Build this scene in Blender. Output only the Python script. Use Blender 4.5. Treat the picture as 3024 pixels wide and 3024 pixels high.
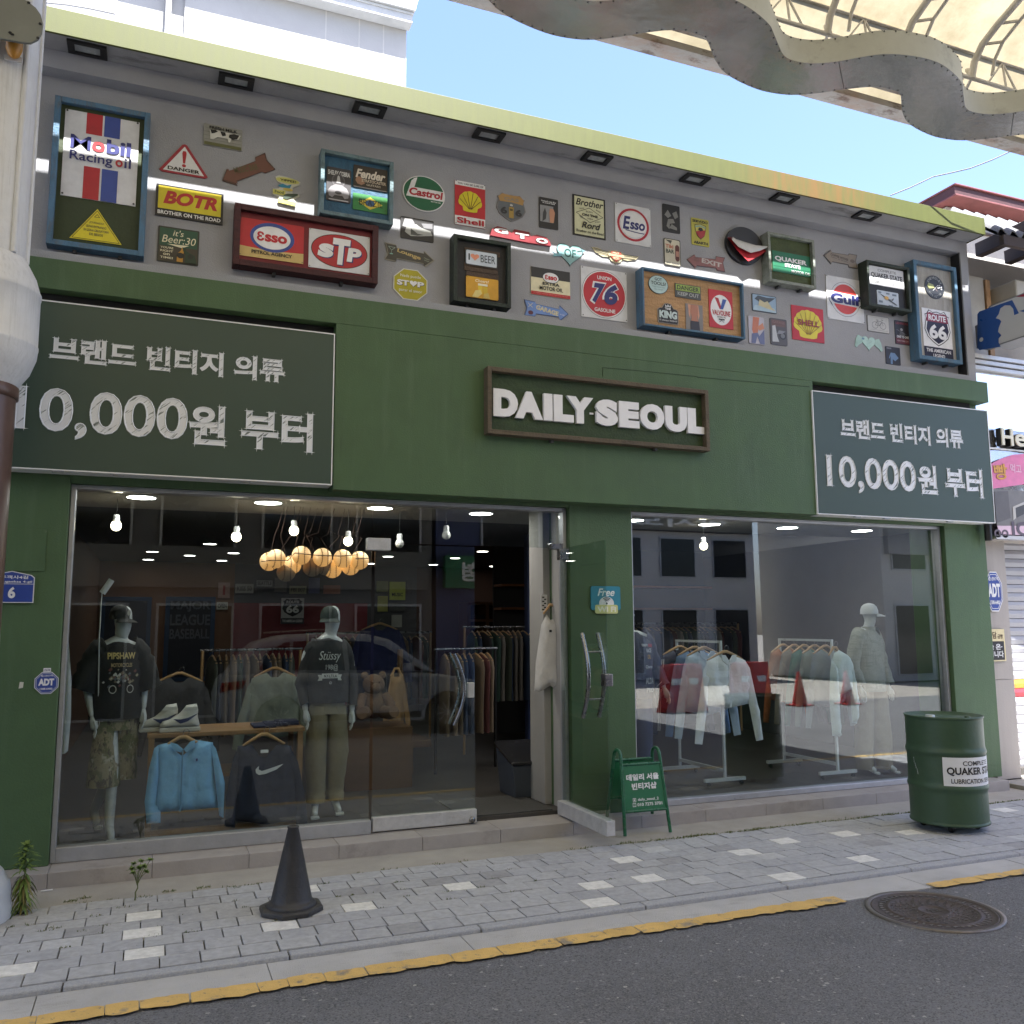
import bpy, bmesh, math, random
from mathutils import Vector, Matrix, noise, geometry
random.seed(7)
rad = math.radians
S = bpy.context.scene
for o in list(bpy.data.objects):
    bpy.data.objects.remove(o)

# ------------------------------------------------------------------ camera
FPX, YAW, PITCH, ROLL, CAMH = 2620.6, rad(21.976), rad(7.216), rad(-0.271), 1.6
fw = Vector((math.sin(YAW)*math.cos(PITCH), math.cos(YAW)*math.cos(PITCH), math.sin(PITCH)))
rt0 = Vector((math.cos(YAW), -math.sin(YAW), 0)); up0 = rt0.cross(fw)
rt = rt0*math.cos(ROLL)+up0*math.sin(ROLL); up = up0*math.cos(ROLL)-rt0*math.sin(ROLL)
CAM = Vector((0, 0, CAMH))
cd = bpy.data.cameras.new('camera'); cd.sensor_width = 36; cd.lens = FPX/3024*36
cd.clip_start = 0.02; cd.clip_end = 3000
cam = bpy.data.objects.new('camera', cd); S.collection.objects.link(cam)
cam.matrix_world = Matrix(((rt.x, up.x, -fw.x, 0), (rt.y, up.y, -fw.y, 0), (rt.z, up.z, -fw.z, CAMH), (0, 0, 0, 1)))
S.camera = cam

# ------------------------------------------------------------------ light
SUN_EL, SUN_AZ = rad(65.8), rad(-14.0)          # azimuth: degrees from straight-on towards the camera's left
w = bpy.data.worlds.new('World'); S.world = w; w.use_nodes = True
nt = w.node_tree; bg = nt.nodes['Background']
sky = nt.nodes.new('ShaderNodeTexSky'); sky.sky_type = 'NISHITA'; sky.sun_disc = False
sky.sun_elevation = SUN_EL; sky.sun_rotation = math.pi + SUN_AZ
sky.dust_density = 2.2; sky.ozone_density = 4.0; sky.air_density = 1.0
tm_ = nt.nodes.new('ShaderNodeMix'); tm_.data_type = 'RGBA'; tm_.blend_type = 'MULTIPLY'; tm_.inputs['Factor'].default_value = 1; tm_.inputs['B'].default_value = (.96, .93, 1.0, 1)
nt.links.new(sky.outputs[0], tm_.inputs['A']); nt.links.new(tm_.outputs['Result'], bg.inputs[0]); bg.inputs[1].default_value = 0.072
ld = bpy.data.lights.new('sun', 'SUN'); ld.energy = 3.7; ld.angle = rad(0.53); ld.color = (1, .975, .94)
sun = bpy.data.objects.new('sun', ld); S.collection.objects.link(sun)
sd = Vector((-math.sin(SUN_AZ)*math.cos(SUN_EL), -math.cos(SUN_AZ)*math.cos(SUN_EL), math.sin(SUN_EL)))
sun.rotation_euler = sd.to_track_quat('Z', 'Y').to_euler(); sun.location = sd*40
S.view_settings.view_transform = 'Standard'; S.view_settings.look = 'None'
S.view_settings.gamma = 1; S.view_settings.exposure = 2.85
S.cycles.max_bounces = 10; S.cycles.diffuse_bounces = 4; S.cycles.glossy_bounces = 4
S.cycles.transparent_max_bounces = 16; S.cycles.transmission_bounces = 6
S.cycles.caustics_reflective = False; S.cycles.caustics_refractive = False
S.cycles.sample_clamp_indirect = 6

# ------------------------------------------------------------------ pixel helpers (photo pixels, 3024 wide)
def ray(px, py):
    return fw + rt*((px-1512)/FPX) - up*((py-1512)/FPX)
def atY(px, py, Y):
    d = ray(px, py); return CAM + d*(Y/d.y)
def atZ(px, py, Z=0.0):
    d = ray(px, py); return CAM + d*((Z-CAMH)/d.z)
def atX(px, py, X):
    d = ray(px, py); return CAM + d*(X/d.x)

# ------------------------------------------------------------------ materials
def srgb(r, g, b):
    f = lambda c: (c/255/12.92 if c/255 <= .04045 else ((c/255+.055)/1.055)**2.4)
    return (f(r), f(g), f(b))
MATS = {}
def nodes(m):
    return m.node_tree.nodes, m.node_tree.links
def pm(name, col, rough=.55, metal=0., var=.10, scale=6., bump=0., bscale=40., spec=.5, streak=None, emit=None, estr=0.):
    """procedural Principled material with uneven tone, roughness and optional relief"""
    key = name
    if key in MATS: return MATS[key]
    m = bpy.data.materials.new(name); m.use_nodes = True; MATS[key] = m
    N, L = nodes(m); b = N['Principled BSDF']
    tc = N.new('ShaderNodeTexCoord'); mp = N.new('ShaderNodeMapping')
    L.new(tc.outputs['Object'], mp.inputs[0])
    if streak: mp.inputs['Scale'].default_value = streak
    nz = N.new('ShaderNodeTexNoise'); nz.inputs['Scale'].default_value = scale
    nz.inputs['Detail'].default_value = 6; nz.inputs['Roughness'].default_value = .65
    L.new(mp.outputs[0], nz.inputs['Vector'])
    mr = N.new('ShaderNodeMapRange'); mr.inputs[1].default_value = .3; mr.inputs[2].default_value = .7
    mr.inputs[3].default_value = 1-var; mr.inputs[4].default_value = 1+var
    L.new(nz.outputs[0], mr.inputs[0])
    mx = N.new('ShaderNodeVectorMath'); mx.operation = 'SCALE'
    mx.inputs[0].default_value = col[:3]; L.new(mr.outputs[0], mx.inputs['Scale'])
    L.new(mx.outputs[0], b.inputs['Base Color'])
    mr2 = N.new('ShaderNodeMapRange'); mr2.inputs[3].default_value = max(.02, rough-.08); mr2.inputs[4].default_value = min(1, rough+.08)
    L.new(nz.outputs[0], mr2.inputs[0]); L.new(mr2.outputs[0], b.inputs['Roughness'])
    b.inputs['Metallic'].default_value = metal; b.inputs['Specular IOR Level'].default_value = spec
    if bump:
        n2 = N.new('ShaderNodeTexNoise'); n2.inputs['Scale'].default_value = bscale; n2.inputs['Detail'].default_value = 5
        L.new(tc.outputs['Object'], n2.inputs['Vector'])
        bp = N.new('ShaderNodeBump'); bp.inputs['Strength'].default_value = min(1, bump); bp.inputs['Distance'].default_value = .01*max(1, bump)
        L.new(n2.outputs[0], bp.inputs['Height']); L.new(bp.outputs[0], b.inputs['Normal'])
    if emit:
        b.inputs['Emission Color'].default_value = (*emit, 1); b.inputs['Emission Strength'].default_value = estr
    return m
def stain(m, col, scale, lo, hi, vec=(1, 1, 1), amount=1., lim=None):
    """overlay noise-shaped dirt (optionally only where x lies within lim, object space)"""
    N, L = nodes(m); b = N['Principled BSDF']; src = b.inputs['Base Color'].links[0].from_socket
    tc = N.new('ShaderNodeTexCoord'); mp = N.new('ShaderNodeMapping'); mp.inputs['Scale'].default_value = vec
    mp.inputs['Location'].default_value = (scale*.37, .7, scale*.11)
    L.new(tc.outputs['Object'], mp.inputs[0])
    nz = N.new('ShaderNodeTexNoise'); nz.inputs['Scale'].default_value = scale; nz.inputs['Detail'].default_value = 7; nz.inputs['Roughness'].default_value = .7
    L.new(mp.outputs[0], nz.inputs['Vector'])
    r = N.new('ShaderNodeMapRange'); r.inputs[1].default_value = lo; r.inputs[2].default_value = hi; r.inputs[4].default_value = amount
    L.new(nz.outputs[0], r.inputs[0]); f = r.outputs[0]
    if lim:
        sx = N.new('ShaderNodeSeparateXYZ'); L.new(tc.outputs['Object'], sx.inputs[0])
        q = N.new('ShaderNodeMapRange'); q.interpolation_type = 'SMOOTHSTEP'
        q.inputs[1].default_value = lim[0]; q.inputs[2].default_value = lim[1]
        L.new(sx.outputs['X'], q.inputs[0])
        q2 = N.new('ShaderNodeMapRange'); q2.interpolation_type = 'SMOOTHSTEP'
        q2.inputs[1].default_value = lim[3]; q2.inputs[2].default_value = lim[2]
        L.new(sx.outputs['X'], q2.inputs[0])
        a = N.new('ShaderNodeMath'); a.operation = 'MULTIPLY'; L.new(q.outputs[0], a.inputs[0]); L.new(q2.outputs[0], a.inputs[1])
        c = N.new('ShaderNodeMath'); c.operation = 'MULTIPLY'; L.new(a.outputs[0], c.inputs[0]); L.new(f, c.inputs[1]); f = c.outputs[0]
    mx = N.new('ShaderNodeMix'); mx.data_type = 'RGBA'
    L.new(f, mx.inputs['Factor']); L.new(src, mx.inputs['A']); mx.inputs['B'].default_value = (*col, 1)
    L.new(mx.outputs['Result'], b.inputs['Base Color'])
    return m
def glass(name, tint=(.90, .94, .93), ior=1.85, rough=0.0):
    if name in MATS: return MATS[name]
    m = bpy.data.materials.new(name); m.use_nodes = True; MATS[name] = m
    N, L = nodes(m); N.remove(N['Principled BSDF']); out = N['Material Output']
    t = N.new('ShaderNodeBsdfTransparent'); t.inputs[0].default_value = (*tint, 1)
    g = N.new('ShaderNodeBsdfGlossy'); g.inputs['Roughness'].default_value = rough
    ge = N.new('ShaderNodeNewGeometry'); dt = N.new('ShaderNodeVectorMath'); dt.operation = 'DOT_PRODUCT'
    L.new(ge.outputs['Normal'], dt.inputs[0]); L.new(ge.outputs['Incoming'], dt.inputs[1])
    def mth(op, a, b=None):
        q = N.new('ShaderNodeMath'); q.operation = op
        for i, x in enumerate((a, b)):
            if x is None: continue
            if isinstance(x, (int, float)): q.inputs[i].default_value = x
            else: L.new(x, q.inputs[i])
        return q.outputs[0]
    f0 = ((ior-1)/(ior+1))**2      # Schlick: the sheet is thin, so both of its faces reflect like the outer one
    fr = mth('ADD', mth('MULTIPLY', mth('POWER', mth('SUBTRACT', 1.0, mth('ABSOLUTE', dt.outputs['Value'])), 5.0), 1-f0), f0)
    mx = N.new('ShaderNodeMixShader'); L.new(fr, mx.inputs[0]); L.new(t.outputs[0], mx.inputs[1]); L.new(g.outputs[0], mx.inputs[2])
    L.new(mx.outputs[0], out.inputs[0]); return m
def emis(name, col, strength):
    if name in MATS: return MATS[name]
    m = bpy.data.materials.new(name); m.use_nodes = True; MATS[name] = m
    N, L = nodes(m); b = N['Principled BSDF']; b.inputs['Base Color'].default_value = (.8, .8, .8, 1)
    tc = N.new('ShaderNodeTexCoord'); nz = N.new('ShaderNodeTexNoise'); nz.inputs['Scale'].default_value = 30
    L.new(tc.outputs['Object'], nz.inputs['Vector'])
    mr = N.new('ShaderNodeMapRange'); mr.inputs[3].default_value = strength*.85; mr.inputs[4].default_value = strength*1.15
    L.new(nz.outputs[0], mr.inputs[0]); L.new(mr.outputs[0], b.inputs['Emission Strength'])
    b.inputs['Emission Color'].default_value = (*col, 1); return m
def C(r, g, b, rough=.45, k='print'):
    """printed / painted colour given as it looks in even light (sRGB), scaled to a real-world albedo"""
    c = srgb(r, g, b); q = .92
    return pm('%s_%d_%d_%d' % (k, r, g, b), tuple(min(.82, x*q) for x in c), rough, 0, .11, 9, .12 if k == 'cloth' else 0, 25)

# ------------------------------------------------------------------ mesh builder
class MB:
    def __init__(s): s.v = []; s.f = []; s.m = []; s.mats = []; s.sm = []
    def mi(s, m):
        if m not in s.mats: s.mats.append(m)
        return s.mats.index(m)
    def add(s, vs, fs, m, smooth=False):
        o = len(s.v); s.v += [tuple(v) for v in vs]; i = s.mi(m)
        for f in fs: s.f.append([o+k for k in f]); s.m.append(i); s.sm.append(smooth)
    def box(s, a, b, m):
        x0, y0, z0 = [min(p, q) for p, q in zip(a, b)]; x1, y1, z1 = [max(p, q) for p, q in zip(a, b)]
        s.add([(x0,y0,z0),(x1,y0,z0),(x1,y1,z0),(x0,y1,z0),(x0,y0,z1),(x1,y0,z1),(x1,y1,z1),(x0,y1,z1)],
              [(0,3,2,1),(4,5,6,7),(0,1,5,4),(1,2,6,5),(2,3,7,6),(3,0,4,7)], m)
    def tube(s, pts, r, m, n=10, cap=True):
        pts = [Vector(p) for p in pts]; rs = r if isinstance(r, (list, tuple)) else [r]*len(pts)
        vs = []; fs = []; pu = None
        for i, p in enumerate(pts):
            d = (pts[min(i+1, len(pts)-1)]-pts[max(i-1, 0)])
            d = d.normalized() if d.length > 1e-9 else Vector((0, 0, 1))
            if pu is None: u = d.orthogonal().normalized()
            else:
                u = pu - d*pu.dot(d); u = u.normalized() if u.length > 1e-6 else d.orthogonal().normalized()
            pu = u; vv = d.cross(u)
            for k in range(n):
                a = 2*math.pi*k/n; vs.append(p+(u*math.cos(a)+vv*math.sin(a))*rs[i])
        for i in range(len(pts)-1):
            for k in range(n):
                fs.append((i*n+k, i*n+(k+1) % n, (i+1)*n+(k+1) % n, (i+1)*n+k))
        s.add(vs, fs, m, True)
        if cap:
            o = len(pts)-1; s.add(vs[:n], [tuple(range(n))[::-1]], m); s.add(vs[o*n:], [tuple(range(n))], m)
    def bar(s, a, b, w, m, h=None):
        """rectangular bar from a to b"""
        a = Vector(a); b = Vector(b); h = h or w; d = (b-a).normalized()
        u = d.cross(Vector((0, 0, 1))); u = u.normalized() if u.length > 1e-4 else Vector((1, 0, 0)); v = u.cross(d)
        q = [u*w/2+v*h/2, -u*w/2+v*h/2, -u*w/2-v*h/2, u*w/2-v*h/2]
        s.add([a+k for k in q]+[b+k for k in q], [(0,1,2,3),(7,6,5,4),(0,4,5,1),(1,5,6,2),(2,6,7,3),(3,7,4,0)], m)
    def lathe(s, prof, c, m, n=32, sx=1, sy=1, smooth=True, cap=True):
        vs = []; fs = []
        for r, z in prof:
            for k in range(n):
                a = 2*math.pi*k/n; vs.append((c[0]+r*sx*math.cos(a), c[1]+r*sy*math.sin(a), c[2]+z))
        for i in range(len(prof)-1):
            for k in range(n): fs.append((i*n+k, i*n+(k+1) % n, (i+1)*n+(k+1) % n, (i+1)*n+k))
        s.add(vs, fs, m, smooth)
        if cap:
            if prof[0][0] > 1e-4: s.add(vs[:n], [tuple(range(n))[::-1]], m)
            if prof[-1][0] > 1e-4: s.add(vs[-n:], [tuple(range(n))], m)
    def loft(s, rings, m, n=20, cap=True, smooth=True, wob=0., seed=0, wscale=9):
        """rings: (centre, rx, ry[, ax]) horizontal ellipses"""
        vs = []; fs = []
        for c, rx, ry in rings:
            for k in range(n):
                a = 2*math.pi*k/n; p = Vector((c[0]+rx*math.cos(a), c[1]+ry*math.sin(a), c[2]))
                if wob:
                    q = noise.noise(Vector((p.x*wscale+seed, p.y*wscale, p.z*wscale*.45+seed*3)))*wob
                    p += Vector((math.cos(a), math.sin(a), 0))*q
                vs.append(p)
        for i in range(len(rings)-1):
            for k in range(n): fs.append((i*n+k, i*n+(k+1) % n, (i+1)*n+(k+1) % n, (i+1)*n+k))
        s.add(vs, fs, m, smooth)
        if cap: s.add(vs[:n], [tuple(range(n))[::-1]], m); s.add(vs[-n:], [tuple(range(n))], m)
    def poly(s, pts, y0, y1, m, back=True):
        """polygon given as (x, z), standing in the XZ plane, from y1 (back) to y0 (front)"""
        n = len(pts); ar = sum(pts[i][0]*pts[(i+1) % n][1]-pts[(i+1) % n][0]*pts[i][1] for i in range(n))
        if ar < 0: pts = pts[::-1]
        fr = [(p[0], y0, p[1]) for p in pts]
        if y0 == y1: s.add(fr, [tuple(range(n))], m); return
        bk = [(p[0], y1, p[1]) for p in pts]
        fs = [tuple(range(n))]+([tuple(range(2*n-1, n-1, -1))] if back else [])
        for i in range(n): j = (i+1) % n; fs.append((j, i, n+i, n+j))
        s.add(fr+bk, fs, m)
    def mesh(s, me, m, M=None):
        """append an evaluated bpy mesh"""
        M = M or Matrix(); s.add([M @ v.co for v in me.vertices], [tuple(p.vertices) for p in me.polygons], m)
    def build(s, name, parent=None, rot=None, loc=None, bevel=0):
        me = bpy.data.meshes.new(name); me.from_pydata(s.v, [], s.f)
        for m in s.mats: me.materials.append(m)
        me.polygons.foreach_set('material_index', s.m); me.polygons.foreach_set('use_smooth', s.sm)
        me.update(); return link(name, me, parent, bevel)
def link(name, me, parent=None, bevel=0):
    o = bpy.data.objects.new(name, me); S.collection.objects.link(o)
    if parent is not None:
        o.parent = parent
        if parent.location.length > 0 or parent.rotation_euler.to_quaternion().angle > 0:
            o.matrix_parent_inverse = Matrix.LocRotScale(parent.location, parent.rotation_euler, None).inverted()
    if bevel:
        b = o.modifiers.new('edge', 'BEVEL'); b.width = bevel; b.segments = 2; b.limit_method = 'ANGLE'; b.angle_limit = rad(40)
    return o
def tag(o, label=None, cat=None, group=None, kind=None):
    if label: o['label'] = label
    if cat: o['category'] = cat
    if group: o['group'] = group
    if kind: o['kind'] = kind
    return o
def empty(name, label, cat, loc=(0, 0, 0), group=None):
    o = bpy.data.objects.new(name, None); S.collection.objects.link(o); o.location = loc
    o.empty_display_size = .1
    return tag(o, label, cat, group)
def kids(o): return [c for c in bpy.data.objects if c.parent == o]
def dup(o, off, label=None, parent=None, top=True):
    c = o.copy(); S.collection.objects.link(c); ch = kids(o)
    if parent is not None: c.parent = parent
    if top: c.location = o.location+Vector(off)
    if label: c['label'] = label
    for k in ch: dup(k, off, None, c, False)
    return c
def struct(o): o['kind'] = 'structure'; return o

# ------------------------------------------------------------------ lettering
_tc = {}
def text_mesh(body, bold=0., shear=0., outline=0., res=4):
    bold = bold if bold <= .02 else .02+(bold-.02)*.55
    key = (body, bold, shear, outline)
    if key in _tc: return _tc[key]
    c = bpy.data.curves.new('lettering', 'FONT'); c.body = body; c.size = 1; c.offset = bold; c.shear = shear
    c.resolution_u = res
    if outline: c.fill_mode = 'NONE'; c.bevel_depth = outline; c.bevel_resolution = 0
    o = bpy.data.objects.new('lettering', c); S.collection.objects.link(o)
    dg = bpy.context.evaluated_depsgraph_get()
    me = bpy.data.meshes.new_from_object(o.evaluated_get(dg))
    v = [x.co.copy() for x in me.vertices]; f = [tuple(p.vertices) for p in me.polygons]
    bpy.data.objects.remove(o); bpy.data.curves.remove(c); bpy.data.meshes.remove(me)
    _tc[key] = (v, f); return v, f
def fit_text(mb, body, x0, z0, x1, z1, y, m, bold=0., shear=0., depth=0., outline=0., ref=None, rot=0.):
    """text filling the box x0..x1, z0..z1 on a plane facing -Y at y"""
    v, f = text_mesh(body, bold, shear, outline); r = text_mesh(ref[0], ref[1], ref[2])[0] if ref else v
    a0 = min(p.x for p in r); a1 = max(p.x for p in r); b0 = min(p.y for p in r); b1 = max(p.y for p in r)
    sx = (x1-x0)/(a1-a0); sz = (z1-z0)/(b1-b0); cx = (x0+x1)/2; cz = (z0+z1)/2; cr, sr = math.cos(rot), math.sin(rot)
    def T(p, yy):
        X = x0+(p.x-a0)*sx-cx; Z = z0+(p.y-b0)*sz-cz
        return (cx+X*cr-Z*sr, yy-p.z*sx, cz+X*sr+Z*cr)
    if not depth: mb.add([T(p, y) for p in v], f, m); return
    n = len(v); ec = {}
    for q in f:
        for i in range(len(q)): ec[(q[i], q[(i+1) % len(q)])] = 1
    sides = [(b, a, n+a, n+b) for (a, b) in ec if (b, a) not in ec]
    mb.add([T(p, y-depth) for p in v]+[T(p, y) for p in v], f+sides, m)
def arc_text(mb, body, cx, cz, r, a_mid, span, h, y, m, bold=.02, inside=False):
    """letters set round a circle; a_mid in degrees (90 = top)"""
    n = len(body)
    for i, ch in enumerate(body):
        if ch == ' ': continue
        t = (i+.5)/n-.5; a = rad(a_mid + (span*t if inside else -span*t))
        px, pz = cx+r*math.cos(a), cz+r*math.sin(a); w = abs(rad(span))*r/n*.8
        rot = a-math.pi/2 if not inside else a+math.pi/2
        if ch in 'IiLl1': w *= .45
        fit_text(mb, ch, px-w/2, pz-h/2, px+w/2, pz+h/2, y, m, bold, rot=rot)

class Sign:
    """thin printed plate facing -Y; u,v in 0..1 (v up); every call lies a hair in front of the last"""
    def __init__(s, tl, br, Y, thick=.006, border=None, px=True):
        if px:
            a = atY(tl[0], tl[1], Y); b = atY(br[0], br[1], Y)
            s.x0, s.z1, s.x1, s.z0 = a.x, a.z, b.x, b.z
        else: s.x0, s.z1, s.x1, s.z0 = tl[0], tl[1], br[0], br[1]
        s.Y = Y; s.y = Y-thick; s.t = thick; s.mb = MB(); s.W = s.x1-s.x0; s.H = s.z1-s.z0
    def P(s, u, v): return (s.x0+u*s.W, s.z0+v*s.H)
    def step(s): s.y -= .0007; return s.y
    def base(s, m, pts=None, r=0.):
        if pts is None: pts = rr(0, 0, 1, 1, r, s.W/s.H) if r else [(0, 0), (1, 0), (1, 1), (0, 1)]
        s.mb.poly([s.P(*p) for p in pts], s.Y-s.t, s.Y, m); return s
    def cloth(s, m, amp=.006, n=18, pieces=None):
        """banner sheet with shallow wrinkles"""
        s.base(m); return s
    def poly(s, pts, m): s.mb.poly([s.P(*p) for p in pts], s.step(), s.y, m); return s
    def rect(s, a, b, c, d, m, r=0.): return s.poly(rr(a, b, c, d, r, s.W/s.H) if r else [(a, b), (c, b), (c, d), (a, d)], m)
    def ell(s, cx, cy, rx, ry, m, n=40): return s.poly([(cx+rx*math.cos(2*math.pi*i/n), cy+ry*math.sin(2*math.pi*i/n)) for i in range(n)], m)
    def line(s, pts, w, m, closed=False):
        """stroke of width w (fraction of the height)"""
        y = s.step(); q = [Vector(s.P(*p)) for p in pts]; w = w*s.H/2
        if closed: q.append(q[0])
        for a, b in zip(q, q[1:]):
            d = b-a
            if d.length < 1e-9: continue
            d.normalize(); nrm = Vector((-d.y, d.x))*w; a2 = a-d*w*.6; b2 = b+d*w*.6
            s.mb.poly([tuple(a2-nrm), tuple(b2-nrm), tuple(b2+nrm), tuple(a2+nrm)], y, y, m); y -= .00003
        return s
    def frame(s, w, m, ww=None):
        ww = ww or w*s.H/s.W; y = s.step()
        for a, b, c, d in ((0, 0, 1, w), (0, 1-w, 1, 1), (0, w, ww, 1-w), (1-ww, w, 1, 1-w)):
            s.mb.poly([s.P(a, b), s.P(c, b), s.P(c, d), s.P(a, d)], y, y, m)
        return s
    def text(s, body, a, b, c, d, m, bold=.02, shear=0., rot=0.):
        p = s.P(a, b); q = s.P(c, d); fit_text(s.mb, body, p[0], p[1], q[0], q[1], s.step(), m, bold, shear, rot=rot); return s
    def arc(s, body, cx, cy, r, amid, span, h, m, inside=False):
        c = s.P(cx, cy); arc_text(s.mb, body, c[0], c[1], r*s.H, amid, span, h*s.H, s.step(), m, inside=inside); return s
    def screws(s, m, ins=.04):
        for u in (ins*s.H/s.W, 1-ins*s.H/s.W):
            for v in (ins, 1-ins): s.ell(u, v, .012*s.H/s.W, .012, m, 8)
        return s
    def done(s, name, label, cat='sign', group='signs on the grey wall', rot=0.):
        o = s.mb.build(name); tag(o, label, cat, group)
        if rot:
            c = Vector(((s.x0+s.x1)/2, s.Y, (s.z0+s.z1)/2))
            o.data.transform(Matrix.Translation(c) @ Matrix.Rotation(rot, 4, 'Y') @ Matrix.Translation(-c))
        return o
def rr(a, b, c, d, r, asp=1., n=5):
    """rounded rectangle in u,v; r as a fraction of the height"""
    rx = r/asp; out = []
    for cx, cy, st in ((c-rx, b+r, -90), (c-rx, d-r, 0), (a+rx, d-r, 90), (a+rx, b+r, 180)):
        for i in range(n+1):
            t = rad(st+90*i/n); out.append((cx+rx*math.cos(t), cy+r*math.sin(t)))
    return out
def heart(cx, cy, w, h, n=36):
    o = []
    for i in range(n):
        t = 2*math.pi*i/n; x = 16*math.sin(t)**3; y = 13*math.cos(t)-5*math.cos(2*t)-2*math.cos(3*t)-math.cos(4*t)
        o.append((cx+x/32*w, cy+(y+2.5)/29*h))
    return o
def skin(vs, es, rs, m, sub=2):
    """one continuous limb/body surface grown round a skeleton"""
    me = bpy.data.meshes.new('skin'); me.from_pydata(vs, es, []); o = bpy.data.objects.new('skin', me); S.collection.objects.link(o)
    md = o.modifiers.new('s', 'SKIN'); md.use_smooth_shade = True
    for i, r in enumerate(rs):
        sv = me.skin_vertices[0].data[i]; sv.radius = (r, r) if not isinstance(r, tuple) else r
    me.skin_vertices[0].data[0].use_root = True
    sb = o.modifiers.new('u', 'SUBSURF'); sb.levels = sub
    dg = bpy.context.evaluated_depsgraph_get(); r = bpy.data.meshes.new_from_object(o.evaluated_get(dg))
    bpy.data.objects.remove(o); r.materials.clear(); r.materials.append(m)
    for p in r.polygons: p.use_smooth = True
    return r
def inflate(mb, pts, y, depth, m, step=.03, wr=.006, seed=0, wide=.07, tilt=0.):
    """soft hanging cloth: outline pts (x, z); swells towards -Y and has folds"""
    xs = [p[0] for p in pts]; zs = [p[1] for p in pts]; n = len(pts); bd = []
    for i in range(n):
        a = Vector(pts[i]); b = Vector(pts[(i+1) % n]); k = max(1, int((b-a).length/step))
        bd += [a.lerp(b, t/k) for t in range(k)]
    nb = len(bd); P = list(bd)
    def dist(p):
        d = 9.
        for i in range(n):
            a = Vector(pts[i]); b = Vector(pts[(i+1) % n]); ab = b-a
            if ab.length < 1e-9: continue
            t = max(0, min(1, (p-a).dot(ab)/ab.length_squared)); d = min(d, (p-a-ab*t).length)
        return d
    def ins(p):
        c = False; j = n-1
        for i in range(n):
            if (zs[i] > p.y) != (zs[j] > p.y) and p.x < (xs[j]-xs[i])*(p.y-zs[i])/(zs[j]-zs[i])+xs[i]: c = not c
            j = i
        return c
    x = min(xs)
    while x < max(xs):
        z = min(zs)
        while z < max(zs):
            p = Vector((x+random.uniform(-.2, .2)*step, z+random.uniform(-.2, .2)*step))
            if ins(p) and dist(p) > step*.55: P.append(p)
            z += step
        x += step
    r = geometry.delaunay_2d_cdt(P, [(i, (i+1) % nb) for i in range(nb)], [list(range(nb))], 1, 1e-5)
    V, F = r[0], r[2]; fr = []; bk = []; zt = max(zs)
    for p in V:
        d = min(1, dist(p)/wide); h = depth*math.sqrt(max(0, d*(2-d)))
        w_ = wr*(noise.noise(Vector((p.x*14+seed, p.y*4, seed)))*1.3+noise.noise(Vector((p.x*30, p.y*22, seed*2)))*.6)
        yy = y-h*.7-w_*min(1, d*3)+(zt-p.y)*tilt
        fr.append((p.x, yy, p.y)); bk.append((p.x, y+h*.3+.002+(zt-p.y)*tilt, p.y))
    fl = [tuple(f) for f in F]
    ff = []
    for f in fl:
        a, b, c = [V[i] for i in f[:3]]
        ff.append(f if (b-a).cross(c-a) > 0 else f[::-1])
    o = len(V)
    mb.add(fr+bk, ff+[tuple(o+i for i in f[::-1]) for f in ff], m, True)
# ================================================================== large structure
DG = pm('dark_green_paint', (.060, .114, .047), .62, 0, .12, 2.2, .25, 90); stain(DG, (.092, .15, .078), 5, .52, .78, (2.2, 2.2, .2), .6); stain(DG, (.15, .19, .13), 13, .72, .76, (1, 1, 1), .5); stain(DG, (.028, .045, .024), 6, .60, .80, (3, 3, .16), .5)
stain(DG, (.042, .075, .04), 3, .62, .8, (1, 1, .35), .5)
GREY = pm('grey_render', (.33, .335, .355), .8, 0, .07, 2.5, .3, 120)
stain(GREY, (.18, .18, .18), 2.2, .62, .82, (1, 1, 2), .55)
DGREY = pm('grey_render_soffit', (.33, .33, .335), .85, 0, .12, 3, .3, 120)
stain(DGREY, (.09, .09, .09), 3.2, .55, .74, (.6, 2, 1), .8)
LIME = pm('lime_paint', (.068, .080, .011), .6, 0, .10, 7, .06, 140, streak=(3, 3, .35))
stain(LIME, (.14, .068, .010), 5, .33, .62, (2.2, 1, .25), .85, (4.55, 5.35, 6.0, 6.7))
stain(LIME, (.11, .08, .03), 8, .66, .8, (2.5, 1, .3), .5)
ALU = pm('aluminium', (.42, .43, .45), .42, .55, .10, 8, .1, 60)
stain(ALU, (.20, .19, .17), 6, .58, .75, (1, 1, 1), .6)
WHITEWALL = pm('white_panel_wall', (.33, .33, .32), .8, 0, .06, 1.4, .2, 60)
stain(WHITEWALL, (.25, .245, .23), 1.5, .55, .8, (1, 1, .5), .55)
TILE = pm('step_tile', (.32, .30, .285), .6, 0, .10, 5, .15, 90)
stain(TILE, (.16, .14, .125), 4, .55, .75, (1, 1, 1), .6)
DARK = pm('dark_recess', (.012, .012, .012), .8)
GL = glass('window_glass'); GLD = glass('door_glass', (.90, .95, .92))
CONC = pm('apron_concrete', (.33, .315, .285), .9, 0, .14, 3, .5, 130)
stain(CONC, (.36, .31, .22), 2, .56, .75, (.5, 2, 1), .5); stain(CONC, (.10, .10, .09), 9, .68, .76, (1, 1, 1), .7)

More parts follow.
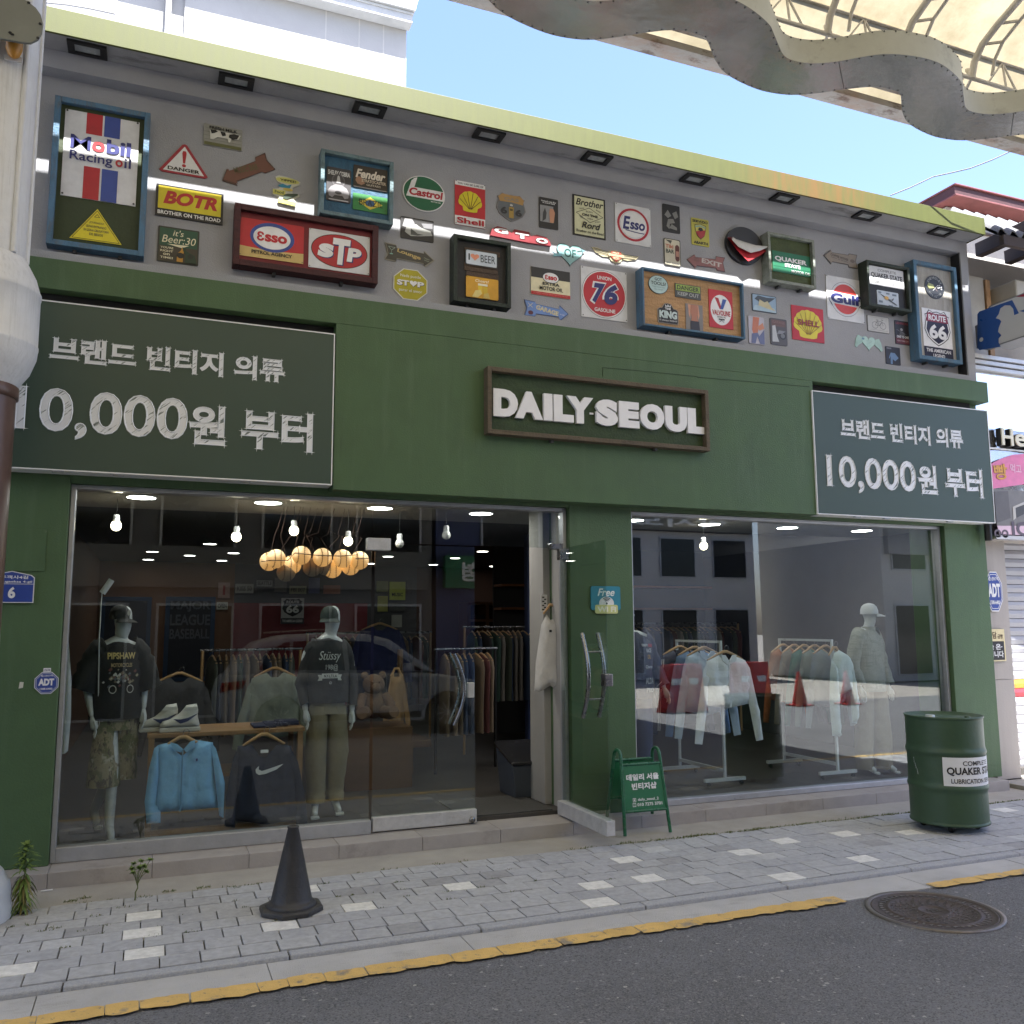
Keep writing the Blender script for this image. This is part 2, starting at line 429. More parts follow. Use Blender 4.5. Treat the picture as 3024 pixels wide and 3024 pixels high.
# ---- ground and street
def plane(name, x0, x1, y0, y1, z, m):
    mb = MB(); mb.add([(x0, y0, z), (x1, y0, z), (x1, y1, z), (x0, y1, z)], [(0, 1, 2, 3)], m); return struct(mb.build(name))
GROUND = pm('far_ground', (.30, .28, .25), .9, 0, .15, .6, .2, 20)
plane('ground', -400, 400, -400, 400, -.06, GROUND)
ASP = pm('asphalt', (.178, .183, .197), .86, 0, .18, 1.1, 1.6, 190)
def speckle(m, sc, col, lo, fac):
    N, L = nodes(m); b = N['Principled BSDF']; src = b.inputs['Base Color'].links[0].from_socket
    tc = N.new('ShaderNodeTexCoord'); vo = N.new('ShaderNodeTexVoronoi'); vo.inputs['Scale'].default_value = sc
    L.new(tc.outputs['Object'], vo.inputs['Vector']); sp = N.new('ShaderNodeSeparateColor'); L.new(vo.outputs['Color'], sp.inputs[0])
    r = N.new('ShaderNodeMapRange'); r.inputs[1].default_value = lo; r.inputs[2].default_value = min(1, lo+.03); r.inputs[4].default_value = fac
    L.new(sp.outputs[0], r.inputs[0]); mx = N.new('ShaderNodeMix'); mx.data_type = 'RGBA'
    L.new(r.outputs[0], mx.inputs['Factor']); L.new(src, mx.inputs['A']); mx.inputs['B'].default_value = (*col, 1)
    L.new(mx.outputs['Result'], b.inputs['Base Color'])
stain(ASP, (.125, .128, .137), .7, .48, .72, (1, 1.6, 1), .8); stain(ASP, (.09, .09, .092), 2.3, .66, .74, (1, 1, 1), .5)
speckle(ASP, 130, (.24, .24, .25), .72, .8); speckle(ASP, 150, (.085, .085, .09), .80, .75); speckle(ASP, 75, (.50, .49, .47), .988, .9)
plane('road', -60, 60, -3.2, 4.40, -.034, ASP)
GUT = pm('gutter_concrete', (.43, .43, .43), .88, 0, .14, 2.2, .7, 160)
stain(GUT, (.28, .27, .255), 3.5, .55, .75, (1, 3, 1), .7); stain(GUT, (.07, .07, .07), 14, .70, .76, (1, 1, 1), .7)
mb = MB(); x = -30.1
while x < 30:      # gutter slabs
    mb.box((x, 4.36, -.06), (x+.985, 4.665, -.026+random.uniform(-.002, .002)), GUT); x += .99
struct(mb.build('gutter'))
KERB = pm('granite_kerb', (.34, .355, .385), .8, 0, .16, 60, .5, 220); stain(KERB, (.16, .16, .165), 2.5, .55, .75, (1, 2, 1), .6)
speckle(KERB, 160, (.42, .42, .42), .8, .6)
mb = MB(); x = -30.3
while x < 30:
    L_ = 1.0; mb.box((x, 4.665+random.uniform(-.006, .006), -.06), (x+L_-.006, 4.735, 0.0+random.uniform(-.003, .002)), KERB); x += L_
struct(mb.build('kerb', bevel=.008))
plane('apron', -30, 30, 5.9, 9.5, -.006, CONC); plane('far_pavement', -40, 8.9, -6, -3.2, -.02, pm('far_paving', (.13, .13, .135), .85, 0, .15, 3))
# pavers: one sheet of real blocks with open joints
PV = [pm('paver_%s' % n, c, .85, 0, .17, 22, .5, 200) for n, c in (('mid', (.385, .395, .415)), ('cool', (.36, .37, .395)), ('dark', (.31, .315, .33)), ('pale', (.46, .47, .48)), ('white', (.68, .68, .66)))]
for m in PV: stain(m, tuple(c*.62 for c in m.node_tree.nodes['Vector Math'].inputs[0].default_value[:3]), 3.1, .52, .74, (1, 1, 1), .55); stain(m, (.06, .06, .06), 17, .70, .72, (1, 1, 1), .85)
whites = [(-.044, 5.279), (-.034, 4.963), (.075, 5.597), (-.553, 5.005), (1.25, 5.293), (1.888, 5.464), (.979, 5.77), (2.54, 4.815), (2.696, 5.147), (3.073, 5.151), (3.056, 5.619), (3.935, 5.44), (4.351, 5.586), (3.868, 4.814), (4.902, 5.572), (4.52, 4.972), (5.402, 5.433), (6.9, 5.7), (7.6, 5.3), (-.75, 5.3), (.70, 5.12)]
mb = MB(); rows = 8; ry = (5.965-4.742)/rows
for j in range(rows):
    y = 4.742+j*ry; x = -12.0+(.1 if j % 2 else 0)+random.uniform(-.02, .02)
    while x < 16:
        Lp = random.uniform(.182, .20); r = random.random()
        m = PV[0] if r < .55 else PV[1] if r < .95 else PV[2] if r < .98 else PV[3]
        for wx, wy in whites:
            if x <= wx < x+Lp and y <= wy < y+ry: m = PV[4]
        z = random.uniform(-.0025, .0025); g = random.uniform(.003, .0055); h2 = random.uniform(-.0015, .0015)
        a, b, c, d = x+g, x+Lp-g*.5, y+g*.6, y+ry-g*.5
        mb.add([(a, c, -.05), (b, c, -.05), (b, d, -.05), (a, d, -.05), (a, c, z), (b, c, z+h2), (b, d, z+h2), (a, d, z)],
               [(4, 5, 6, 7), (0, 1, 5, 4), (1, 2, 6, 5), (2, 3, 7, 6), (3, 0, 4, 7)], m)
        x += Lp
struct(mb.build('pavement', bevel=.0025))
JOINT = pm('joint_dirt', (.10, .095, .08), .95, 0, .3, 30, .4, 100); plane('pavement_bed', -30, 30, 4.7, 6.0, -.014, JOINT)
# worn yellow edge line: ragged slabs of paint with cracks between them
YEL = pm('yellow_line_paint', (.60, .40, .13), .75, 0, .13, 9, .4, 120); stain(YEL, (.22, .20, .17), 7, .56, .66, (1, 1, 1), .9); stain(YEL, (.16, .15, .14), 22, .60, .66, (1, 1, 1), .8)
mb = MB()
def paint(x0, x1, ya, yb, seed):
    rnd = random.Random(seed); n = max(3, int((x1-x0)/.03)); top = []; bot = []
    for i in range(n+1):
        t = i/n; e = min(1, min(t, 1-t)*n/2.2)**.5 if n > 3 else 1; mid = (ya+yb)/2; x = x0+(x1-x0)*t
        top.append((x+rnd.uniform(-.004, .004), mid+(yb-mid)*(.82+.18*e)+rnd.uniform(-.006, .006)))
        bot.append((x+rnd.uniform(-.004, .004), mid+(ya-mid)*(.82+.18*e)+rnd.uniform(-.008, .008)))
    for i in range(n):
        q = [bot[i], bot[i+1], top[i+1], top[i]]; z = -.022 if True else 0
        zz = lambda yy: -.0215 if yy > 4.355 else -.0285
        mb.add([(p[0], p[1], -.0215) for p in q], [(0, 1, 2, 3)], YEL)
x = -3.0; k = 0
while x < 3.80:
    Lp = random.uniform(.12, .30); x1 = min(x+Lp, 3.86)
    if not (.045 < x < .10): paint(x, x1-.003, 4.312+random.uniform(-.012, .012), 4.438+random.uniform(-.008, .008), k)
    x = x1; k += 1
x = 4.56
while x < 14:
    Lp = random.uniform(.15, .34); paint(x, x+Lp-.006, 4.322+random.uniform(-.01, .01), 4.425, k); x += Lp; k += 1
struct(mb.build('yellow_line'))

# ---- the shop
shop = empty('shop_building', 'two storey clothes shop with dark green front, grey sign wall and lime roof edge', 'shop', (3.6, 6.6, 0))
mb = MB(); x = -2.93
while x < 7.72:
    x1 = min(x+.598, 7.72); mb.box((x, 6.375, -.02), (x1, 6.70, .09), TILE); x += .6
st = mb.build('step', shop, bevel=.004)
for a, b in ((-2.9, -.545), (3.15, 3.735), (7.29, 7.845)):
    mb = MB(); mb.box((a, 6.55, .09), (b, 7.0, 2.60), DG); mb.build('pillar', shop, bevel=.006)
mb = MB(); mb.box((-2.9, 6.553, 2.60), (7.845, 6.90, 2.70), DG); mb.box((-.545, 6.553, 2.553), (3.15, 6.75, 2.60), DG); mb.box((3.735, 6.553, 2.553), (7.29, 6.75, 2.60), DG); mb.build('lintel', shop)
mb = MB(); mb.box((1.18, 6.40, 2.578), (5.60, 6.55, 3.83), DG); mb.box((-2.9, 6.40, 3.83), (7.85, 6.55, 4.04), DG)
mb.box((-2.9, 6.55, 2.70), (7.845, 6.75, 4.04), DG); mb.box((-2.9, 6.50, 3.76), (1.18, 6.55, 3.83), DARK); mb.box((5.60, 6.50, 3.76), (7.70, 6.55, 3.83), DARK)
mb.build('green_fascia', shop, bevel=.004)
mb = MB(); mb.box((-2.9, 6.50, 4.042), (7.82, 6.75, 4.128), GREY); mb.box((7.715, 6.50, 4.128), (7.82, 6.75, 5.455), GREY)
mb.box((-2.9, 6.50, 5.455), (7.82, 6.75, 5.588), GREY); mb.box((-2.9, 6.62, 4.128), (7.715, 6.75, 5.455), GREY)
mb.box((7.709, 6.515, 4.13), (7.7145, 6.619, 5.453), pm('black_reveal', (.02, .02, .022), .7))
mb.build('grey_sign_wall', shop)
mb = MB(); mb.box((-2.9, 6.31, 5.590), (7.84, 6.51, 5.64), DGREY); mb.build('soffit', shop)
mb = MB(); mb.box((-2.9, 6.29, 5.583), (7.85, 6.309, 5.766), LIME); mb.box((7.842, 6.309, 5.583), (7.85, 6.6, 5.766), LIME)
mb.build('lime_roof_edge', shop, bevel=.003)
mb = MB(); mb.box((-2.9, 6.31, 5.70), (7.84, 9.4, 5.755), GREY); mb.build('flat_roof', shop)
# small floor-level junction lid and lighter ledge on the first pillar
mb = MB(); a = atY(0, 1560, 6.55); b = atY(131, 1688, 6.55); mb.box((a.x, 6.543, b.z), (b.x, 6.55, a.z), DG); mb.build('cover_plate', shop, bevel=.002)
mb = MB(); SEAMG = pm('seam_green', (.028, .05, .026), .8)
for a, b in (((1780, 1084), (1780, 1112)), ((1780, 1085), (1900, 1096)), ((1900, 1096), (2060, 1112)), ((2060, 1114), (2390, 1142)), ((640, 1010), (900, 1040))): A = atY(*a, 6.3985); B = atY(*b, 6.3985); mb = MB(); mb.bar(A, B, .004, SEAMG, .003); mb.build('plaster_crack', shop)
pass
# windows
ft, fb = 2.553, .20
def frame_bars(x0, x1, z0, z1, ya, yb, w=.03):
    mb = MB()
    mb.box((x0, ya, z0), (x0+w, yb, z1), ALU); mb.box((x1-w, ya, z0), (x1, yb, z1), ALU)
    mb.box((x0+w, ya, z1-w), (x1-w, yb, z1), ALU); return mb
mb = frame_bars(-.542, 3.147, .092, ft, 6.60, 6.69); mb.box((-.512, 6.60, .092), (1.545, 6.69, .185), ALU)
wf = mb.build('window_frame', shop, bevel=.003)
mb = frame_bars(3.738, 7.287, .092, ft, 6.60, 6.69, .03); mb.box((3.768, 6.60, .092), (7.257, 6.69, .14), ALU)
wf2 = mb.build('window_frame', shop, bevel=.003)
LEAN = rad(.75)
def pane(name, x0, x1, z0, z1, parent, m=GL, lean=LEAN, yy=6.64, th=.010):
    mb = MB(); k = math.tan(lean); Y = lambda z, o: yy+o+(z-.19)*k
    mb.add([(x0, Y(z0, 0), z0), (x1, Y(z0, 0), z0), (x1, Y(z0, th), z0), (x0, Y(z0, th), z0), (x0, Y(z1, 0), z1), (x1, Y(z1, 0), z1), (x1, Y(z1, th), z1), (x0, Y(z1, th), z1)],
           [(0,3,2,1),(4,5,6,7),(0,1,5,4),(1,2,6,5),(2,3,7,6),(3,0,4,7)], m)
    return mb.build(name, parent)
pane('glass_pane', -.512, 1.535, .185, ft-.031, shop); pane('glass_pane', 1.541, 3.116, 2.225, ft-.031, shop)
pane('glass_pane', 3.768, 7.257, .14, ft-.031, shop, lean=rad(.35))
STEEL = pm('polished_steel', (.22, .22, .225), .28, 1, .08, 20); RAIL = pm('brushed_rail', (.50, .50, .50), .5, .35, .14, 14, .2, 80)
stain(RAIL, (.30, .29, .27), 10, .58, .72, (1, 1, 1), .7)
# closed leaf
door = pane('glass_door', 1.56, 2.365, .20, 2.215, shop, GLD)
mb = MB(); mb.box((1.56, 6.615, .10), (2.368, 6.67, .20), RAIL); mb.build('bottom_rail', door, bevel=.004)
mb = MB(); mb.lathe([(.0, 0), (.022, 0), (.022, .012), (.0, .012)], (0, 0, 0), STEEL, 16); me = [Vector(v) for v in mb.v]
mb.v = [(2.33+v.x, 6.615-v.z, .125+v.y) for v in me]; mb.build('lock', door)
def grip(mb, x, y, z0, z1, bulge, dx, r=.016):
    n = 14; mb.tube([(x+dx*math.sin(math.pi*i/n), y+bulge*math.sin(math.pi*i/n)*.0, z0+(z1-z0)*i/n) for i in range(n+1)], r, STEEL, 10)
def door_pull(parent, X, y, hi, lo, side):
    mb = MB(); dz = (hi-lo)
    for yo in (-.055, .07):
        grip(mb, X, y+yo, lo, hi, 0, side, .013)
    for t in (.22, .78):
        xx = X+side*math.sin(math.pi*t); mb.tube([(xx, y-.055, lo+dz*t), (xx, y+.07, lo+dz*t)], .008, STEEL, 8)
    return mb.build('handle', parent)
a = atY(1340, 1930, 6.60); b = atY(1340, 2142, 6.60); door_pull(door, a.x, 6.645, a.z, b.z, .085)
mb = MB(); a = atY(1383, 2016, 6.63); b = atY(1401, 2060, 6.63); mb.box((a.x, 6.628, b.z), (b.x, 6.675, a.z), RAIL); mb.build('lock_plate', door, bevel=.004)
mb = MB(); a = atY(1085, 1588, 6.63); b = atY(1153, 1626, 6.63); mb.box((a.x, 6.618, b.z), (b.x, 6.685, a.z), RAIL); mb.build('patch_fitting', shop, bevel=.004)
# open leaf: hinged at x=3.10, swung out towards the street
od = bpy.data.objects.new('glass_door', None); S.collection.objects.link(od); od.parent = shop
od.matrix_parent_inverse = Matrix.Translation(shop.location).inverted(); od.location = (0, 0, 0)
mb = MB(); xo, xi = 3.075, 3.10
mb.add([(xo, 5.80, .21), (xi, 6.63, .21), (xi+.01, 6.63, .21), (xo+.01, 5.80, .21), (xo, 5.80, 2.215), (xi, 6.63, 2.215), (xi+.01, 6.63, 2.215), (xo+.01, 5.80, 2.215)],
       [(0,1,2,3)[::-1],(4,5,6,7),(0,1,5,4),(1,2,6,5),(2,3,7,6),(3,0,4,7)], GLD); mb.build('leaf', od)
mb = MB(); mb.box((3.052, 5.80, .105), (3.122, 6.63, .21), RAIL); mb.build('bottom_rail', od, bevel=.004)
mb = MB()
for xs_ in (-.075, .055):
    n = 14; mb.tube([(3.085+xs_, 6.06-.10*math.sin(math.pi*i/n), 1.22+.62*(i/n-.5)) for i in range(n+1)], .016, STEEL, 10)
for t in (.22, .78): mb.tube([(3.01, 6.06-.10*math.sin(math.pi*t), 1.22+.62*(t-.5)), (3.14, 6.06-.10*math.sin(math.pi*t), 1.22+.62*(t-.5))], .008, STEEL, 8)
mb.build('handle', od)
mb = MB(); mb.box((3.06, 5.795, 1.15), (3.125, 5.87, 1.24), STEEL); mb.build('lock', od, bevel=.006)
mb = MB(); a = atY(1628, 1604, 6.62); b = atY(1672, 1623, 6.62); mb.box((a.x, 6.61, b.z), (b.x, 6.69, a.z), STEEL); mb.box((a.x+.05, 6.56, b.z-.09), (b.x, 6.62, b.z), STEEL); mb.build('hinge', od, bevel=.003)
# ---- the inside shell
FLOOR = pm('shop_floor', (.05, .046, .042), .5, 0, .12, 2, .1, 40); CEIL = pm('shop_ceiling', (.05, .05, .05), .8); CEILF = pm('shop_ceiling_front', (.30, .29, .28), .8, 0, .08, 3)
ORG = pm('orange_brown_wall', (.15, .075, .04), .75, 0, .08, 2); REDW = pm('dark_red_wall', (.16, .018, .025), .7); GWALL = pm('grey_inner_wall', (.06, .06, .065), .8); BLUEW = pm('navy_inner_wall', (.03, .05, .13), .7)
WCOL = pm('white_column', (.33, .32, .30), .7, 0, .08, 3); stain(WCOL, (.3, .28, .25), 5, .6, .8, (1, 1, .4), .5)
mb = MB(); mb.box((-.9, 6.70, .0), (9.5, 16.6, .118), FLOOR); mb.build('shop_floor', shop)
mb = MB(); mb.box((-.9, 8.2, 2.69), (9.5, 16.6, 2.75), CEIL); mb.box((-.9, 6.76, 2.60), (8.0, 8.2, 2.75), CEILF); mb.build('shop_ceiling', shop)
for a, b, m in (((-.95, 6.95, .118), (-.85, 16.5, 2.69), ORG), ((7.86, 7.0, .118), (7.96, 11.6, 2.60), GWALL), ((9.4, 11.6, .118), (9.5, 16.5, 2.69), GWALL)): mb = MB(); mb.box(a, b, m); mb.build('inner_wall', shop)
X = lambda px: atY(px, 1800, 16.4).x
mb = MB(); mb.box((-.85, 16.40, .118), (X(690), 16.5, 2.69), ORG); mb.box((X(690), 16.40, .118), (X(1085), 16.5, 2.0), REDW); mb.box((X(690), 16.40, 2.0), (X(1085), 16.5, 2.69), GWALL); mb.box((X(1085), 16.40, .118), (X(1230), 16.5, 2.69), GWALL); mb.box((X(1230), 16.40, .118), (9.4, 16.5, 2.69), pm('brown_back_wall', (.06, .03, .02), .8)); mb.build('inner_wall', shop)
a = atY(1603, 1655, 6.95); b = atY(1642, 1655, 6.95); mb = MB(); mb.box((a.x, 6.95, .118), (b.x+.10, 7.25, 2.60), WCOL); mb.build('inner_column', shop, bevel=.004)
mb = MB(); a = atY(1643, 1900, 6.8); mb.box((a.x+.015, 6.70, .118), (3.147, 6.9, 2.6), WCOL); mb.build('inner_column', shop)
mb = MB(); mb.box((4.15, 9.8, .118), (5.6, 9.9, 2.68), BLUEW); mb.build('inner_partition', shop)
mb = MB(); mb.box((3.76, 6.95, .118), (3.80, 7.0, 2.6), DG); mb.build('inner_trim', shop)
# recessed floodlights in the soffit
BLK = pm('black_metal', (.015, .015, .016), .45, .2); LENS = pm('dusty_lens', (.34, .36, .36), .25, 0, .2, 20)
for i in range(9):
    X = -.585+.9935*i
    t = empty('soffit_floodlight', 'black square floodlight recessed in the soffit, %s along the lime edge' % ['first by the white post', 'second from the post', 'third from the post', 'fourth from the post', 'middle one of nine', 'sixth from the post', 'third from the corner column', 'second from the corner column', 'last by the corner column'][i], 'floodlight', (X, 6.405, 5.59), 'floodlights in the soffit')
    mb = MB(); w_, d_ = .125, .075
    for q in (((-w_, -d_), (w_, -d_+.03)), ((-w_, d_-.03), (w_, d_)), ((-w_, -d_+.03), (-w_+.045, d_-.03)), ((w_-.045, -d_+.03), (w_, d_-.03))):
        mb.box((X+q[0][0], 6.405+q[0][1], 5.572), (X+q[1][0], 6.405+q[1][1], 5.592), BLK)
    mb.build('frame', t, bevel=.002)
    mb = MB(); mb.box((X-w_+.045, 6.405-d_+.03, 5.584), (X+w_-.045, 6.405+d_-.03, 5.589), LENS); mb.build('lens', t)

# ---- white building behind
wb = empty('white_building', 'tall white panel building rising behind the shop roof', 'building', (-2, 9.6, 0))
RX = 2.50; ZG = atY(1202, 52, 9.23).z; mb = MB(); mb.box((-9, 9.5, 2.78), (RX, 15, ZG+.02), WHITEWALL); mb.build('wall', wb)
SEAM = pm('seam_grey', (.42, .41, .39), .8)
mb = MB()
for px in (962, 1061, 1133, 340):
    X = atY(px, 100, 9.455 if px > 545 else 9.5).x; mb = MB(); mb.box((X-.007, 9.457 if px > 545 else 9.497, 5.5), (X+.007, 9.46 if px > 545 else 9.5, ZG), SEAM); mb.build('panel_seam', wb)
mb = MB()
for a, b in zip(((65, -2), (120, 4), (200, 12), (270, 24)), ((120, 4), (200, 12), (270, 24), (340, 39))):
    A = atY(*a, 9.497); B = atY(*b, 9.497); mb.bar(A, B, .008, SEAM)
mb.build('panel_seam', wb)
mb = MB(); X = atY(497, 40, 9.44).x; mb.box((X-.03, 9.40, 5.5), (X+.03, 9.47, ZG), WHITEWALL); mb.build('downpipe', wb, bevel=.01)
X = atY(545, 40, 9.5).x; mb = MB(); mb.box((X, 9.46, 5.5), (RX-.0, 9.5, ZG+.015), WHITEWALL); mb.build('wall_panel', wb)
EAVE = pm('eave_metal', (.40, .41, .40), .6, .1, .12, 6)
mb = MB(); mb.box((X-2.4, 9.30, ZG), (RX+.03, 9.455, ZG+.10), EAVE); mb.box((X-2.4, 9.285, ZG+.10), (RX+.04, 9.47, ZG+.13), EAVE); mb.build('gutter', wb, bevel=.004)
mb = MB(); mb.add([(X-2.4, 9.25, ZG+.135), (RX+.05, 9.25, ZG+.135), (RX+.05, 15, ZG+.135), (X-2.4, 15, ZG+.135), (X-2.4, 9.25, ZG+.3), (RX+.22, 9.25, ZG+.9), (RX+.22, 15, ZG+.9), (X-2.4, 15, ZG+.3)], [(0,3,2,1),(4,5,6,7),(0,1,5,4),(1,2,6,5),(2,3,7,6),(3,0,4,7)], EAVE); mb.build('roof', wb)

# ---- arcade canopy over the street
can = empty('arcade_canopy', 'vaulted street canopy with yellowed plastic roof on white steel ribs', 'canopy', (2, 1, 6.3))
BX0, BX1 = -9.0, 9.0
RUSTB = pm('rusty_edge_beam', (.36, .34, .31), .75, .1, .12, 6, .3, 60); stain(RUSTB, (.10, .06, .04), 4, .52, .66, (1, 2, 2), .9); stain(RUSTB, (.34, .20, .13), 3, .45, .7, (1, 2, 2), .6)
CSTEEL = pm('canopy_steel', (.50, .48, .44), .6, .1, .12, 9, .1, 60); stain(CSTEEL, (.26, .20, .15), 6, .60, .78, (1, 1, 1), .6)
mb = MB(); s0, s1 = 5.905, 5.928
mb.add([(BX0, s0, 6.30), (BX1, s1, 6.30), (BX1, s1-.16, 6.30), (BX0, s0-.16, 6.30), (BX0, s0, 6.36), (BX1, s1, 6.36), (BX1, s1-.16, 6.36), (BX0, s0-.16, 6.36)], [(3,2,1,0)[::-1],(7,6,5,4)[::-1],(0,4,5,1)[::-1],(1,5,6,2)[::-1],(2,6,7,3)[::-1],(3,7,4,0)[::-1]], RUSTB)
mb.box((BX0, 5.60, 6.36), (BX1, 5.66, 6.45), RUSTB); mb.build('edge_beam', can)
prof = [(5.885, 6.345), (5.62, 6.50), (5.3, 6.66), (5.0, 6.80), (4.7, 6.92), (4.2, 7.08), (3.4, 7.28), (2.4, 7.44), (1.2, 7.52), (0, 7.48), (-1.2, 7.32), (-2.2, 7.05), (-3.1, 6.7), (-3.8, 6.3), (-4.6, 5.75), (-5.18, 5.3)]  # unseen rear end carried down to the facades, added to shade the ground behind
ym = bpy.data.materials.new('yellowed_roof_sheet'); ym.use_nodes = True; N, L = nodes(ym); N.remove(N['Principled BSDF'])
tc = N.new('ShaderNodeTexCoord'); nz = N.new('ShaderNodeTexNoise'); nz.inputs['Scale'].default_value = 1.6; nz.inputs['Detail'].default_value = 8; nz.inputs['Roughness'].default_value = .7; L.new(tc.outputs['Object'], nz.inputs['Vector'])
cr = N.new('ShaderNodeValToRGB'); cr.color_ramp.elements[0].position = .3; cr.color_ramp.elements[0].color = (.175, .145, .085, 1); cr.color_ramp.elements[1].position = .62; cr.color_ramp.elements[1].color = (.31, .27, .18, 1); L.new(nz.outputs[0], cr.inputs[0])
tl = N.new('ShaderNodeBsdfTranslucent'); L.new(cr.outputs[0], tl.inputs[0]); df = N.new('ShaderNodeBsdfDiffuse'); L.new(cr.outputs[0], df.inputs[0])
mx = N.new('ShaderNodeMixShader'); mx.inputs[0].default_value = .42; L.new(tl.outputs[0], mx.inputs[1]); L.new(df.outputs[0], mx.inputs[2]); L.new(mx.outputs[0], N['Material Output'].inputs[0])
mb = MB()
for (a, b), (c, d) in zip(prof, prof[1:]):
    mb.add([(BX0, a, b), (BX1, a, b), (BX1, c, d), (BX0, c, d)], [(0, 1, 2, 3)], ym, True)
mb.build('roof_sheet', can)
rib = [(5.3, 6.42), (5.26, 6.55), (5.17, 6.66), (5.0, 6.745), (4.7, 6.86), (4.2, 7.02), (3.4, 7.22), (2.4, 7.38), (1.2, 7.46), (0, 7.42), (-1.2, 7.26), (-2.2, 6.99), (-3.1, 6.62), (-3.7, 6.24)]
X = 6.585-.81*18
while X < BX1-.1:
    if X > BX0:
        mb = MB(); mb.tube([(X, a, b) for a, b in rib], .030, CSTEEL, 8); mb.tube([(X+.13, a-.10, b-.005) for a, b in rib], .016, CSTEEL, 6)
        for k in (2, 3, 4, 5, 6, 7): mb.bar((X, *rib[k]), (X+.13, rib[k][0]-.10, rib[k][1]-.005), .018, CSTEEL)
        mb.build('rib', can)
    X += .81
mb = MB()
mb.tube([(BX0, 5.3, 6.42), (BX1, 5.3, 6.42)], .018, CSTEEL, 8); mb.tube([(BX0, 5.3, 6.675), (BX1, 5.3, 6.675)], .018, CSTEEL, 8)
X = 6.585-.81*18
while X < BX1-.5:
    if X > BX0:
        for u in (.2, .38, .56): mb.bar((X+.405, 5.3, 6.67), (X+u, 5.3, 6.42) if u != .38 else (X+.43, 5.3, 6.42), .014, CSTEEL)
        mb.bar((X+.03, 5.3, 6.43), (X+.10, 5.42, 6.6), .03, CSTEEL); mb.bar((X, 5.3, 6.42), (X+.2, 5.62, 6.40), .02, CSTEEL)
    X += .81
mb.build('lattice_girder', can)
mb = MB()
for Yp, Zp in ((4.2, 7.06), (3.4, 7.26), (2.4, 7.42), (1.2, 7.50), (0, 7.46), (-1.2, 7.30)): mb.tube([(BX0, Yp, Zp), (BX1, Yp, Zp)], .016, CSTEEL, 6)
mb.build('purlin', can)
for X in (-7.5, 8.7):
    mb = MB(); mb.tube([(X, -3.6, 0), (X, -3.6, 6.4)], .11, CSTEEL, 16); mb.build('rear_post', can)

# meandering sheet-metal ribbon hung under the canopy edge
SHEET = pm('ribbon_sheet_metal', (.50, .50, .48), .24, .75, .10, 1.5, 1.2, 4); stain(SHEET, (.38, .38, .36), 2, .5, .75, (1, 1, 1), .5)
SHEETS = pm('ribbon_side_sheet', (.34, .35, .325), .5, .15, .10, 2, .3, 8); stain(SHEETS, (.16, .17, .15), 5, .55, .72, (1, 1, 1), .6)
ZR = 5.95
inn = [atZ(px, py, ZR) for px, py in ((2283, 93), (2300, 135), (2314, 166), (2345, 181), (2404, 189), (2480, 181), (2545, 168), (2614, 158), (2690, 163), (2764, 179), (2810, 208), (2842, 243), (2847, 295))]
out_ = [atZ(px, py, ZR) for px, py in ((2076, 107), (2091, 122), (2109, 176), (2143, 222), (2231, 264), (2290, 277), (2345, 282), (2428, 274), (2490, 264), (2593, 254), (2645, 269), (2664, 311), (2676, 357), (2749, 399), (2852, 414))]
PER = 1.905
def tile_curve(pts, a, b):
    q = [(p.x, p.y) for p in pts]; base = q[0][0]; seg = [p for p in q if p[0] < base+PER]; out = []
    k0 = int((a-base)/PER)-2
    for k in range(k0, k0+int((b-a)/PER)+5):
        for x_, y_ in seg: out.append((x_+k*PER, y_))
    return out
def smooth(c, it=2):
    for _ in range(it):
        n = []
        for p, q in zip(c, c[1:]): n += [(p[0]*.75+q[0]*.25, p[1]*.75+q[1]*.25), (p[0]*.25+q[0]*.75, p[1]*.25+q[1]*.75)]
        c = n
    return c
ci = [p for p in smooth(tile_curve(inn[:-1], -8, 11)) ]; co = [p for p in smooth(tile_curve(out_[:-3], -8, 11))]
def resample(c, n):
    d = [0]
    for p, q in zip(c, c[1:]): d.append(d[-1]+math.hypot(q[0]-p[0], q[1]-p[1]))
    o = []; j = 0
    for i in range(n):
        t = d[-1]*i/(n-1)
        while j < len(d)-2 and d[j+1] < t: j += 1
        f = (t-d[j])/max(1e-9, d[j+1]-d[j]); o.append((c[j][0]+(c[j+1][0]-c[j][0])*f, c[j][1]+(c[j+1][1]-c[j][1])*f))
    return o
def cut(c, x0, x1):
    i0 = next(i for i, p in enumerate(c) if p[0] > x0); i1 = max(i for i, p in enumerate(c) if p[0] < x1); return c[i0:i1+1]
rbn = empty('wavy_ribbon', 'meandering grey sheet metal ribbon hung along the canopy edge', 'canopy trim', (2, 5.3, 5.95))
loop = cut(co, -6, 10)+cut(ci, -6, 10)[::-1]
tri = geometry.tessellate_polygon([[Vector((p[0], p[1], 0)) for p in loop]])
mb = MB(); mb.add([(p[0], p[1], ZR) for p in loop], [t[::-1] for t in tri], SHEET); bt = mb.build('bottom_sheet', rbn)
bm = bmesh.new(); bm.from_mesh(bt.data); bmesh.ops.recalc_face_normals(bm, faces=bm.faces)
for f in bm.faces:
    if f.normal.z > 0: f.normal_flip()
bm.to_mesh(bt.data); bm.free()
for nm, c in (('inner_side', cut(ci, -6, 10)), ('outer_side', cut(co, -6, 10))):
    mb = MB(); H = .20; n = len(c)
    mb.add([(p[0], p[1], ZR) for p in c]+[(p[0], p[1], ZR+H) for p in c], [(i, i+1, n+i+1, n+i) for i in range(n-1)], SHEETS, True)
    rv = resample(c, 240)
    mb.build(nm, rbn)
mb = MB(); a = atZ(2480, 181, ZR); b = atZ(2490, 264, ZR)
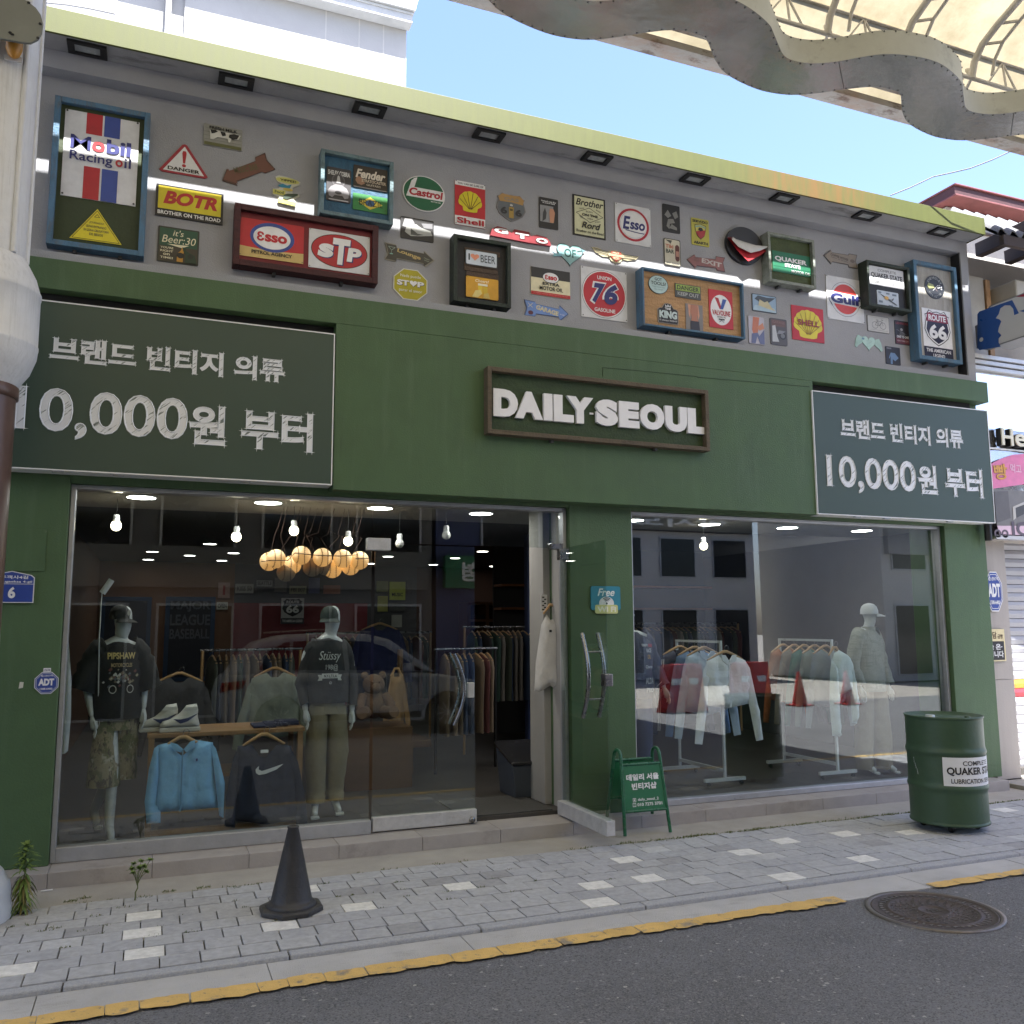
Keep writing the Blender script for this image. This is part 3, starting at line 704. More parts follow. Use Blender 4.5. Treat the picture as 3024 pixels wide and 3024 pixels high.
for k in (0, 1): d_ = Vector((PER*k, 0, 0)); mb.bar(a+d_+Vector((0, .01, -.001)), b+d_+Vector((0, -.01, -.001)), .005, pm('rivet', (.03, .03, .03), .5), .002)
mb.build('sheet_seam', rbn)
mb = MB(); RIV = pm('rivet', (.03, .03, .03), .5)
for c, s_ in ((cut(ci, -1, 9.5), 1), (cut(co, -1, 9.5), -1)):
    for p in resample(c, 130):
        mb.lathe([(.0, -.006), (.006, -.003), (.008, 0)], (p[0], p[1]+s_*.016, ZR-.001), RIV, 6, cap=False)
        if s_ == 1: mb.box((p[0]-.005, p[1]-.006, ZR+.185), (p[0]+.005, p[1]-.001, ZR+.195), RIV)
mb.build('rivets', rbn)['kind'] = 'stuff'
mb = MB()
for X in range(-5, 10, 2): mb.bar((X+.3, 5.25, ZR+.1), (X+.3, 5.6, 6.40), .03, CSTEEL)
mb.build('hanger', rbn)
# loose cable from the roof edge to the canopy
mb = MB(); A = atY(2630, 577, 6.32); B = atY(2985, 446, 5.95)
pts = [atY(px, py, 6.32+(5.95-6.32)*i/6) for i, (px, py) in enumerate(((2630, 577), (2690, 553), (2755, 522), (2810, 510), (2865, 497), (2930, 472), (2990, 444)))]
mb.tube(pts, .006, pm('grey_cable', (.10, .09, .09), .6), 6); o = mb.build('overhead_cable'); tag(o, 'thin grey cable sagging from the lime roof edge to the canopy', 'cable')
# ================================================================== signs on the grey wall
WY = 6.619                     # face of the grey wall
W = C(216, 217, 219, .5, 'cloth'); WH = C(232, 232, 232); BK = C(18, 18, 20); RED = C(178, 34, 46); REDB = C(190, 40, 50, .5, 'cloth'); NAVY = C(36, 42, 110); BLU = C(48, 72, 150)
YL = C(222, 205, 40); YLC = C(222, 205, 40, .5, 'cloth'); CREAM = C(228, 222, 190); CRC = C(230, 222, 186, .5, 'cloth'); GRN = C(20, 96, 64); GRC = C(26, 110, 76, .5, 'cloth'); SCR = C(70, 70, 70); DGY = C(62, 62, 64); ORGE = C(222, 140, 62); MINT = C(176, 214, 204); PINK = C(214, 150, 128); SKIN = C(205, 150, 120); TIN = C(205, 208, 210)
def woodmat(name, col, dark, streak, sc=4):
    m = pm(name, col, .7, 0, .22, sc, .5, 50, streak=streak); stain(m, dark, sc*1.4, .5, .72, streak, .8); return m
WD_BLUE = woodmat('blue_painted_wood', (.075, .16, .25), (.12, .11, .10), (3, 3, .8)); WD_TEAL = woodmat('teal_weathered_wood', (.13, .20, .22), (.04, .05, .05), (2, 2, 2))
WD_DKG = woodmat('dark_green_wood', (.022, .032, .022), (.01, .01, .01), (3, 3, 1)); WD_MAR = woodmat('maroon_wood', (.055, .012, .012), (.02, .006, .006), (1, 3, 5)); WD_RAW = woodmat('raw_pine', (.42, .25, .115), (.22, .11, .045), (.7, 3, 7))
WD_GRY = woodmat('grey_plywood', (.36, .345, .31), (.26, .245, .22), (5, 3, .8)); WD_SIL = woodmat('silvered_wood', (.22, .24, .21), (.06, .09, .05), (3, 3, 3)); WD_OLV = woodmat('olive_board', (.055, .075, .022), (.03, .045, .015), (1, 2, 2))
WD_BRN = woodmat('brown_frame_wood', (.10, .075, .045), (.045, .035, .02), (1, 3, 4)); WD_BB = woodmat('teal_blue_board', (.03, .10, .17), (.025, .07, .12), (3, 3, .6)); WD_BLK = pm('black_board', (.014, .014, .015), .6, 0, .2, 5, .3, 40); WD_SLAT = woodmat('dark_slat_wood', (.075, .048, .03), (.02, .013, .01), (.6, 2, 9))
WD_GB = woodmat('green_name_board', (.03, .055, .018), (.022, .04, .014), (1, 2, 6))
def box_frame(tl, br, label, fm, bm, bar=.035, depth=.10, wall=WY, group='framed boxes on the grey wall', back=None, slats=None, name='framed_board'):
    back = back if back is not None else depth-.04
    yf = wall-depth; a = atY(tl[0], tl[1], yf); b = atY(br[0], br[1], yf); x0, z1, x1, z0 = a.x, a.z, b.x, b.z
    t = empty(name, label, 'framed board', ((x0+x1)/2, wall, z0), group)
    mb = MB()
    mb.box((x0, yf, z0), (x0+bar, wall, z1), fm); mb.box((x1-bar, yf, z0), (x1, wall, z1), fm)
    mb.box((x0+bar, yf+.001, z1-bar), (x1-bar, wall, z1), fm); mb.box((x0+bar, yf+.001, z0), (x1-bar, wall, z0+bar), fm)
    mb.build('frame', t, bevel=.003)
    mb = MB(); mb.box((x0+bar-.002, wall-back, z0+bar-.002), (x1-bar+.002, wall-.002, z1-bar+.002), bm)
    if slats: slats(mb, x0+bar, x1-bar, z0+bar, z1-bar, wall-back)
    mb.build('backboard', t)
    for u in (.28, .75): mb = MB(); mb.box((x0+(x1-x0)*u-.012, yf+depth*.5, z0-.022), (x0+(x1-x0)*u+.012, wall, z0-.001), SCR); mb.build('hanging_bracket', t)
    return wall-back, t
# --- blue box with the striped racing oil banner
y1, _ = box_frame((163, 279), (424, 757), 'tall blue wooden box frame with green board beside the white post', WD_BLUE, pm('green_box_board', (.035, .05, .018), .7, 0, .15, 3, .3, 40), .038)
s = Sign((194, 322), (400, 611), y1, .006).base(W)
for a, b, m in ((.285, .50, RED), (.525, .74, BLU)): s.rect(a, .755, b, 1, m); s.rect(a, .0, b, .375, m)
s.text('M', .09, .56, .36, .72, NAVY, .004); s.text('o', .375, .56, .55, .68, RED, .05); s.text('bil', .57, .56, .90, .73, NAVY, .05)
s.text('Racing', .09, .395, .66, .535, NAVY, .012); s.text('o', .70, .425, .80, .510, RED, .03); s.text('il', .82, .425, .91, .54, NAVY, .012); s.screws(SCR, .02)
s.done('banner', 'white banner with red and blue stripes and Racing oil lettering in the blue frame', 'banner')
s = Sign((211, 606), (359, 727), y1, .005); tri = [(0, .14), (.535, 1), (1, .02)]; s.base(YL, rr(0, 0, 1, 1, .01) if 0 else [(0, .03), (.5, 1), (1, .03)])
s.line([(.045, .06), (.5, .94), (.955, .06)], .014, BK, True); s.line([(.45, .74), (.5, .83), (.55, .74)], .012, BK, True)
for i, (tx, hw) in enumerate((('¡CUIDADO!', .14), ('ESTAS ENTRANDO', .19), ('EN ZONA OBLIGATORIA', .24), ('DE BESOS', .13))): s.text(tx, .5-hw, .53-i*.115, .5+hw, .60-i*.115, DGY, .01)
s.done('warning_triangle', 'yellow triangular warning sign low in the blue frame')
# --- loose signs
s = Sign((474, 414), (613, 530), WY); s.base(C(160, 32, 52), [(0, .06), (.06, .0), (.94, .0), (1, .06), (.55, .97), (.5, 1), (.45, .97)]); s.poly([(.075, .065), (.925, .065), (.5, .92)], WH)
s.poly([(.455, .70), (.47, .77), (.53, .77), (.545, .70), (.522, .37), (.478, .37)], RED); s.ell(.5, .295, .042, .05, RED); s.text('DANGER', .17, .10, .83, .215, BK, .045)
s.done('danger_triangle', 'white danger triangle with red border and exclamation mark')
s = Sign((603, 364), (714, 449), WY).base(C(150, 150, 142), r=.05)
for i in range(5): s.rect(.02, .12+i*.17, .98, .13+i*.17, C(96, 96, 88))
s.rect(.02, .03, .98, .17, C(98, 100, 60)); s.text('FRESH MILK', .14, .78, .86, .92, BK, .02)
s.poly([(.17, .30), (.155, .72), (.25, .76), (.70, .72), (.86, .74), (.95, .70), (.90, .50), (.80, .46), (.72, .50), (.68, .30), (.64, .30), (.62, .45), (.35, .45), (.25, .30)], C(215, 214, 205))
for q in ([(.16, .74), (.30, .76), (.36, .70), (.27, .60), (.2, .56)], [(.42, .73), (.55, .72), (.57, .58), (.48, .52), (.45, .6)], [(.66, .66), (.78, .72), (.92, .70), (.86, .5), (.74, .46), (.64, .52)]): s.poly(q, BK)
s.done('milk_sign', 'small grey plate showing a black and white cow under Fresh Milk', 'sign')
def pxpoly(pts, Y):
    return [(p.x, p.z) for p in (atY(a, b, Y) for a, b in pts)]
def arrow(name, pts, label, m, rim, texts, extra=None):
    q = pxpoly(pts, WY-.004); x0 = min(p[0] for p in q); x1 = max(p[0] for p in q); z0 = min(p[1] for p in q); z1 = max(p[1] for p in q)
    s = Sign((x0, z1), (x1, z0), WY, px=False); n = [((p[0]-x0)/(x1-x0), (p[1]-z0)/(z1-z0)) for p in q]; s.base(rim, n)
    c = (sum(p[0] for p in n)/len(n), sum(p[1] for p in n)/len(n)); s.poly([(c[0]+(p[0]-c[0])*.955, c[1]+(p[1]-c[1])*.90) for p in n], m)
    for tx, a, b, cc, d, tm, bo, rot in texts: s.text(tx, a, b, cc, d, tm, bo, rot=rot)
    if extra: extra(s)
    return s.done(name, label)
BRN = C(112, 70, 58); arrow('arrow_sign', ((656, 534), (670, 498), (674, 506), (756, 475), (754, 464), (783, 451), (788, 472), (813, 500), (783, 512), (775, 507), (695, 538), (701, 548)),
    'rust brown arrow sign tilted down, pointing to the yellow racing sign', BRN, C(78, 50, 42), [('MUSIC BAR', .20, .40, .68, .56, C(92, 84, 54), .03, rad(21))])
s = Sign((806, 516), (885, 616), WY); s.base(C(196, 196, 180), [(.18, .06), (.80, .0), (.86, .2), (.78, .26), (.98, .40), (.96, .46), (.72, .46), (.72, .66), (.98, .80), (1, .90), (.7, .97), (.5, 1), (.2, 1), (.08, .93), (.14, .80), (.34, .72), (.22, .56), (.0, .50), (.0, .32), (.24, .28)])
s.ell(.53, .87, .42, .10, C(200, 198, 110)); s.text('YIPPEE!', .26, .83, .84, .91, BK, .03); s.poly([(.18, .66), (.3, .60), (.62, .62), (.68, .76), (.52, .70), (.36, .74)], C(40, 130, 160))
s.ell(.55, .56, .18, .05, C(200, 180, 90)); s.rect(.02, .34, .46, .50, C(206, 202, 100)); s.text('Food', .08, .38, .40, .48, C(70, 90, 60), .03); s.poly([(.38, .24), (.50, .22), (.92, .42), (.90, .47), (.55, .42), (.40, .36)], C(46, 66, 50)); s.poly([(.20, .20), (.86, .16), (.84, .03), (.22, .07)], C(226, 222, 110))
s.done('cutout_sign', 'small cut-out sign with yellow hat banner, blue bowl and bottle')
s = Sign((462, 543), (657, 666), WY, .012).base(BK).rect(.035, .235, .965, .955, YLC); s.text('BOTR', .11, .40, .91, .83, C(186, 38, 42), .07, .25); s.text('BROTHER ON THE ROAD', .035, .055, .965, .175, WH, .03)
s.done('banner', 'yellow and black banner with slanted red BOTR letters', 'banner')
s = Sign((468, 666), (585, 787), WY).base(C(34, 40, 36), r=.03).rect(.03, .03, .97, .97, C(58, 52, 40)).rect(.04, .46, .96, .96, C(30, 78, 58)); s.text("it's", .36, .76, .62, .93, CREAM, .0, .2); s.text('Beer:30', .10, .55, .92, .76, CREAM, .0, .2); s.poly([(.22, .51), (.76, .53), (.58, .44)], CREAM)
for i, tx in enumerate(("YOU'RE", 'RIGHT', 'on', 'TIME!')): s.text(tx, .07 if i != 2 else .14, .37-i*.095, .38 if i != 2 else .30, .43-i*.095, CREAM, .02)
for cx, sh, m in ((.56, .04, C(190, 140, 50)), (.76, -.10, C(20, 52, 34))): s.poly([(cx-.09, .04), (cx+.10-sh, .04), (cx+.09-sh*.6, .26), (cx+.04+sh, .36), (cx+.05+sh*1.4, .46), (cx-.02+sh*1.4, .46), (cx-.04+sh, .36), (cx-.08, .26)], m)
s.ell(.56, .22, .09, .08, BK).ell(.80, .22, .07, .07, C(16, 30, 22)); s.done('beer_sign', 'dark green square plate with two beer bottles below the yellow banner')
# --- maroon box with two banners
y2, _ = box_frame((694, 597), (1116, 838), 'long maroon wooden box frame holding two oil banners', WD_MAR, pm('crimson_board', (.16, .012, .018), .6, 0, .2, 2, .3, 40, streak=(1, 1, 4)), .045, .11)
s = Sign((709, 641), (895, 781), y2).base(REDB).poly([(0, 0), (1, 0), (1, .27), (.5, .22), (0, .27)], C(206, 178, 112, .5, 'cloth')); s.ell(.505, .575, .345, .385, BLU); s.ell(.5, .565, .29, .30, WH)
def esso(s, x0, z0, x1, z1, m, bold=.06): w_ = (x1-x0); s.text('\u0190', x0, z0, x0+w_*.24, z1, m, bold); s.text('sso', x0+w_*.26, z0, x1, z0+(z1-z0)*.80, m, bold)
esso(s, .265, .45, .735, .70, C(188, 30, 48)); s.text('PETROL AGENCY', .19, .10, .82, .19, BK, .03); s.screws(SCR, .03); s.done('banner', 'red and tan petrol banner with a white oval ringed in blue', 'banner')
s = Sign((913, 674), (1090, 814), y2).base(W); s.ell(.5, .51, .465, .435, BK).ell(.5, .51, .452, .42, RED)
for tx, a, b, c, d in (('s', .14, .30, .40, .66), ('T', .385, .16, .68, .84), ('P', .615, .27, .86, .64)): s.text(tx, a+.015, b-.02, c+.015, d-.02, NAVY, .10, .10)
for tx, a, b, c, d in (('s', .14, .30, .40, .66), ('T', .385, .16, .68, .84), ('P', .615, .27, .86, .64)): s.text(tx, a, b, c, d, WH, .08, .10)
s.screws(SCR, .03); s.done('banner', 'white banner with a red oval and three leaning white letters', 'banner')
# --- teal box
y3, _ = box_frame((949, 437), (1161, 664), 'teal weathered box frame with blue board and three plates', WD_TEAL, WD_BB, .03, .11)
s = Sign((965, 491), (1035, 603), y3).base(C(58, 56, 60), r=.05).text('SHELBY COBRA', .05, .77, .95, .91, C(214, 214, 214), .04); s.ell(.48, .62, .27, .20, C(96, 94, 98)).ell(.48, .62, .22, .17, C(66, 64, 68)).poly([(.40, .55), (.44, .74), (.48, .78), (.53, .74), (.57, .55)], C(190, 190, 190))
s.poly([(.1, .14), (.06, .30), (.18, .42), (.36, .50), (.62, .50), (.82, .42), (.92, .30), (.90, .14), (.74, .10), (.66, .18), (.34, .18), (.24, .10)], C(140, 138, 142)).ell(.48, .26, .14, .05, C(50, 48, 52)).rect(.1, .02, .9, .055, C(170, 168, 170)); s.done('car_plate', 'dark grey plate with an old racing car drawn head-on')
s = Sign((1044, 486), (1143, 569), y3).base(C(52, 44, 38), r=.04).poly([(.06, .30), (.10, .52), (.24, .46), (.34, .22), (.24, .12), (.12, .16)], C(160, 122, 98)); s.text('Fender', .06, .44, .94, .84, C(222, 214, 200), .05, .3); s.text('STRATOCASTER', .24, .27, .96, .41, C(200, 186, 164), .05); s.text('GUITARS', .38, .12, .80, .22, C(190, 180, 160), .03); s.done('guitar_plate', 'dark brown guitar plate with cream script lettering')
s = Sign((1042, 569), (1143, 635), y3).base(C(44, 124, 62), r=.04).poly([(.16, .5), (.5, .88), (.86, .5), (.5, .12)], C(214, 196, 70)).ell(.5, .5, .13, .20, C(50, 90, 130)); s.text('BRAZIL', .18, .33, .86, .70, BK, .0); s.done('flag_plate', 'green number plate with a yellow diamond and blue disc')
s = Sign((1189, 510), (1313, 636), WY, .009); n = 48; s.base(WH, [(.5+.5*math.cos(2*math.pi*i/n), .5+.5*math.sin(2*math.pi*i/n)) for i in range(n)]).ell(.5, .5, .478, .478, GRN)
s.poly([(.20, .81), (.08, .36), (.985, .36), (.97, .64), (.27, .64), (.34, .93), (.27, .90)], WH); s.text('Castrol', .15, .405, .95, .62, C(176, 20, 44), .055, .12); s.text('MOTOR OIL', .66, .29, .90, .325, WH, .02); s.done('round_sign', 'round green and white motor oil sign with red lettering')
s = Sign((1183, 638), (1280, 718), WY).base(C(40, 40, 42), r=.05).poly([(.05, .55), (.12, .92), (.34, .95), (.42, .74), (.2, .5)], C(150, 150, 152)).poly([(.62, .80), (.96, .86), (.96, .62), (.7, .6)], C(120, 120, 124)).poly([(.12, .30), (.2, .66), (.46, .72), (.60, .60), (.90, .50), (.96, .30), (.6, .20), (.3, .14)], C(176, 178, 174)).poly([(.3, .5), (.5, .3), (.7, .28), (.5, .2), (.3, .2)], C(84, 86, 84)); s.done('picture_plate', 'black and white picture plate with pale abstract shapes')
arrow('arrow_sign', ((1137, 715), (1169, 722), (1170, 731), (1255, 749), (1253, 741), (1283, 770), (1255, 789), (1253, 780), (1170, 764), (1169, 773), (1136, 766), (1145, 748)), 'black arrow sign with gold Lounge script and a cocktail glass', C(66, 64, 58), C(150, 146, 134), [('Lounge', .24, .40, .72, .66, C(196, 172, 110), .05, rad(-12)), ('Happy', .78, .40, .90, .48, C(150, 160, 140), .02, rad(-12)), ('Hour', .79, .30, .89, .37, C(150, 160, 140), .02, rad(-12))],
      lambda s: s.line([(.07, .80), (.13, .62), (.20, .78)], .02, C(170, 190, 180), True).line([(.13, .62), (.125, .44)], .015, C(170, 190, 180)).ell(.125, .43, .035, .03, C(150, 200, 190)))
s = Sign((1162, 789), (1261, 893), WY); o8 = [(.29, 1), (.71, 1), (1, .71), (1, .29), (.71, 0), (.29, 0), (0, .29), (0, .71)]; s.base(C(226, 226, 214), o8).poly([(.5+(u-.5)*.95, .5+(v-.5)*.95) for u, v in o8], C(178, 168, 32)).text('Nada puede', .20, .70, .80, .82, WH, .0)
for q, m in ((.012, BK), (0, WH)): s.text('ST', .10+q, .44-q, .46+q, .62-q, m, .07); s.poly([(u+q, v-q) for u, v in heart(.58, .53, .22, .2)], m); s.text('P', .70+q, .44-q, .90+q, .62-q, m, .07)
s.text('parar el amor', .16, .22, .84, .34, WH, .0); s.done('octagon_sign', 'mustard octagon stop sign with a white heart')
def scallop(s, m, dark, cx, cy, w_, h, ribs=7):
    pts = [(cx-w_*.16, cy-h*.5), (cx-w_*.30, cy-h*.46), (cx-w_*.33, cy-h*.28)]
    for i in range(ribs):
        a0 = rad(196-i*212/ribs); a1 = rad(196-(i+1)*212/ribs)
        for k in range(5):
            a = a0+(a1-a0)*k/4; r = 1+.05*math.sin(math.pi*k/4); pts.append((cx+w_*.5*r*math.cos(a)*.98, cy-h*.05+h*.53*r*math.sin(a)*.98))
    pts += [(cx+w_*.33, cy-h*.28), (cx+w_*.30, cy-h*.46), (cx+w_*.16, cy-h*.5)]; s.poly(pts, m)
    for i in range(1, ribs):
        a = rad(196-i*212/ribs); s.line([(cx+w_*.05*math.cos(a), cy-h*.36), (cx+w_*.46*math.cos(a), cy-h*.05+h*.47*math.sin(a))], .012, dark)
s = Sign((1343, 532), (1432, 677), WY).base(REDB).rect(0, .90, 1, 1, WH).rect(0, 0, 1, .205, WH); s.text('YOU CAN BE SURE OF', .08, .925, .94, .968, DGY, .02); scallop(s, YL, C(90, 40, 20), .5, .56, .76, .48); s.text('Shell', .06, .035, .95, .165, C(180, 20, 44), .03); s.screws(SCR, .02); s.done('petrol_sign', 'tall red sign with a plain yellow scallop emblem and white lower band')
SH = [(.5, 0), (.30, .10), (.10, .24), (.0, .44), (.04, .62), (.08, .76), (.03, .86), (.10, .88), (.20, 1), (.34, .94), (.5, .97), (.66, .94), (.80, 1), (.90, .88), (.97, .86), (.92, .76), (.96, .62), (1, .44), (.90, .24), (.70, .10)]
def shield(s, m, k=1.): s.poly([(.5+(u-.5)*k, .5+(v-.5)*k) for u, v in SH], m)
s = Sign((1465, 566), (1552, 663), WY); s.base(C(120, 116, 116), SH); shield(s, C(98, 104, 110), .93); s.poly([(.06, .84), (.20, .97), (.5, .95), (.80, .97), (.94, .84), (.9, .66), (.5, .70), (.12, .68)], C(176, 138, 84)); s.text('GAS', .26, .74, .76, .86, C(140, 130, 118), .05)
s.text('6', .14, .24, .36, .50, C(48, 48, 52), .08); s.text('6', .64, .22, .86, .48, C(48, 48, 52), .08); s.rect(.42, .12, .58, .52, C(170, 140, 70)).rect(.45, .38, .55, .46, C(90, 80, 50)).ell(.5, .58, .05, .045, C(190, 190, 186)).line([(.46, .53), (.54, .53)], .03, DGY); s.done('shield_sign', 'faded shield sign with a yellow petrol pump between two sixes')
s = Sign((1591, 581), (1648, 681), WY).base(C(34, 34, 38), r=.03).rect(.05, .20, .74, .74, C(150, 152, 156)); s.text('Verkauft mein Bier', .1, .86, .9, .91, WH, .02); s.text('an unserem Stand', .18, .81, .82, .855, WH, .02); s.poly([(.16, .2), (.2, .5), (.3, .66), (.38, .5), (.34, .3)], C(60, 62, 66)).poly([(.56, .20), (.52, .52), (.56, .66), (.74, .66), (.82, .54), (.76, .22), (.70, .20)], SKIN); s.done('poster_plate', 'black poster plate with a bare-legged figure against white')
s = Sign((1690, 573), (1788, 710), WY).base(BK).rect(.05, .035, .95, .965, C(214, 214, 176, .5, 'cloth')); s.text('Brother', .09, .75, .94, .92, BK, .025, .3); s.line([(.10, .56), (.5, .72), (.92, .54), (.52, .36)], .012, BK, True); s.text('BORN', .40, .60, .60, .645, DGY, .0); s.text('ON THE', .27, .50, .76, .565, BK, .07); s.text('1984', .43, .43, .60, .47, DGY, .0)
s.text('TRADE', .18, .66, .34, .69, DGY, .02, rot=rad(14)); s.text('MARK', .70, .66, .86, .69, DGY, .02, rot=rad(-22)); s.text('DESIGN', .18, .44, .36, .47, DGY, .02, rot=rad(-22)); s.text('STUDIO', .66, .39, .84, .42, DGY, .02, rot=rad(14)); s.text('Rord', .25, .20, .84, .36, BK, .025, .3); s.text('Brother on the Road', .09, .085, .92, .15, BK, .02); s.done('road_plate', 'cream poster with black border, black script and a diamond outline')
q = pxpoly(((1446, 697), (1452, 676), (1468, 669), (1494, 676), (1510, 690), (1518, 678), (1562, 687), (1566, 700), (1584, 694), (1612, 702), (1624, 718), (1626, 728), (1560, 718), (1448, 696)), WY-.01)
x0 = min(p[0] for p in q); x1 = max(p[0] for p in q); z0 = min(p[1] for p in q); z1 = max(p[1] for p in q); s = Sign((x0, z1), (x1, z0), WY, .02, px=False); s.base(C(128, 30, 42), [((p[0]-x0)/(x1-x0), (p[1]-z0)/(z1-z0)) for p in q])
for tx, a, c, b in (('G', .06, .30, .38), ('T', .40, .64, .22), ('O', .74, .95, .10)): s.text(tx, a, b, c, b+.50, C(60, 30, 36), .12); s.text(tx, a+.01, b+.03, c-.01, b+.47, C(200, 198, 196), .06)
s.done('badge_sign', 'long red car badge with three silver letters')
s = Sign((1624, 712), (1729, 795), WY); s.base(C(54, 84, 88), [(.5+.36*math.cos(0), 0)]*0 + [((p[0]), (p[1])) for p in heart(.55, .5, .74, 1.0)]); s.poly(heart(.55, .5, .71, .95), C(140, 184, 184)); s.text('OF', .39, .40, .72, .78, C(34, 72, 70), .03); s.poly([(.0, .58), (.10, .44), (.06, .32), (.32, .40), (.34, .52), (.14, .48)], C(120, 176, 190)); s.line([(.76, .72), (.92, .80)], .03, C(50, 60, 60)); s.poly([(.88, .86), (1, .80), (.92, .70)], C(110, 150, 160)); s.done('heart_sign', 'mint heart sign pierced by an arrow with two dark letters')
s = Sign((1746, 728), (1888, 790), WY); wg = [(.0, .95), (.12, .98), (.30, .78), (.38, .92), (.5, 1), (.62, .92), (.70, .78), (.96, .82), (1, .86), (.92, .52), (.74, .36), (.64, .4), (.60, .15), (.5, .0), (.40, .15), (.36, .4), (.22, .36), (.08, .6)]; s.base(C(196, 186, 150), wg)
for k in range(4):
    s.line([(.36, .46+k*.10), (.10-.02*k, .56+k*.11)], .035, BK); s.line([(.64, .46+k*.10), (.90+.02*k, .52+k*.09)], .035, BK)
s.poly([(.40, .90), (.60, .90), (.62, .5), (.5, .06), (.38, .5)], C(172, 74, 58)); s.text('HOT', .43, .72, .57, .86, C(210, 190, 160), .04); s.rect(.34, .50, .66, .66, C(206, 170, 140)); s.text('American Racing', .36, .54, .64, .62, C(110, 70, 60), .0); s.text('ROD', .44, .24, .56, .44, C(210, 190, 160), .04); s.done('winged_badge', 'cream winged badge with a red shield in its middle')
# --- dark box with two plates
def slat(mb, x0, x1, z0, z1, y):
    r = random.Random(3); z = z0+.06
    while z < z1-.06: hh = r.uniform(.025, .05); mb.box((x0+.07+r.uniform(0, .02), y-.006, z), (x1-.05-r.uniform(0, .03), y, z+hh-.004), WD_SLAT if r.random() < .8 else WD_BLK); z += hh
y4, _ = box_frame((1340, 689), (1510, 910), 'deep black-green box frame with dark slats and two beer plates', WD_DKG, WD_BLK, .032, .11, slats=slat)
y4 -= .006
s = Sign((1374, 736), (1468, 794), y4).base(C(60, 74, 84), r=.08).rect(.02, .03, .98, .97, C(206, 216, 226), .08); s.text('I', .09, .30, .135, .74, C(40, 52, 62), .03); s.poly(heart(.29, .52, .27, .46), C(232, 150, 118)); s.text('BEER', .47, .26, .93, .76, C(40, 52, 62), .0); s.screws(SCR, .1); s.done('number_plate', 'white number plate with a peach heart and BEER')
s = Sign((1376, 814), (1471, 889), y4).base(C(214, 160, 44), r=.05); s.text('Cheers!', .28, .76, .70, .90, C(240, 226, 190), .02, .2); s.poly([(.38, .18), (.36, .62), (.50, .62), (.50, .2)], C(226, 196, 60)).poly([(.54, .14), (.52, .58), (.66, .60), (.66, .16)], C(214, 180, 50)).rect(.36, .60, .66, .70, C(238, 232, 210)).poly([(.18, .02), (.28, .34), (.44, .40), (.48, .22), (.36, .02)], C(226, 206, 130)).poly([(.52, .02), (.54, .22), (.68, .30), (.74, .02)], C(206, 180, 96)).screws(SCR, .06); s.done('beer_plate', 'orange plate showing two hands raising beer glasses')
s = Sign((1567, 787), (1683, 885), WY).base(CRC).rect(0, .63, 1, 1, C(46, 46, 48, .5, 'cloth')).rect(0, 0, 1, .125, C(186, 40, 46)); s.ell(.5, .68, .215, .20, BK).ell(.5, .68, .20, .185, WH); esso(s, .35, .60, .66, .77, C(188, 30, 48)); s.text('EXTRA', .29, .39, .72, .50, BK, .04); s.text('MOTOR OIL', .21, .20, .81, .345, BK, .02); s.text('LUBRICATES PROTECTS SAVES', .06, .04, .94, .085, C(220, 130, 120), .01); s.done('banner', 'black over cream motor oil banner with red base strip', 'banner')
arrow('arrow_sign', ((1548, 884), (1580, 891), (1581, 897), (1655, 914), (1653, 902), (1679, 928), (1655, 948), (1652, 937), (1581, 927), (1580, 935), (1548, 932), (1555, 909)), 'light blue arrow sign reading Garage under the cream banner', C(112, 146, 208), C(70, 92, 140), [('GARAGE', .26, .38, .77, .66, C(212, 202, 160), .07, rad(-10)), ('rt 20', .80, .34, .90, .42, C(214, 220, 230), .02, rad(-10))],
      lambda s: s.ell(.14, .26, .055, .12, C(90, 40, 60)).line([(.08, .82), (.18, .58)], .03, C(214, 210, 190)).line([(.18, .82), (.09, .58)], .03, C(214, 210, 190)))
s = Sign((1714, 785), (1852, 953), WY).base(W); s.ell(.5, .5, .485, .475, C(40, 44, 60)).ell(.5, .5, .478, .468, WH).ell(.5, .5, .455, .445, C(190, 44, 56, .5, 'cloth')); s.text('UNION', .35, .78, .66, .855, WH, .03); s.text('GASOLINE', .28, .14, .73, .215, WH, .03)
s.text('7', .18, .27, .55, .73, WH, .13, .25); s.text('6', .45, .27, .82, .75, WH, .13, .2); s.text('7', .23, .30, .52, .70, NAVY, .075, .25); s.text('6', .49, .30, .79, .72, NAVY, .075, .2); s.screws(SCR, .03); s.done('banner', 'square white banner with a big red disc and blue seventy six', 'banner')
s = Sign((1815, 598), (1922, 732), WY).base(W); s.ell(.5, .5, .45, .42, C(176, 34, 52)).ell(.5, .5, .385, .36, WH).ell(.5, .5, .365, .34, C(120, 124, 150)).ell(.5, .5, .36, .335, WH); s.text('E', .20, .36, .42, .70, NAVY, .045, .2); s.text('sso', .40, .38, .83, .57, NAVY, .045, .15); s.line([(.28, .34), (.5, .32), (.66, .31), (.80, .31)], .022, NAVY); s.screws(SCR, .03); s.done('banner', 'square white banner with a red ring round navy script', 'banner')
s = Sign((1955, 601), (2008, 692), WY).base(C(30, 30, 32), r=.04)
for q in ([(.1, .6), (.3, .8), (.5, .6), (.3, .5)], [(.55, .7), (.8, .8), (.9, .6), (.7, .5)], [(.2, .2), (.3, .46), (.6, .5), (.7, .36), (.4, .3), (.36, .1)], [(.36, .14), (.5, .3), (.8, .2), (.8, .1)]): s.poly(q, C(130, 130, 126))
s.done('picture_plate', 'tall dark plate with a grey sketch of a seated figure')
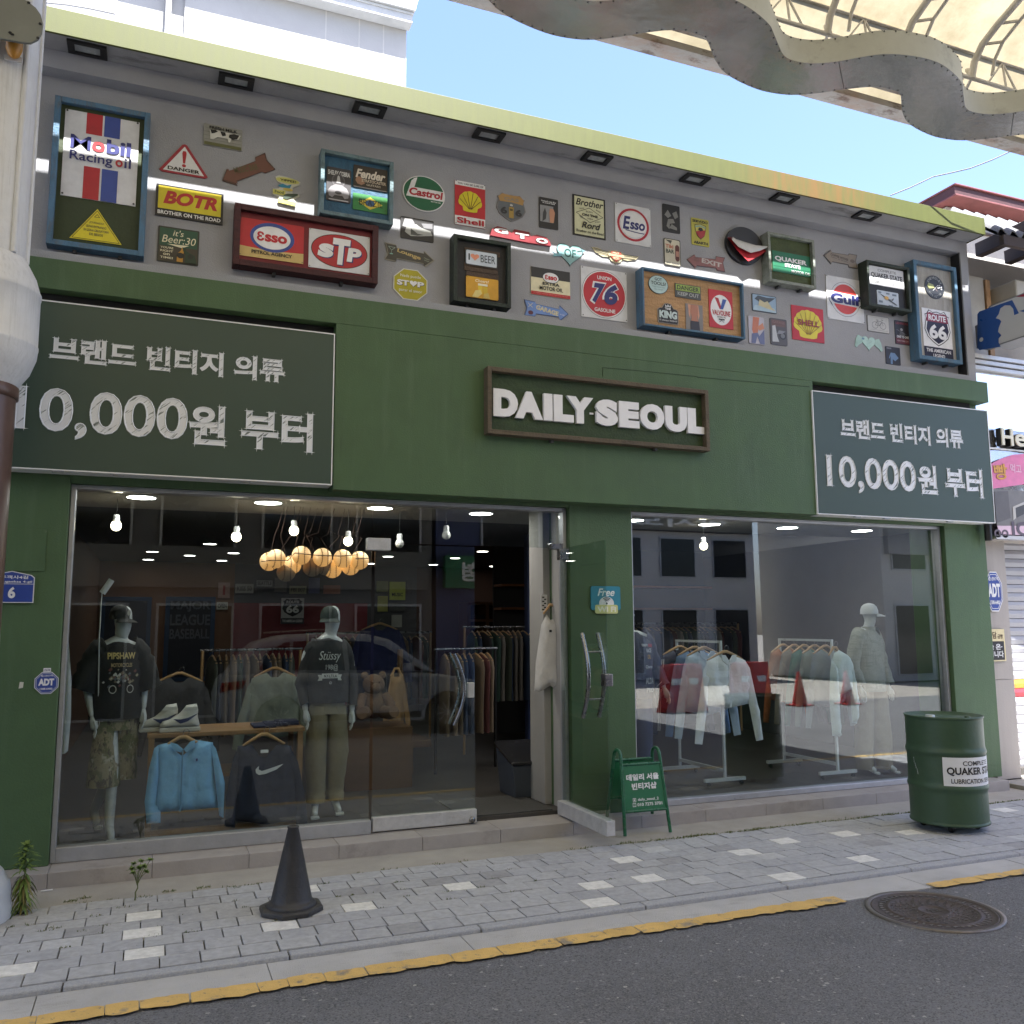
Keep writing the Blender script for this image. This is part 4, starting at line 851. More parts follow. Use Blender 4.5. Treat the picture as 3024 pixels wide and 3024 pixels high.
s = Sign((1959, 702), (2010, 790), WY).base(C(66, 64, 58), r=.06).rect(.04, .03, .96, .97, C(206, 200, 178), .06); s.poly([(.08, .94), (.5, .94), (.4, .80), (.3, .86)], C(84, 84, 74)); s.text('Tiki', .08, .64, .56, .78, C(190, 110, 84), .05); s.text('BAR', .10, .45, .60, .60, C(64, 74, 64), .04); s.rect(.66, .18, .92, .80, C(104, 58, 48), .1).rect(.70, .36, .88, .56, C(190, 140, 120)); s.text('BEST DRINKS', .12, .07, .90, .12, DGY, .03); s.done('tiki_plate', 'cream bar plate with a brown carved mask post')
s = Sign((2040, 642), (2094, 731), WY).base(C(186, 178, 72), r=.03); s.text('SERVIZIO', .06, .84, .94, .94, BK, .07); s.text('ABARTH', .10, .05, .92, .15, BK, .07); shd = [(.5, .22), (.28, .36), (.20, .55), (.18, .76), (.5, .82), (.84, .76), (.80, .55), (.72, .36)]; s.poly(shd, C(60, 66, 50)).poly([(.5+(u-.5)*.9, .53+(v-.53)*.9) for u, v in shd], C(200, 190, 90)).poly([(.22, .50), (.80, .60), (.72, .38), (.5, .25), (.30, .38)], C(168, 52, 56)).poly([(.20, .70), (.5, .76), (.80, .70), (.8, .64), (.5, .70), (.2, .64)], C(140, 170, 150)).poly([(.36, .58), (.42, .66), (.58, .66), (.66, .58), (.5, .52)], BK); s.done('service_plate', 'yellow service plate with a small heraldic shield')
arrow('arrow_sign', ((2028, 766), (2050, 751), (2052, 759), (2114, 766), (2115, 757), (2141, 761), (2135, 776), (2141, 803), (2118, 799), (2115, 792), (2056, 785), (2053, 792)), 'dusty pink arrow sign reading Exit above the blue-edged pine box', C(146, 96, 92), C(104, 70, 68), [('EXIT', .38, .36, .90, .66, C(196, 186, 180), .05, rad(-5)), ('WAY', .17, .58, .32, .68, C(120, 86, 80), .03, rad(-5)), ('OUT', .17, .43, .32, .53, C(120, 86, 80), .03, rad(-5))])
# round board whose printed skin has peeled and folded over
pd = empty('peeling_disc', 'round black board whose red skin has peeled and flopped over', 'sign', (atY(2193, 728, WY).x, WY, atY(2193, 728, WY).z), 'signs on the grey wall')
s = Sign((2137, 664), (2249, 792), WY, .03); s.base(pm('black_disc', (.022, .022, .026), .5), [(.5+.5*math.cos(2*math.pi*i/n), .5+.5*math.sin(2*math.pi*i/n)) for i in range(n)]); s.mb.build('disc', pd)
mb = MB(); fx = lambda u, v, d: (s.x0+u*s.W, s.y-d, s.z0+v*s.H)
top = [(.0, .62), (.25, .60), (.5, .565), (.75, .53), (1.0, .515)]
lowr = [(.08, .42), (.25, .22), (.50, .02), (.78, .20), (1.0, .38)]; loww = [(.05, .50), (.22, .34), (.55, .24), (.80, .34), (1.0, .46)]
mb.add([fx(u, v, .012) for u, v in top]+[fx(u, v, .045) for u, v in lowr], [(i, i+5, i+6, i+1) for i in range(4)], RED, True); mb.build('peeled_skin', pd)
mb = MB(); mb.add([fx(u, v, .018) for u, v in top]+[fx(u, (v+top[i][1])/2, .075) for i, (u, v) in enumerate(loww)]+[fx(u, v, .06) for u, v in loww], [(r*5+i, r*5+i+5, r*5+i+6, r*5+i+1) for r in (0, 1) for i in range(4)], C(206, 204, 200), True); mb.build('folded_back', pd)
# --- pine box
y5, _ = box_frame((1896, 787), (2202, 1001), 'pine box frame with blue edges holding five small plates', WD_BLUE, WD_RAW, .018, .12)
s = Sign((1913, 809), (1973, 873), y5); s.base(C(60, 70, 70), [(.5+.5*math.cos(2*math.pi*i/n), .5+.5*math.sin(2*math.pi*i/n)) for i in range(n)]).ell(.5, .5, .47, .47, C(180, 206, 204)); s.text('GOT', .32, .70, .68, .86, C(50, 64, 66), .02); s.text('TOOLS?', .12, .47, .88, .65, C(50, 64, 66), .02); s.text('They better not', .18, .32, .82, .40, C(110, 140, 140), .0); s.text('be mine!', .30, .2, .7, .28, C(110, 140, 140), .0); s.done('round_plate', 'round pale blue plate asking Got Tools in the pine box')
s = Sign((1992, 836), (2069, 888), y5).base(C(70, 72, 70)).rect(.03, .50, .97, .95, C(148, 172, 74)); s.text('DANGER', .07, .56, .93, .88, C(44, 50, 40), .02); s.text('KEEP OUT', .09, .14, .92, .40, C(170, 172, 168), .02); s.done('danger_plate', 'green and grey danger plate reading Keep Out')
s = Sign((1940, 891), (2003, 961), y5); kg = [(.03, .0), (.97, .0), (1, .08), (1, .66), (.90, .74), (.80, .74), (.66, .96), (.5, 1), (.34, .96), (.20, .74), (.10, .74), (0, .66), (0, .08)]; s.base(C(150, 140, 128), kg).poly([(.5+(u-.5)*.93, .5+(v-.5)*.95) for u, v in kg], C(20, 20, 22)); s.text('THE', .36, .67, .64, .77, WH, .05); s.text('KING', .08, .25, .93, .62, C(196, 212, 210), .09); s.text('IS always RIGHT', .08, .09, .93, .19, C(200, 200, 200), .03); s.poly([(.36, .80), (.36, .92), (.44, .85), (.5, .94), (.56, .85), (.64, .92), (.64, .80)], C(190, 190, 190)); s.done('king_plate', 'black arched plate with a crown and big pale KING')
s = Sign((2023, 896), (2076, 983), y5).base(C(130, 124, 120)).poly([(.14, .98), (.18, .6), (.26, .46), (.30, .98)], SKIN).poly([(.74, .98), (.8, .6), (.72, .44), (.68, .98)], SKIN).poly([(.30, .98), (.28, .7), (.34, .5), (.28, .36), (.74, .36), (.66, .5), (.72, .7), (.70, .98)], C(176, 118, 92)).poly([(.24, .0), (.26, .38), (.76, .38), (.8, .0)], C(46, 44, 52)); s.done('jeans_plate', 'brown toned plate showing a bare back above dark jeans')
s = Sign((2091, 853), (2165, 975), y5).base(REDB); s.ell(.5, .48, .44, .40, WH).poly([(.24, .80), (.40, .79), (.54, .50), (.44, .50)], C(178, 40, 48)).poly([(.58, .78), (.74, .77), (.58, .50), (.46, .50)], C(52, 84, 160)); s.text('VALVOLINE', .12, .33, .88, .47, C(178, 30, 44), .03); s.text('RACING OIL', .33, .27, .68, .31, DGY, .02)
for k in (-1, 1): s.line([(.5-k*.10, .15), (.5+k*.06, .24)], .01, DGY); s.rect(.5+k*.04-.04+.04*k, .21, .5+k*.04+.08*1, .245, DGY)
s.done('banner', 'red banner with a white oval and red-blue V in the pine box', 'banner')
# --- lower right cluster
s = Sign((2219, 866), (2293, 928), WY).base(C(70, 80, 90), r=.06).rect(.02, .04, .98, .96, C(150, 176, 200), .06).poly([(.1, .7), (.24, .92), (.6, .86), (.95, .9), (.7, .6), (.3, .55)], C(70, 78, 84)).poly([(.02, .04), (.1, .34), (.9, .3), (.98, .04)], C(176, 200, 214)).poly([(.24, .34), (.3, .7), (.5, .56), (.62, .66), (.8, .3), (.96, .14), (.6, .22)], C(206, 196, 156)); s.done('picture_plate', 'sky blue plate with a pin-up lying before an aeroplane')
s = Sign((2208, 932), (2258, 1020), WY).base(C(190, 186, 196), r=.05).poly([(.3, .98), (.22, .5), (.3, .3), (.56, .34), (.7, .98)], C(200, 120, 84)).poly([(.5, .6), (.9, .8), (1, .6), (.7, .5)], C(206, 136, 100)).poly([(.14, .02), (.18, .36), (.56, .42), (.66, .3), (.98, .56), (.98, .02), (.7, .02), (.52, .28), (.4, .02)], C(104, 112, 150)); s.done('jeans_plate', 'lilac plate showing bare midriff and ripped blue jeans')
s = Sign((2272, 938), (2325, 1023), WY).base(C(84, 80, 80), r=.05).rect(.08, .70, .92, .94, C(112, 84, 76)).poly([(.1, .1), (.12, .7), (.3, .74), (.4, .3), (.5, .12)], C(196, 198, 200)).ell(.72, .36, .2, .14, C(40, 40, 42)).ell(.72, .36, .13, .09, C(120, 120, 122)).poly([(.36, .4), (.5, .56), (.9, .54), (.7, .44)], C(140, 142, 146)).text('GARAGE', .14, .80, .86, .9, C(140, 110, 104), .03); s.done('motor_plate', 'grey garage plate with a motorcycle wheel and boots')
s = Sign((2335, 900), (2434, 1015), WY).base(REDB); scallop(s, YL, C(120, 60, 30), .5, .5, .88, .84, 9); s.text('SHELL', .17, .44, .84, .61, C(150, 40, 40), .035); s.done('petrol_sign', 'square red sign with a yellow scallop bearing red letters')
arrow('arrow_sign', ((2432, 754), (2453, 738), (2455, 745), (2506, 753), (2507, 749), (2531, 753), (2527, 772), (2533, 794), (2507, 790), (2505, 782), (2456, 773), (2454, 780)), 'tan arrow sign reading Coffee House', C(142, 130, 116), C(84, 76, 68), [('COFFEE HOUSE', .20, .52, .72, .68, C(70, 60, 52), .04, rad(-7)), ('best in town', .22, .40, .70, .47, C(90, 80, 70), .02, rad(-7))], lambda s: s.ell(.84, .48, .07, .12, C(110, 96, 84)))
s = Sign((2437, 812), (2552, 957), WY).base(W); s.poly([(.10, .62), (.16, .64)] + [(.5+.40*math.cos(rad(a)), .5+.40*math.sin(rad(a))) for a in range(150, 29, -8)] + [(.90, .62), (.95, .55), (.95, .42), (.88, .36)] + [(.5+.40*math.cos(rad(a)), .5+.40*math.sin(rad(a))) for a in range(-30, -151, -8)] + [(.10, .36), (.05, .44), (.05, .56)], C(50, 54, 84)); s.ell(.5, .5, .395, .392, C(214, 216, 220))
s.poly([(.065, .56), (.12, .615), (.88, .615), (.935, .55), (.935, .43), (.87, .375), (.12, .375), (.065, .44)], C(214, 216, 220)); s.poly([(.5+.34*math.cos(rad(a)), .5+.345*math.sin(rad(a))) for a in range(22, 159, 6)], C(206, 66, 56)); s.poly([(.5+.34*math.cos(rad(a)), .5+.345*math.sin(rad(a))) for a in range(-158, -21, 6)], C(206, 66, 56)); s.text('Gulf', .10, .385, .92, .615, C(40, 44, 104), .075); s.screws(SCR, .02); s.done('banner', 'square white banner with an orange disc split by navy letters', 'banner')
y6, _ = box_frame((2267, 682), (2412, 853), 'silvery wooden box frame with olive board beside the peeling disc', WD_SIL, WD_OLV, .028, .11)
s = Sign((2279, 739), (2394, 820), y6).base(GRC).line([(.0, .78), (1, .78)], .012, C(20, 80, 56)).line([(.02, .27), (1, .27)], .012, C(20, 80, 56)); s.text('QUAKER', .06, .50, .90, .76, WH, .06); s.text('STATE', .31, .30, .72, .47, WH, .04); s.text('MOTOR OIL', .48, .06, .98, .20, WH, .03); s.done('banner', 'green motor oil banner with stepped white words on the olive board', 'banner')
y7, _ = box_frame((2559, 766), (2694, 922), 'black-green box frame with two white plates beside the blue frame', WD_DKG, WD_BLK, .028, .12)
s = Sign((2564, 783), (2669, 856), y7).base(W); s.text('COMPLETE', .25, .74, .78, .88, DGY, .0); s.text('QUAKER STATE', .05, .37, .95, .66, BK, .035); s.text('LUBRICATION SERVICE', .10, .10, .93, .27, DGY, .0); s.screws(SCR, .05); s.done('banner', 'white lubrication service banner on the black-green board', 'banner')
s = Sign((2588, 856), (2654, 912), y7).base(C(190, 198, 206), r=.06)
for q in ((.06, .82, .2, .92), (.42, .8, .58, .9), (.7, .76, .9, .88), (.06, .2, .24, .34), (.5, .06, .7, .12)): s.rect(*q, C(110, 122, 132))
s.poly([(.08, .80), (.42, .60), (.92, .18), (.86, .16), (.40, .48)], C(60, 62, 62)).ell(.42, .55, .10, .12, C(206, 160, 70)).poly([(.5, .5), (.7, .42), (.76, .58), (.72, .60), (.66, .48)], C(80, 78, 70)); s.done('plane_plate', 'pale plate showing a yellow-nosed propeller aeroplane')
s = Sign((2559, 929), (2626, 987), WY).base(C(120, 118, 114), r=.06).rect(.02, .03, .98, .97, C(196, 194, 188), .06)
for cx in (.34, .70):
    s.line([(cx+.135*math.cos(rad(a)), .42+.20*math.sin(rad(a))) for a in range(0, 360, 24)], .02, DGY, True)
s.line([(.34, .42), (.44, .68), (.66, .68), (.70, .42)], .02, DGY); s.line([(.44, .68), (.54, .40), (.66, .66)], .02, DGY); s.line([(.34, .42), (.54, .40)], .02, DGY); s.line([(.40, .74), (.48, .74)], .03, DGY); s.line([(.62, .78), (.70, .76)], .03, DGY)
for v in (.12, .88): s.rect(.1, v-.01, .9, v+.01, C(170, 168, 162))
s.done('bicycle_plate', 'off-white plate with a line drawing of a bicycle')
s = Sign((2640, 945), (2686, 1021), WY).base(C(40, 36, 40), r=.03); s.text('LENNON', .08, .84, .92, .94, C(140, 50, 56), .04); s.rect(.02, .02, .98, .26, C(104, 44, 52)); s.ell(.45, .62, .09, .06, C(170, 168, 166)).poly([(.24, .36), (.34, .52), (.54, .54), (.7, .40), (.6, .34)], C(90, 88, 90)).line([(.1, .6), (.8, .42)], .015, C(130, 128, 126)); s.text('ONE TO ONE', .08, .26, .92, .36, WH, .05); s.text('NEW YORK CITY', .10, .10, .90, .17, C(190, 160, 160), .03); s.done('concert_plate', 'dark concert plate with a guitarist and red base')
s = Sign((2522, 985), (2606, 1042), WY); hp = heart(.5, .46, .50, .92); wl = [(.30, .55), (.26, .86), (.12, .95), (.05, .70), (.0, .2), (.06, .12), (.14, .3), (.22, .4)]; s.base(C(160, 196, 184), hp); s.mb.poly([s.P(*p) for p in wl], s.Y-.006, s.Y, C(170, 200, 188)); s.mb.poly([s.P(1-u, v-.08) for u, v in wl], s.Y-.006, s.Y, C(170, 200, 188)); s.poly(heart(.5, .46, .46, .85), C(186, 216, 204)).ell(.30, .74, .05, .07, C(110, 150, 170))
for k in range(5): s.line([(.40, .66-k*.1), (.62-.02*k, .64-k*.1)], .016, C(130, 170, 160)); s.line([(.05+.04*k, .3+.05*k), (.08+.04*k, .6)], .02, C(140, 176, 166))
s.done('winged_heart', 'pale mint heart sign with two drooping wings')
s = Sign((2613, 1022), (2659, 1080), WY).base(C(34, 34, 40), r=.04).rect(.08, .86, .4, .94, C(120, 120, 124)).poly([(.3, .02), (.32, .5), (.24, .3), (.2, .36), (.34, .66), (.62, .66), (.86, .4), (.62, .2), (.46, .3), (.44, .02)], C(110, 140, 176)); s.done('picture_plate', 'small dark plate with a pale blue blot, lowest on the wall')
y8, _ = box_frame((2697, 765), (2844, 1076), 'tall blue-edged box frame with plywood back at the corner column', WD_BLUE, WD_GRY, .04, .12)
s = Sign((2728, 809), (2789, 888), y8, .006); s.base(C(44, 46, 50), [(.5+.5*math.cos(2*math.pi*i/n), .5+.5*math.sin(2*math.pi*i/n)) for i in range(n)]); s.arc('CHEVROLET', .5, .5, .40, 90, 130, .10, C(176, 176, 172)); s.arc('CORVETTE', .5, .5, .40, 270, 110, .09, C(150, 150, 146), True); s.line([(.40, .34), (.66, .60)], .018, WH); s.line([(.62, .34), (.36, .58)], .018, C(150, 130, 130)); s.poly([(.10, .52), (.18, .64), (.42, .60), (.48, .46), (.3, .42), (.2, .40)], C(166, 170, 110))
for i in range(3):
    for j in range(2): s.rect(.64+i*.08, .46+j*.09-i*.02+(i % 2)*.04, .69+i*.08, .51+j*.09-i*.02+(i % 2)*.04, WH)
s.done('round_plate', 'round charcoal plate with crossed flags on plywood')
s = Sign((2720, 908), (2815, 1068), y8).base(WH).rect(0, 0, 1, .235, C(28, 28, 52)); s.text('THE AMERICAN', .08, .13, .92, .20, WH, .03); s.text('LEGEND', .30, .03, .70, .10, WH, .03)
shl = [(.5+(u-.5)*.90, .26+v*.72) for u, v in SH]; s.poly(shl, BK); s.poly([(.5+(u-.5)*.95, .62+(v-.62)*.95) for u, v in shl], WH); s.poly([(.5+(u-.5)*.86, .62+(v-.62)*.87) for u, v in shl], C(28, 28, 52)); s.poly([(.12, .74), (.16, .90), (.24, .925), (.5, .905), (.76, .925), (.84, .90), (.88, .74)], C(140, 44, 64)); s.text('ROUTE', .20, .765, .80, .885, WH, .05); s.text('66', .20, .40, .80, .69, WH, .055); s.done('shield_banner', 'white shield banner reading Route 66 over a navy strip', 'banner')

# ================================================================== shop name sign and price boards
yN, nm = box_frame((1440, 1080), (2098, 1332), 'brown framed shop name sign with thick white letters', WD_BRN, WD_GB, .035, .09, 6.40, None, back=.03, name='name_sign')
nm['category'] = 'shop sign'
if 'group' in nm: del nm['group']
LET = pm('white_foam_letters', (.80, .80, .82), .5, 0, .04, 12)
boxes = (('D', 1457, 1144, 1530, 1230), ('A', 1522, 1154, 1604, 1239), ('I', 1606, 1160, 1632, 1243), ('L', 1635, 1163, 1695, 1249), ('Y', 1674, 1167, 1753, 1252), ('S', 1760, 1178, 1826, 1262), ('E', 1828, 1183, 1889, 1266), ('O', 1890, 1190, 1963, 1273), ('U', 1964, 1198, 2030, 1281), ('L', 2030, 1205, 2087, 1284))
zs = []
for ch, a, b, c, d in boxes:
    p = atY(a, b, yN-.03); q = atY(c, d, yN-.03); zs.append((p.z, q.z))
zt = sum(z[0] for z in zs)/len(zs); zb = sum(z[1] for z in zs)/len(zs)
for ch, a, b, c, d in boxes:
    p = atY(a, b, yN-.03); q = atY(c, d, yN-.03); mb = MB(); fit_text(mb, ch, p.x, zb+.0, q.x, zt, yN-.001, LET, .115 if ch not in 'I' else .12, depth=.03)
    mb.build('letter', nm)
mb = MB(); p = atY(1742, 1218, yN-.01); q = atY(1753, 1224, yN-.01); mb.box((p.x, yN-.008, q.z), (q.x, yN, p.z), LET); mb.build('hyphen', nm)
BOARD = pm('price_board_film', (.038, .066, .048), .48, 0, .05, 2, spec=.5)
CHALK = bpy.data.materials.new('chalk_hatch'); CHALK.use_nodes = True; N, L = nodes(CHALK); b = N['Principled BSDF']; tc = N.new('ShaderNodeTexCoord'); mp = N.new('ShaderNodeMapping')
mp0 = N.new('ShaderNodeMapping'); mp0.inputs['Rotation'].default_value = (0, rad(42), 0); L.new(tc.outputs['Object'], mp0.inputs[0]); mp.inputs['Scale'].default_value = (9, 9, 95); L.new(mp0.outputs[0], mp.inputs[0]); nz = N.new('ShaderNodeTexNoise'); nz.inputs['Scale'].default_value = 1; nz.inputs['Detail'].default_value = 2; L.new(mp.outputs[0], nz.inputs['Vector'])
cr = N.new('ShaderNodeValToRGB'); cr.color_ramp.interpolation = 'LINEAR'; cr.color_ramp.elements[0].position = .335; cr.color_ramp.elements[0].color = (.13, .16, .15, 1); cr.color_ramp.elements[1].position = .40; cr.color_ramp.elements[1].color = (.74, .76, .79, 1); L.new(nz.outputs[0], cr.inputs[0]); L.new(cr.outputs[0], b.inputs['Base Color']); b.inputs['Roughness'].default_value = .5
CHW = pm('chalk_outline', (.76, .78, .80), .5, 0, .03, 20); TRIM = pm('white_trim', (.78, .78, .78), .4, 0, .05, 10)
def price_board(x0, x1, z0, z1, y, label, lines, side):
    t = empty('price_board', label, 'price sign', ((x0+x1)/2, y, z0), 'price boards over the windows'); e = .008
    mb = MB(); mb.box((x0+e, y, z0+e), (x1-e, 6.545, z1-e), BOARD); mb.build('panel', t)
    mb = MB(); yf = y-.003
    for a, b_ in (((x0, yf, z0), (x0+e, 6.545, z1)), ((x1-e, yf, z0), (x1, 6.545, z1)), ((x0+e, yf, z0), (x1-e, 6.545, z0+e)), ((x0+e, yf, z1-e), (x1-e, 6.545, z1))): mb.box(a, b_, TRIM)
    mb.build('edge_trim', t)
    for tx, a, b_, c, d, bo in lines:
        mb = MB(); fit_text(mb, tx, a, b_, c, d, y-.0015, CHALK, bo); fit_text(mb, tx, a, b_, c, d, y-.003, CHW, bo, outline=.011, ref=(tx, bo, 0.))
        # overshooting chalk ticks at the ends of the long strokes
        v, f = text_mesh(tx, bo, 0., 0.); mb.build('lettering', t)
        g = MB(); a0 = min(p.x for p in v); a1 = max(p.x for p in v); q0 = min(p.y for p in v); q1 = max(p.y for p in v); sx = (c-a)/(a1-a0); sz = (d-b_)/(q1-q0); r = random.Random(5); k = (d-b_)*.075; w_ = .0028
        ed = {}
        for fc in f:
            for i in range(len(fc)): ed[(fc[i], fc[(i+1) % len(fc)])] = 1
        out = [(i, j) for (i, j) in ed if (j, i) not in ed]
        for i, j in out:
            p, q = v[i], v[j]; X0, Z0, X1, Z1 = a+(p.x-a0)*sx, b_+(p.y-q0)*sz, a+(q.x-a0)*sx, b_+(q.y-q0)*sz; L_ = math.hypot(X1-X0, Z1-Z0)
            if L_ < (d-b_)*.085: continue
            ux, uz = (X1-X0)/L_, (Z1-Z0)/L_
            if min(abs(ux), abs(uz)) > .25: continue
            for (cx, cz, s_) in ((X0, Z0, -1), (X1, Z1, 1)):
                l_ = k*r.uniform(.6, 1.2); e0 = (cx, cz); e1 = (cx+ux*l_*s_, cz+uz*l_*s_); nx, nz_ = -uz*w_, ux*w_
                g.poly([(e0[0]-nx, e0[1]-nz_), (e0[0]+nx, e0[1]+nz_), (e1[0], e1[1])], y-.0035, y-.0035, CHW)
        if g.v: g.build('chalk_tick', t)
    mb = MB()
    for u in (.2, .36, .72): mb.box((x0+(x1-x0)*u, y+.01, z0-.010), (x0+(x1-x0)*u+.07, y+.04, z0-.001), ALU)
    mb.build('clip', t); return t
yb = 6.385
def tb(tl, br): p = atY(*tl, yb); q = atY(*br, yb); return p.x, q.z, q.x, p.z
l1 = (*tb((146, 988), (836, 1134)), 0)
def line(tx, pl, pr, zt_, zb_, bo): return (tx, atY(pl, 1100, yb).x, zb_, atY(pr, 1200, yb).x, zt_, bo)
z1t = atY(155, 992, yb).z; z1b = atY(836, 1130, yb).z; z2t = atY(179, 1149, yb).z; z2b = atY(243, 1298, yb).z; z3t = atY(660, 1203, yb).z; z3b = atY(915, 1336, yb).z
price_board(-1.10, atY(985, 1200, yb).x, atY(980, 1433, 6.385).z, atY(982, 985, 6.385).z, yb, 'dark green price board with chalk letters partly behind the white post', [line('브랜드 빈티지 의류', 145, 836, z1t, z1b, .026), line('10,000', 55, 554, z2t, z2b, .012), line('원 부터', 566, 924, z3t, z3b, .022)], 0)
XR = lambda px, py: atY(px, py, yb).x; ZR_ = lambda px, py: atY(px, py, yb).z
s_ = .4783; R = lambda x, y: (2100+x*s_, 600+y*s_)
price_board(XR(2404, 1300), XR(2925, 1350), ZR_(2415, 1518), ZR_(2403, 1153), yb, 'glossy price board with chalk letters at the far corner', [
    ('브랜드 빈티지 의류', XR(*R(800, 1400)), ZR_(*R(1520, 1512)), XR(*R(1550, 1450)), ZR_(*R(830, 1330)), .026), ('10,000', XR(*R(712, 1600)), ZR_(*R(940, 1790)), XR(*R(1262, 1700)), ZR_(*R(850, 1565)), .012), ('원 부터', XR(*R(1278, 1700)), ZR_(*R(1665, 1820)), XR(*R(1672, 1700)), ZR_(*R(1330, 1622)), .022)], 1)
# small signs on the pillars
s = Sign((1743, 1731), (1831, 1812), 6.549, .012); p = [rr(0, .155, 1, 1, .08, s.W/s.H)]; s.base(C(44, 136, 160), rr(0, .13, 1, 1, .08, s.W/s.H)); s.text('Free', .22, .64, .80, .92, C(226, 236, 232), .02, .3); s.ell(.52, .38, .25, .24, C(228, 232, 230)); s.rect(.13, .0, .90, .32, C(206, 210, 140), .06); s.text('Wi Fi', .20, .06, .84, .26, C(236, 236, 216), .06)
for r in (.07, .12, .17): s.line([(.52+r*math.cos(rad(a)), .40+r*1.1*math.sin(rad(a))) for a in range(45, 136, 15)], .028, C(30, 60, 66))
s.ell(.52, .37, .03, .04, C(30, 60, 66)); s.done('wifi_sign', 'teal free wifi plate on the green pillar behind the open glass door', 'sign', None)
s = Sign((104, 1985), (171, 2048), 6.549, .008); s.base(WH, [(.5+.5*math.cos(rad(22.5+45*i))*1.08, .5+.5*math.sin(rad(22.5+45*i))*1.08) for i in range(8)]); s.poly([(.5+.5*math.cos(rad(22.5+45*i))*1.02, .5+.5*math.sin(rad(22.5+45*i))*1.02) for i in range(8)], BLU)
s.line([(.5+.46*math.cos(rad(22.5+45*i)), .5+.46*math.sin(rad(22.5+45*i))) for i in range(8)], .014, WH, True); s.text('캡스경비구역', .26, .78, .74, .87, WH, .02); s.rect(.12, .34, .88, .72, BLU); s.text('ADT', .16, .38, .82, .70, WH, .09); s.text('1588-6400', .24, .19, .76, .28, WH, .03); s.done('security_sign', 'blue octagon security sticker on the green pillar by the first window', 'sign', 'security signs')
s = Sign((129, 1973), (150, 1986), 6.549, .004).base(WH).text('경비구역', .1, .2, .9, .8, NAVY, .03); s.done('sticker', 'tiny white sticker just above the blue octagon on the pillar', 'sticker', None)
a = atY(104, 1692, 6.54); b = atY(14, 1780, 6.54); s = Sign((b.x-.10, a.z+.01), (a.x, b.z), 6.542, .012, px=False)
ap = [(0, 0), (1, 0), (1, .80), (.93, .88), (.5, 1), (.07, .88), (0, .80)]; s.base(WH, ap).poly([(.5+(u-.5)*.965, .48+(v-.48)*.95) for u, v in ap], BLU); s.text('전주객사4길', .12, .75, .86, .86, WH, .03); s.text('Jeonjugaeksa 4-gil', .06, .615, .95, .70, WH, .02); s.rect(.02, .585, .98, .60, WH); s.text('6', .44, .14, .60, .50, WH, .06); s.done('address_plate', 'blue house number plate with a white six beside the post', 'sign', None)
mb = MB(); a = atY(62, 2024, 6.549); mb.poly([(a.x-.012, a.z-.02), (a.x+.012, a.z-.015), (a.x+.014, a.z+.02), (a.x-.008, a.z+.022)], 6.546, 6.549, C(206, 204, 190)); tag(mb.build('torn_sticker'), 'scrap of pale torn sticker on the green pillar', 'sticker')
# ================================================================== street furniture
WPAINT = pm('white_post_paint', (.62, .63, .65), .5, 0, .08, 5, .15, 60); stain(WPAINT, (.36, .36, .36), 9, .50, .75, (6, 6, .25), .55); stain(WPAINT, (.38, .18, .07), 7, .68, .75, (7, 7, .12), .9)
BPAINT = pm('brown_post_paint', (.10, .055, .042), .35, 0, .12, 5, .1, 50); stain(BPAINT, (.20, .13, .10), 6, .6, .8, (3, 3, .4), .5)
PX, PY = -.995, 5.86
post = empty('arcade_post', 'thick white arcade post with flared sleeve and brown lower shaft', 'post', (PX, PY, 0))
mb = MB(); mb.lathe([(.192, .2), (.192, 2.93)], (PX, PY, 0), BPAINT, 40, cap=False); mb.lathe([(.192, 2.93), (.205, 2.935), (.205, 3.0), (.195, 3.01)], (PX, PY, 0), BPAINT, 40, cap=False); mb.build('lower_shaft', post)
mb = MB(); mb.lathe([(.195, 3.0), (.21, 3.03), (.255, 3.10), (.285, 3.19), (.29, 3.24), (.292, 3.245), (.292, 3.262), (.288, 3.265), (.288, 3.56), (.292, 3.565), (.292, 3.585), (.284, 3.60), (.26, 3.68), (.215, 3.765), (.198, 3.79)], (PX, PY, 0), WPAINT, 48, cap=False); mb.build('flared_sleeve', post)
mb = MB(); mb.lathe([(.192, 3.78), (.192, 6.32)], (PX, PY, 0), WPAINT, 48, cap=True); mb.build('upper_shaft', post)
for a in (.2, -.75, -1.7):
    mb = MB(); mb.tube([(PX+.196*math.cos(a), PY+.196*math.sin(a), 3.79), (PX+.196*math.cos(a), PY+.196*math.sin(a), 6.3)], .018, WPAINT, 8); mb.build('conduit', post)
mb = MB(); mb.lathe([(.318, 0), (.318, .075), (.312, .08), (.308, .15), (.298, .19), (.293, .195), (.262, .25), (.22, .29), (.195, .305)], (PX+.02, PY, 0), pm('galvanised_base', (.50, .53, .57), .4, .2, .10, 6, .1, 50), 48); mb.build('base_cover', post)
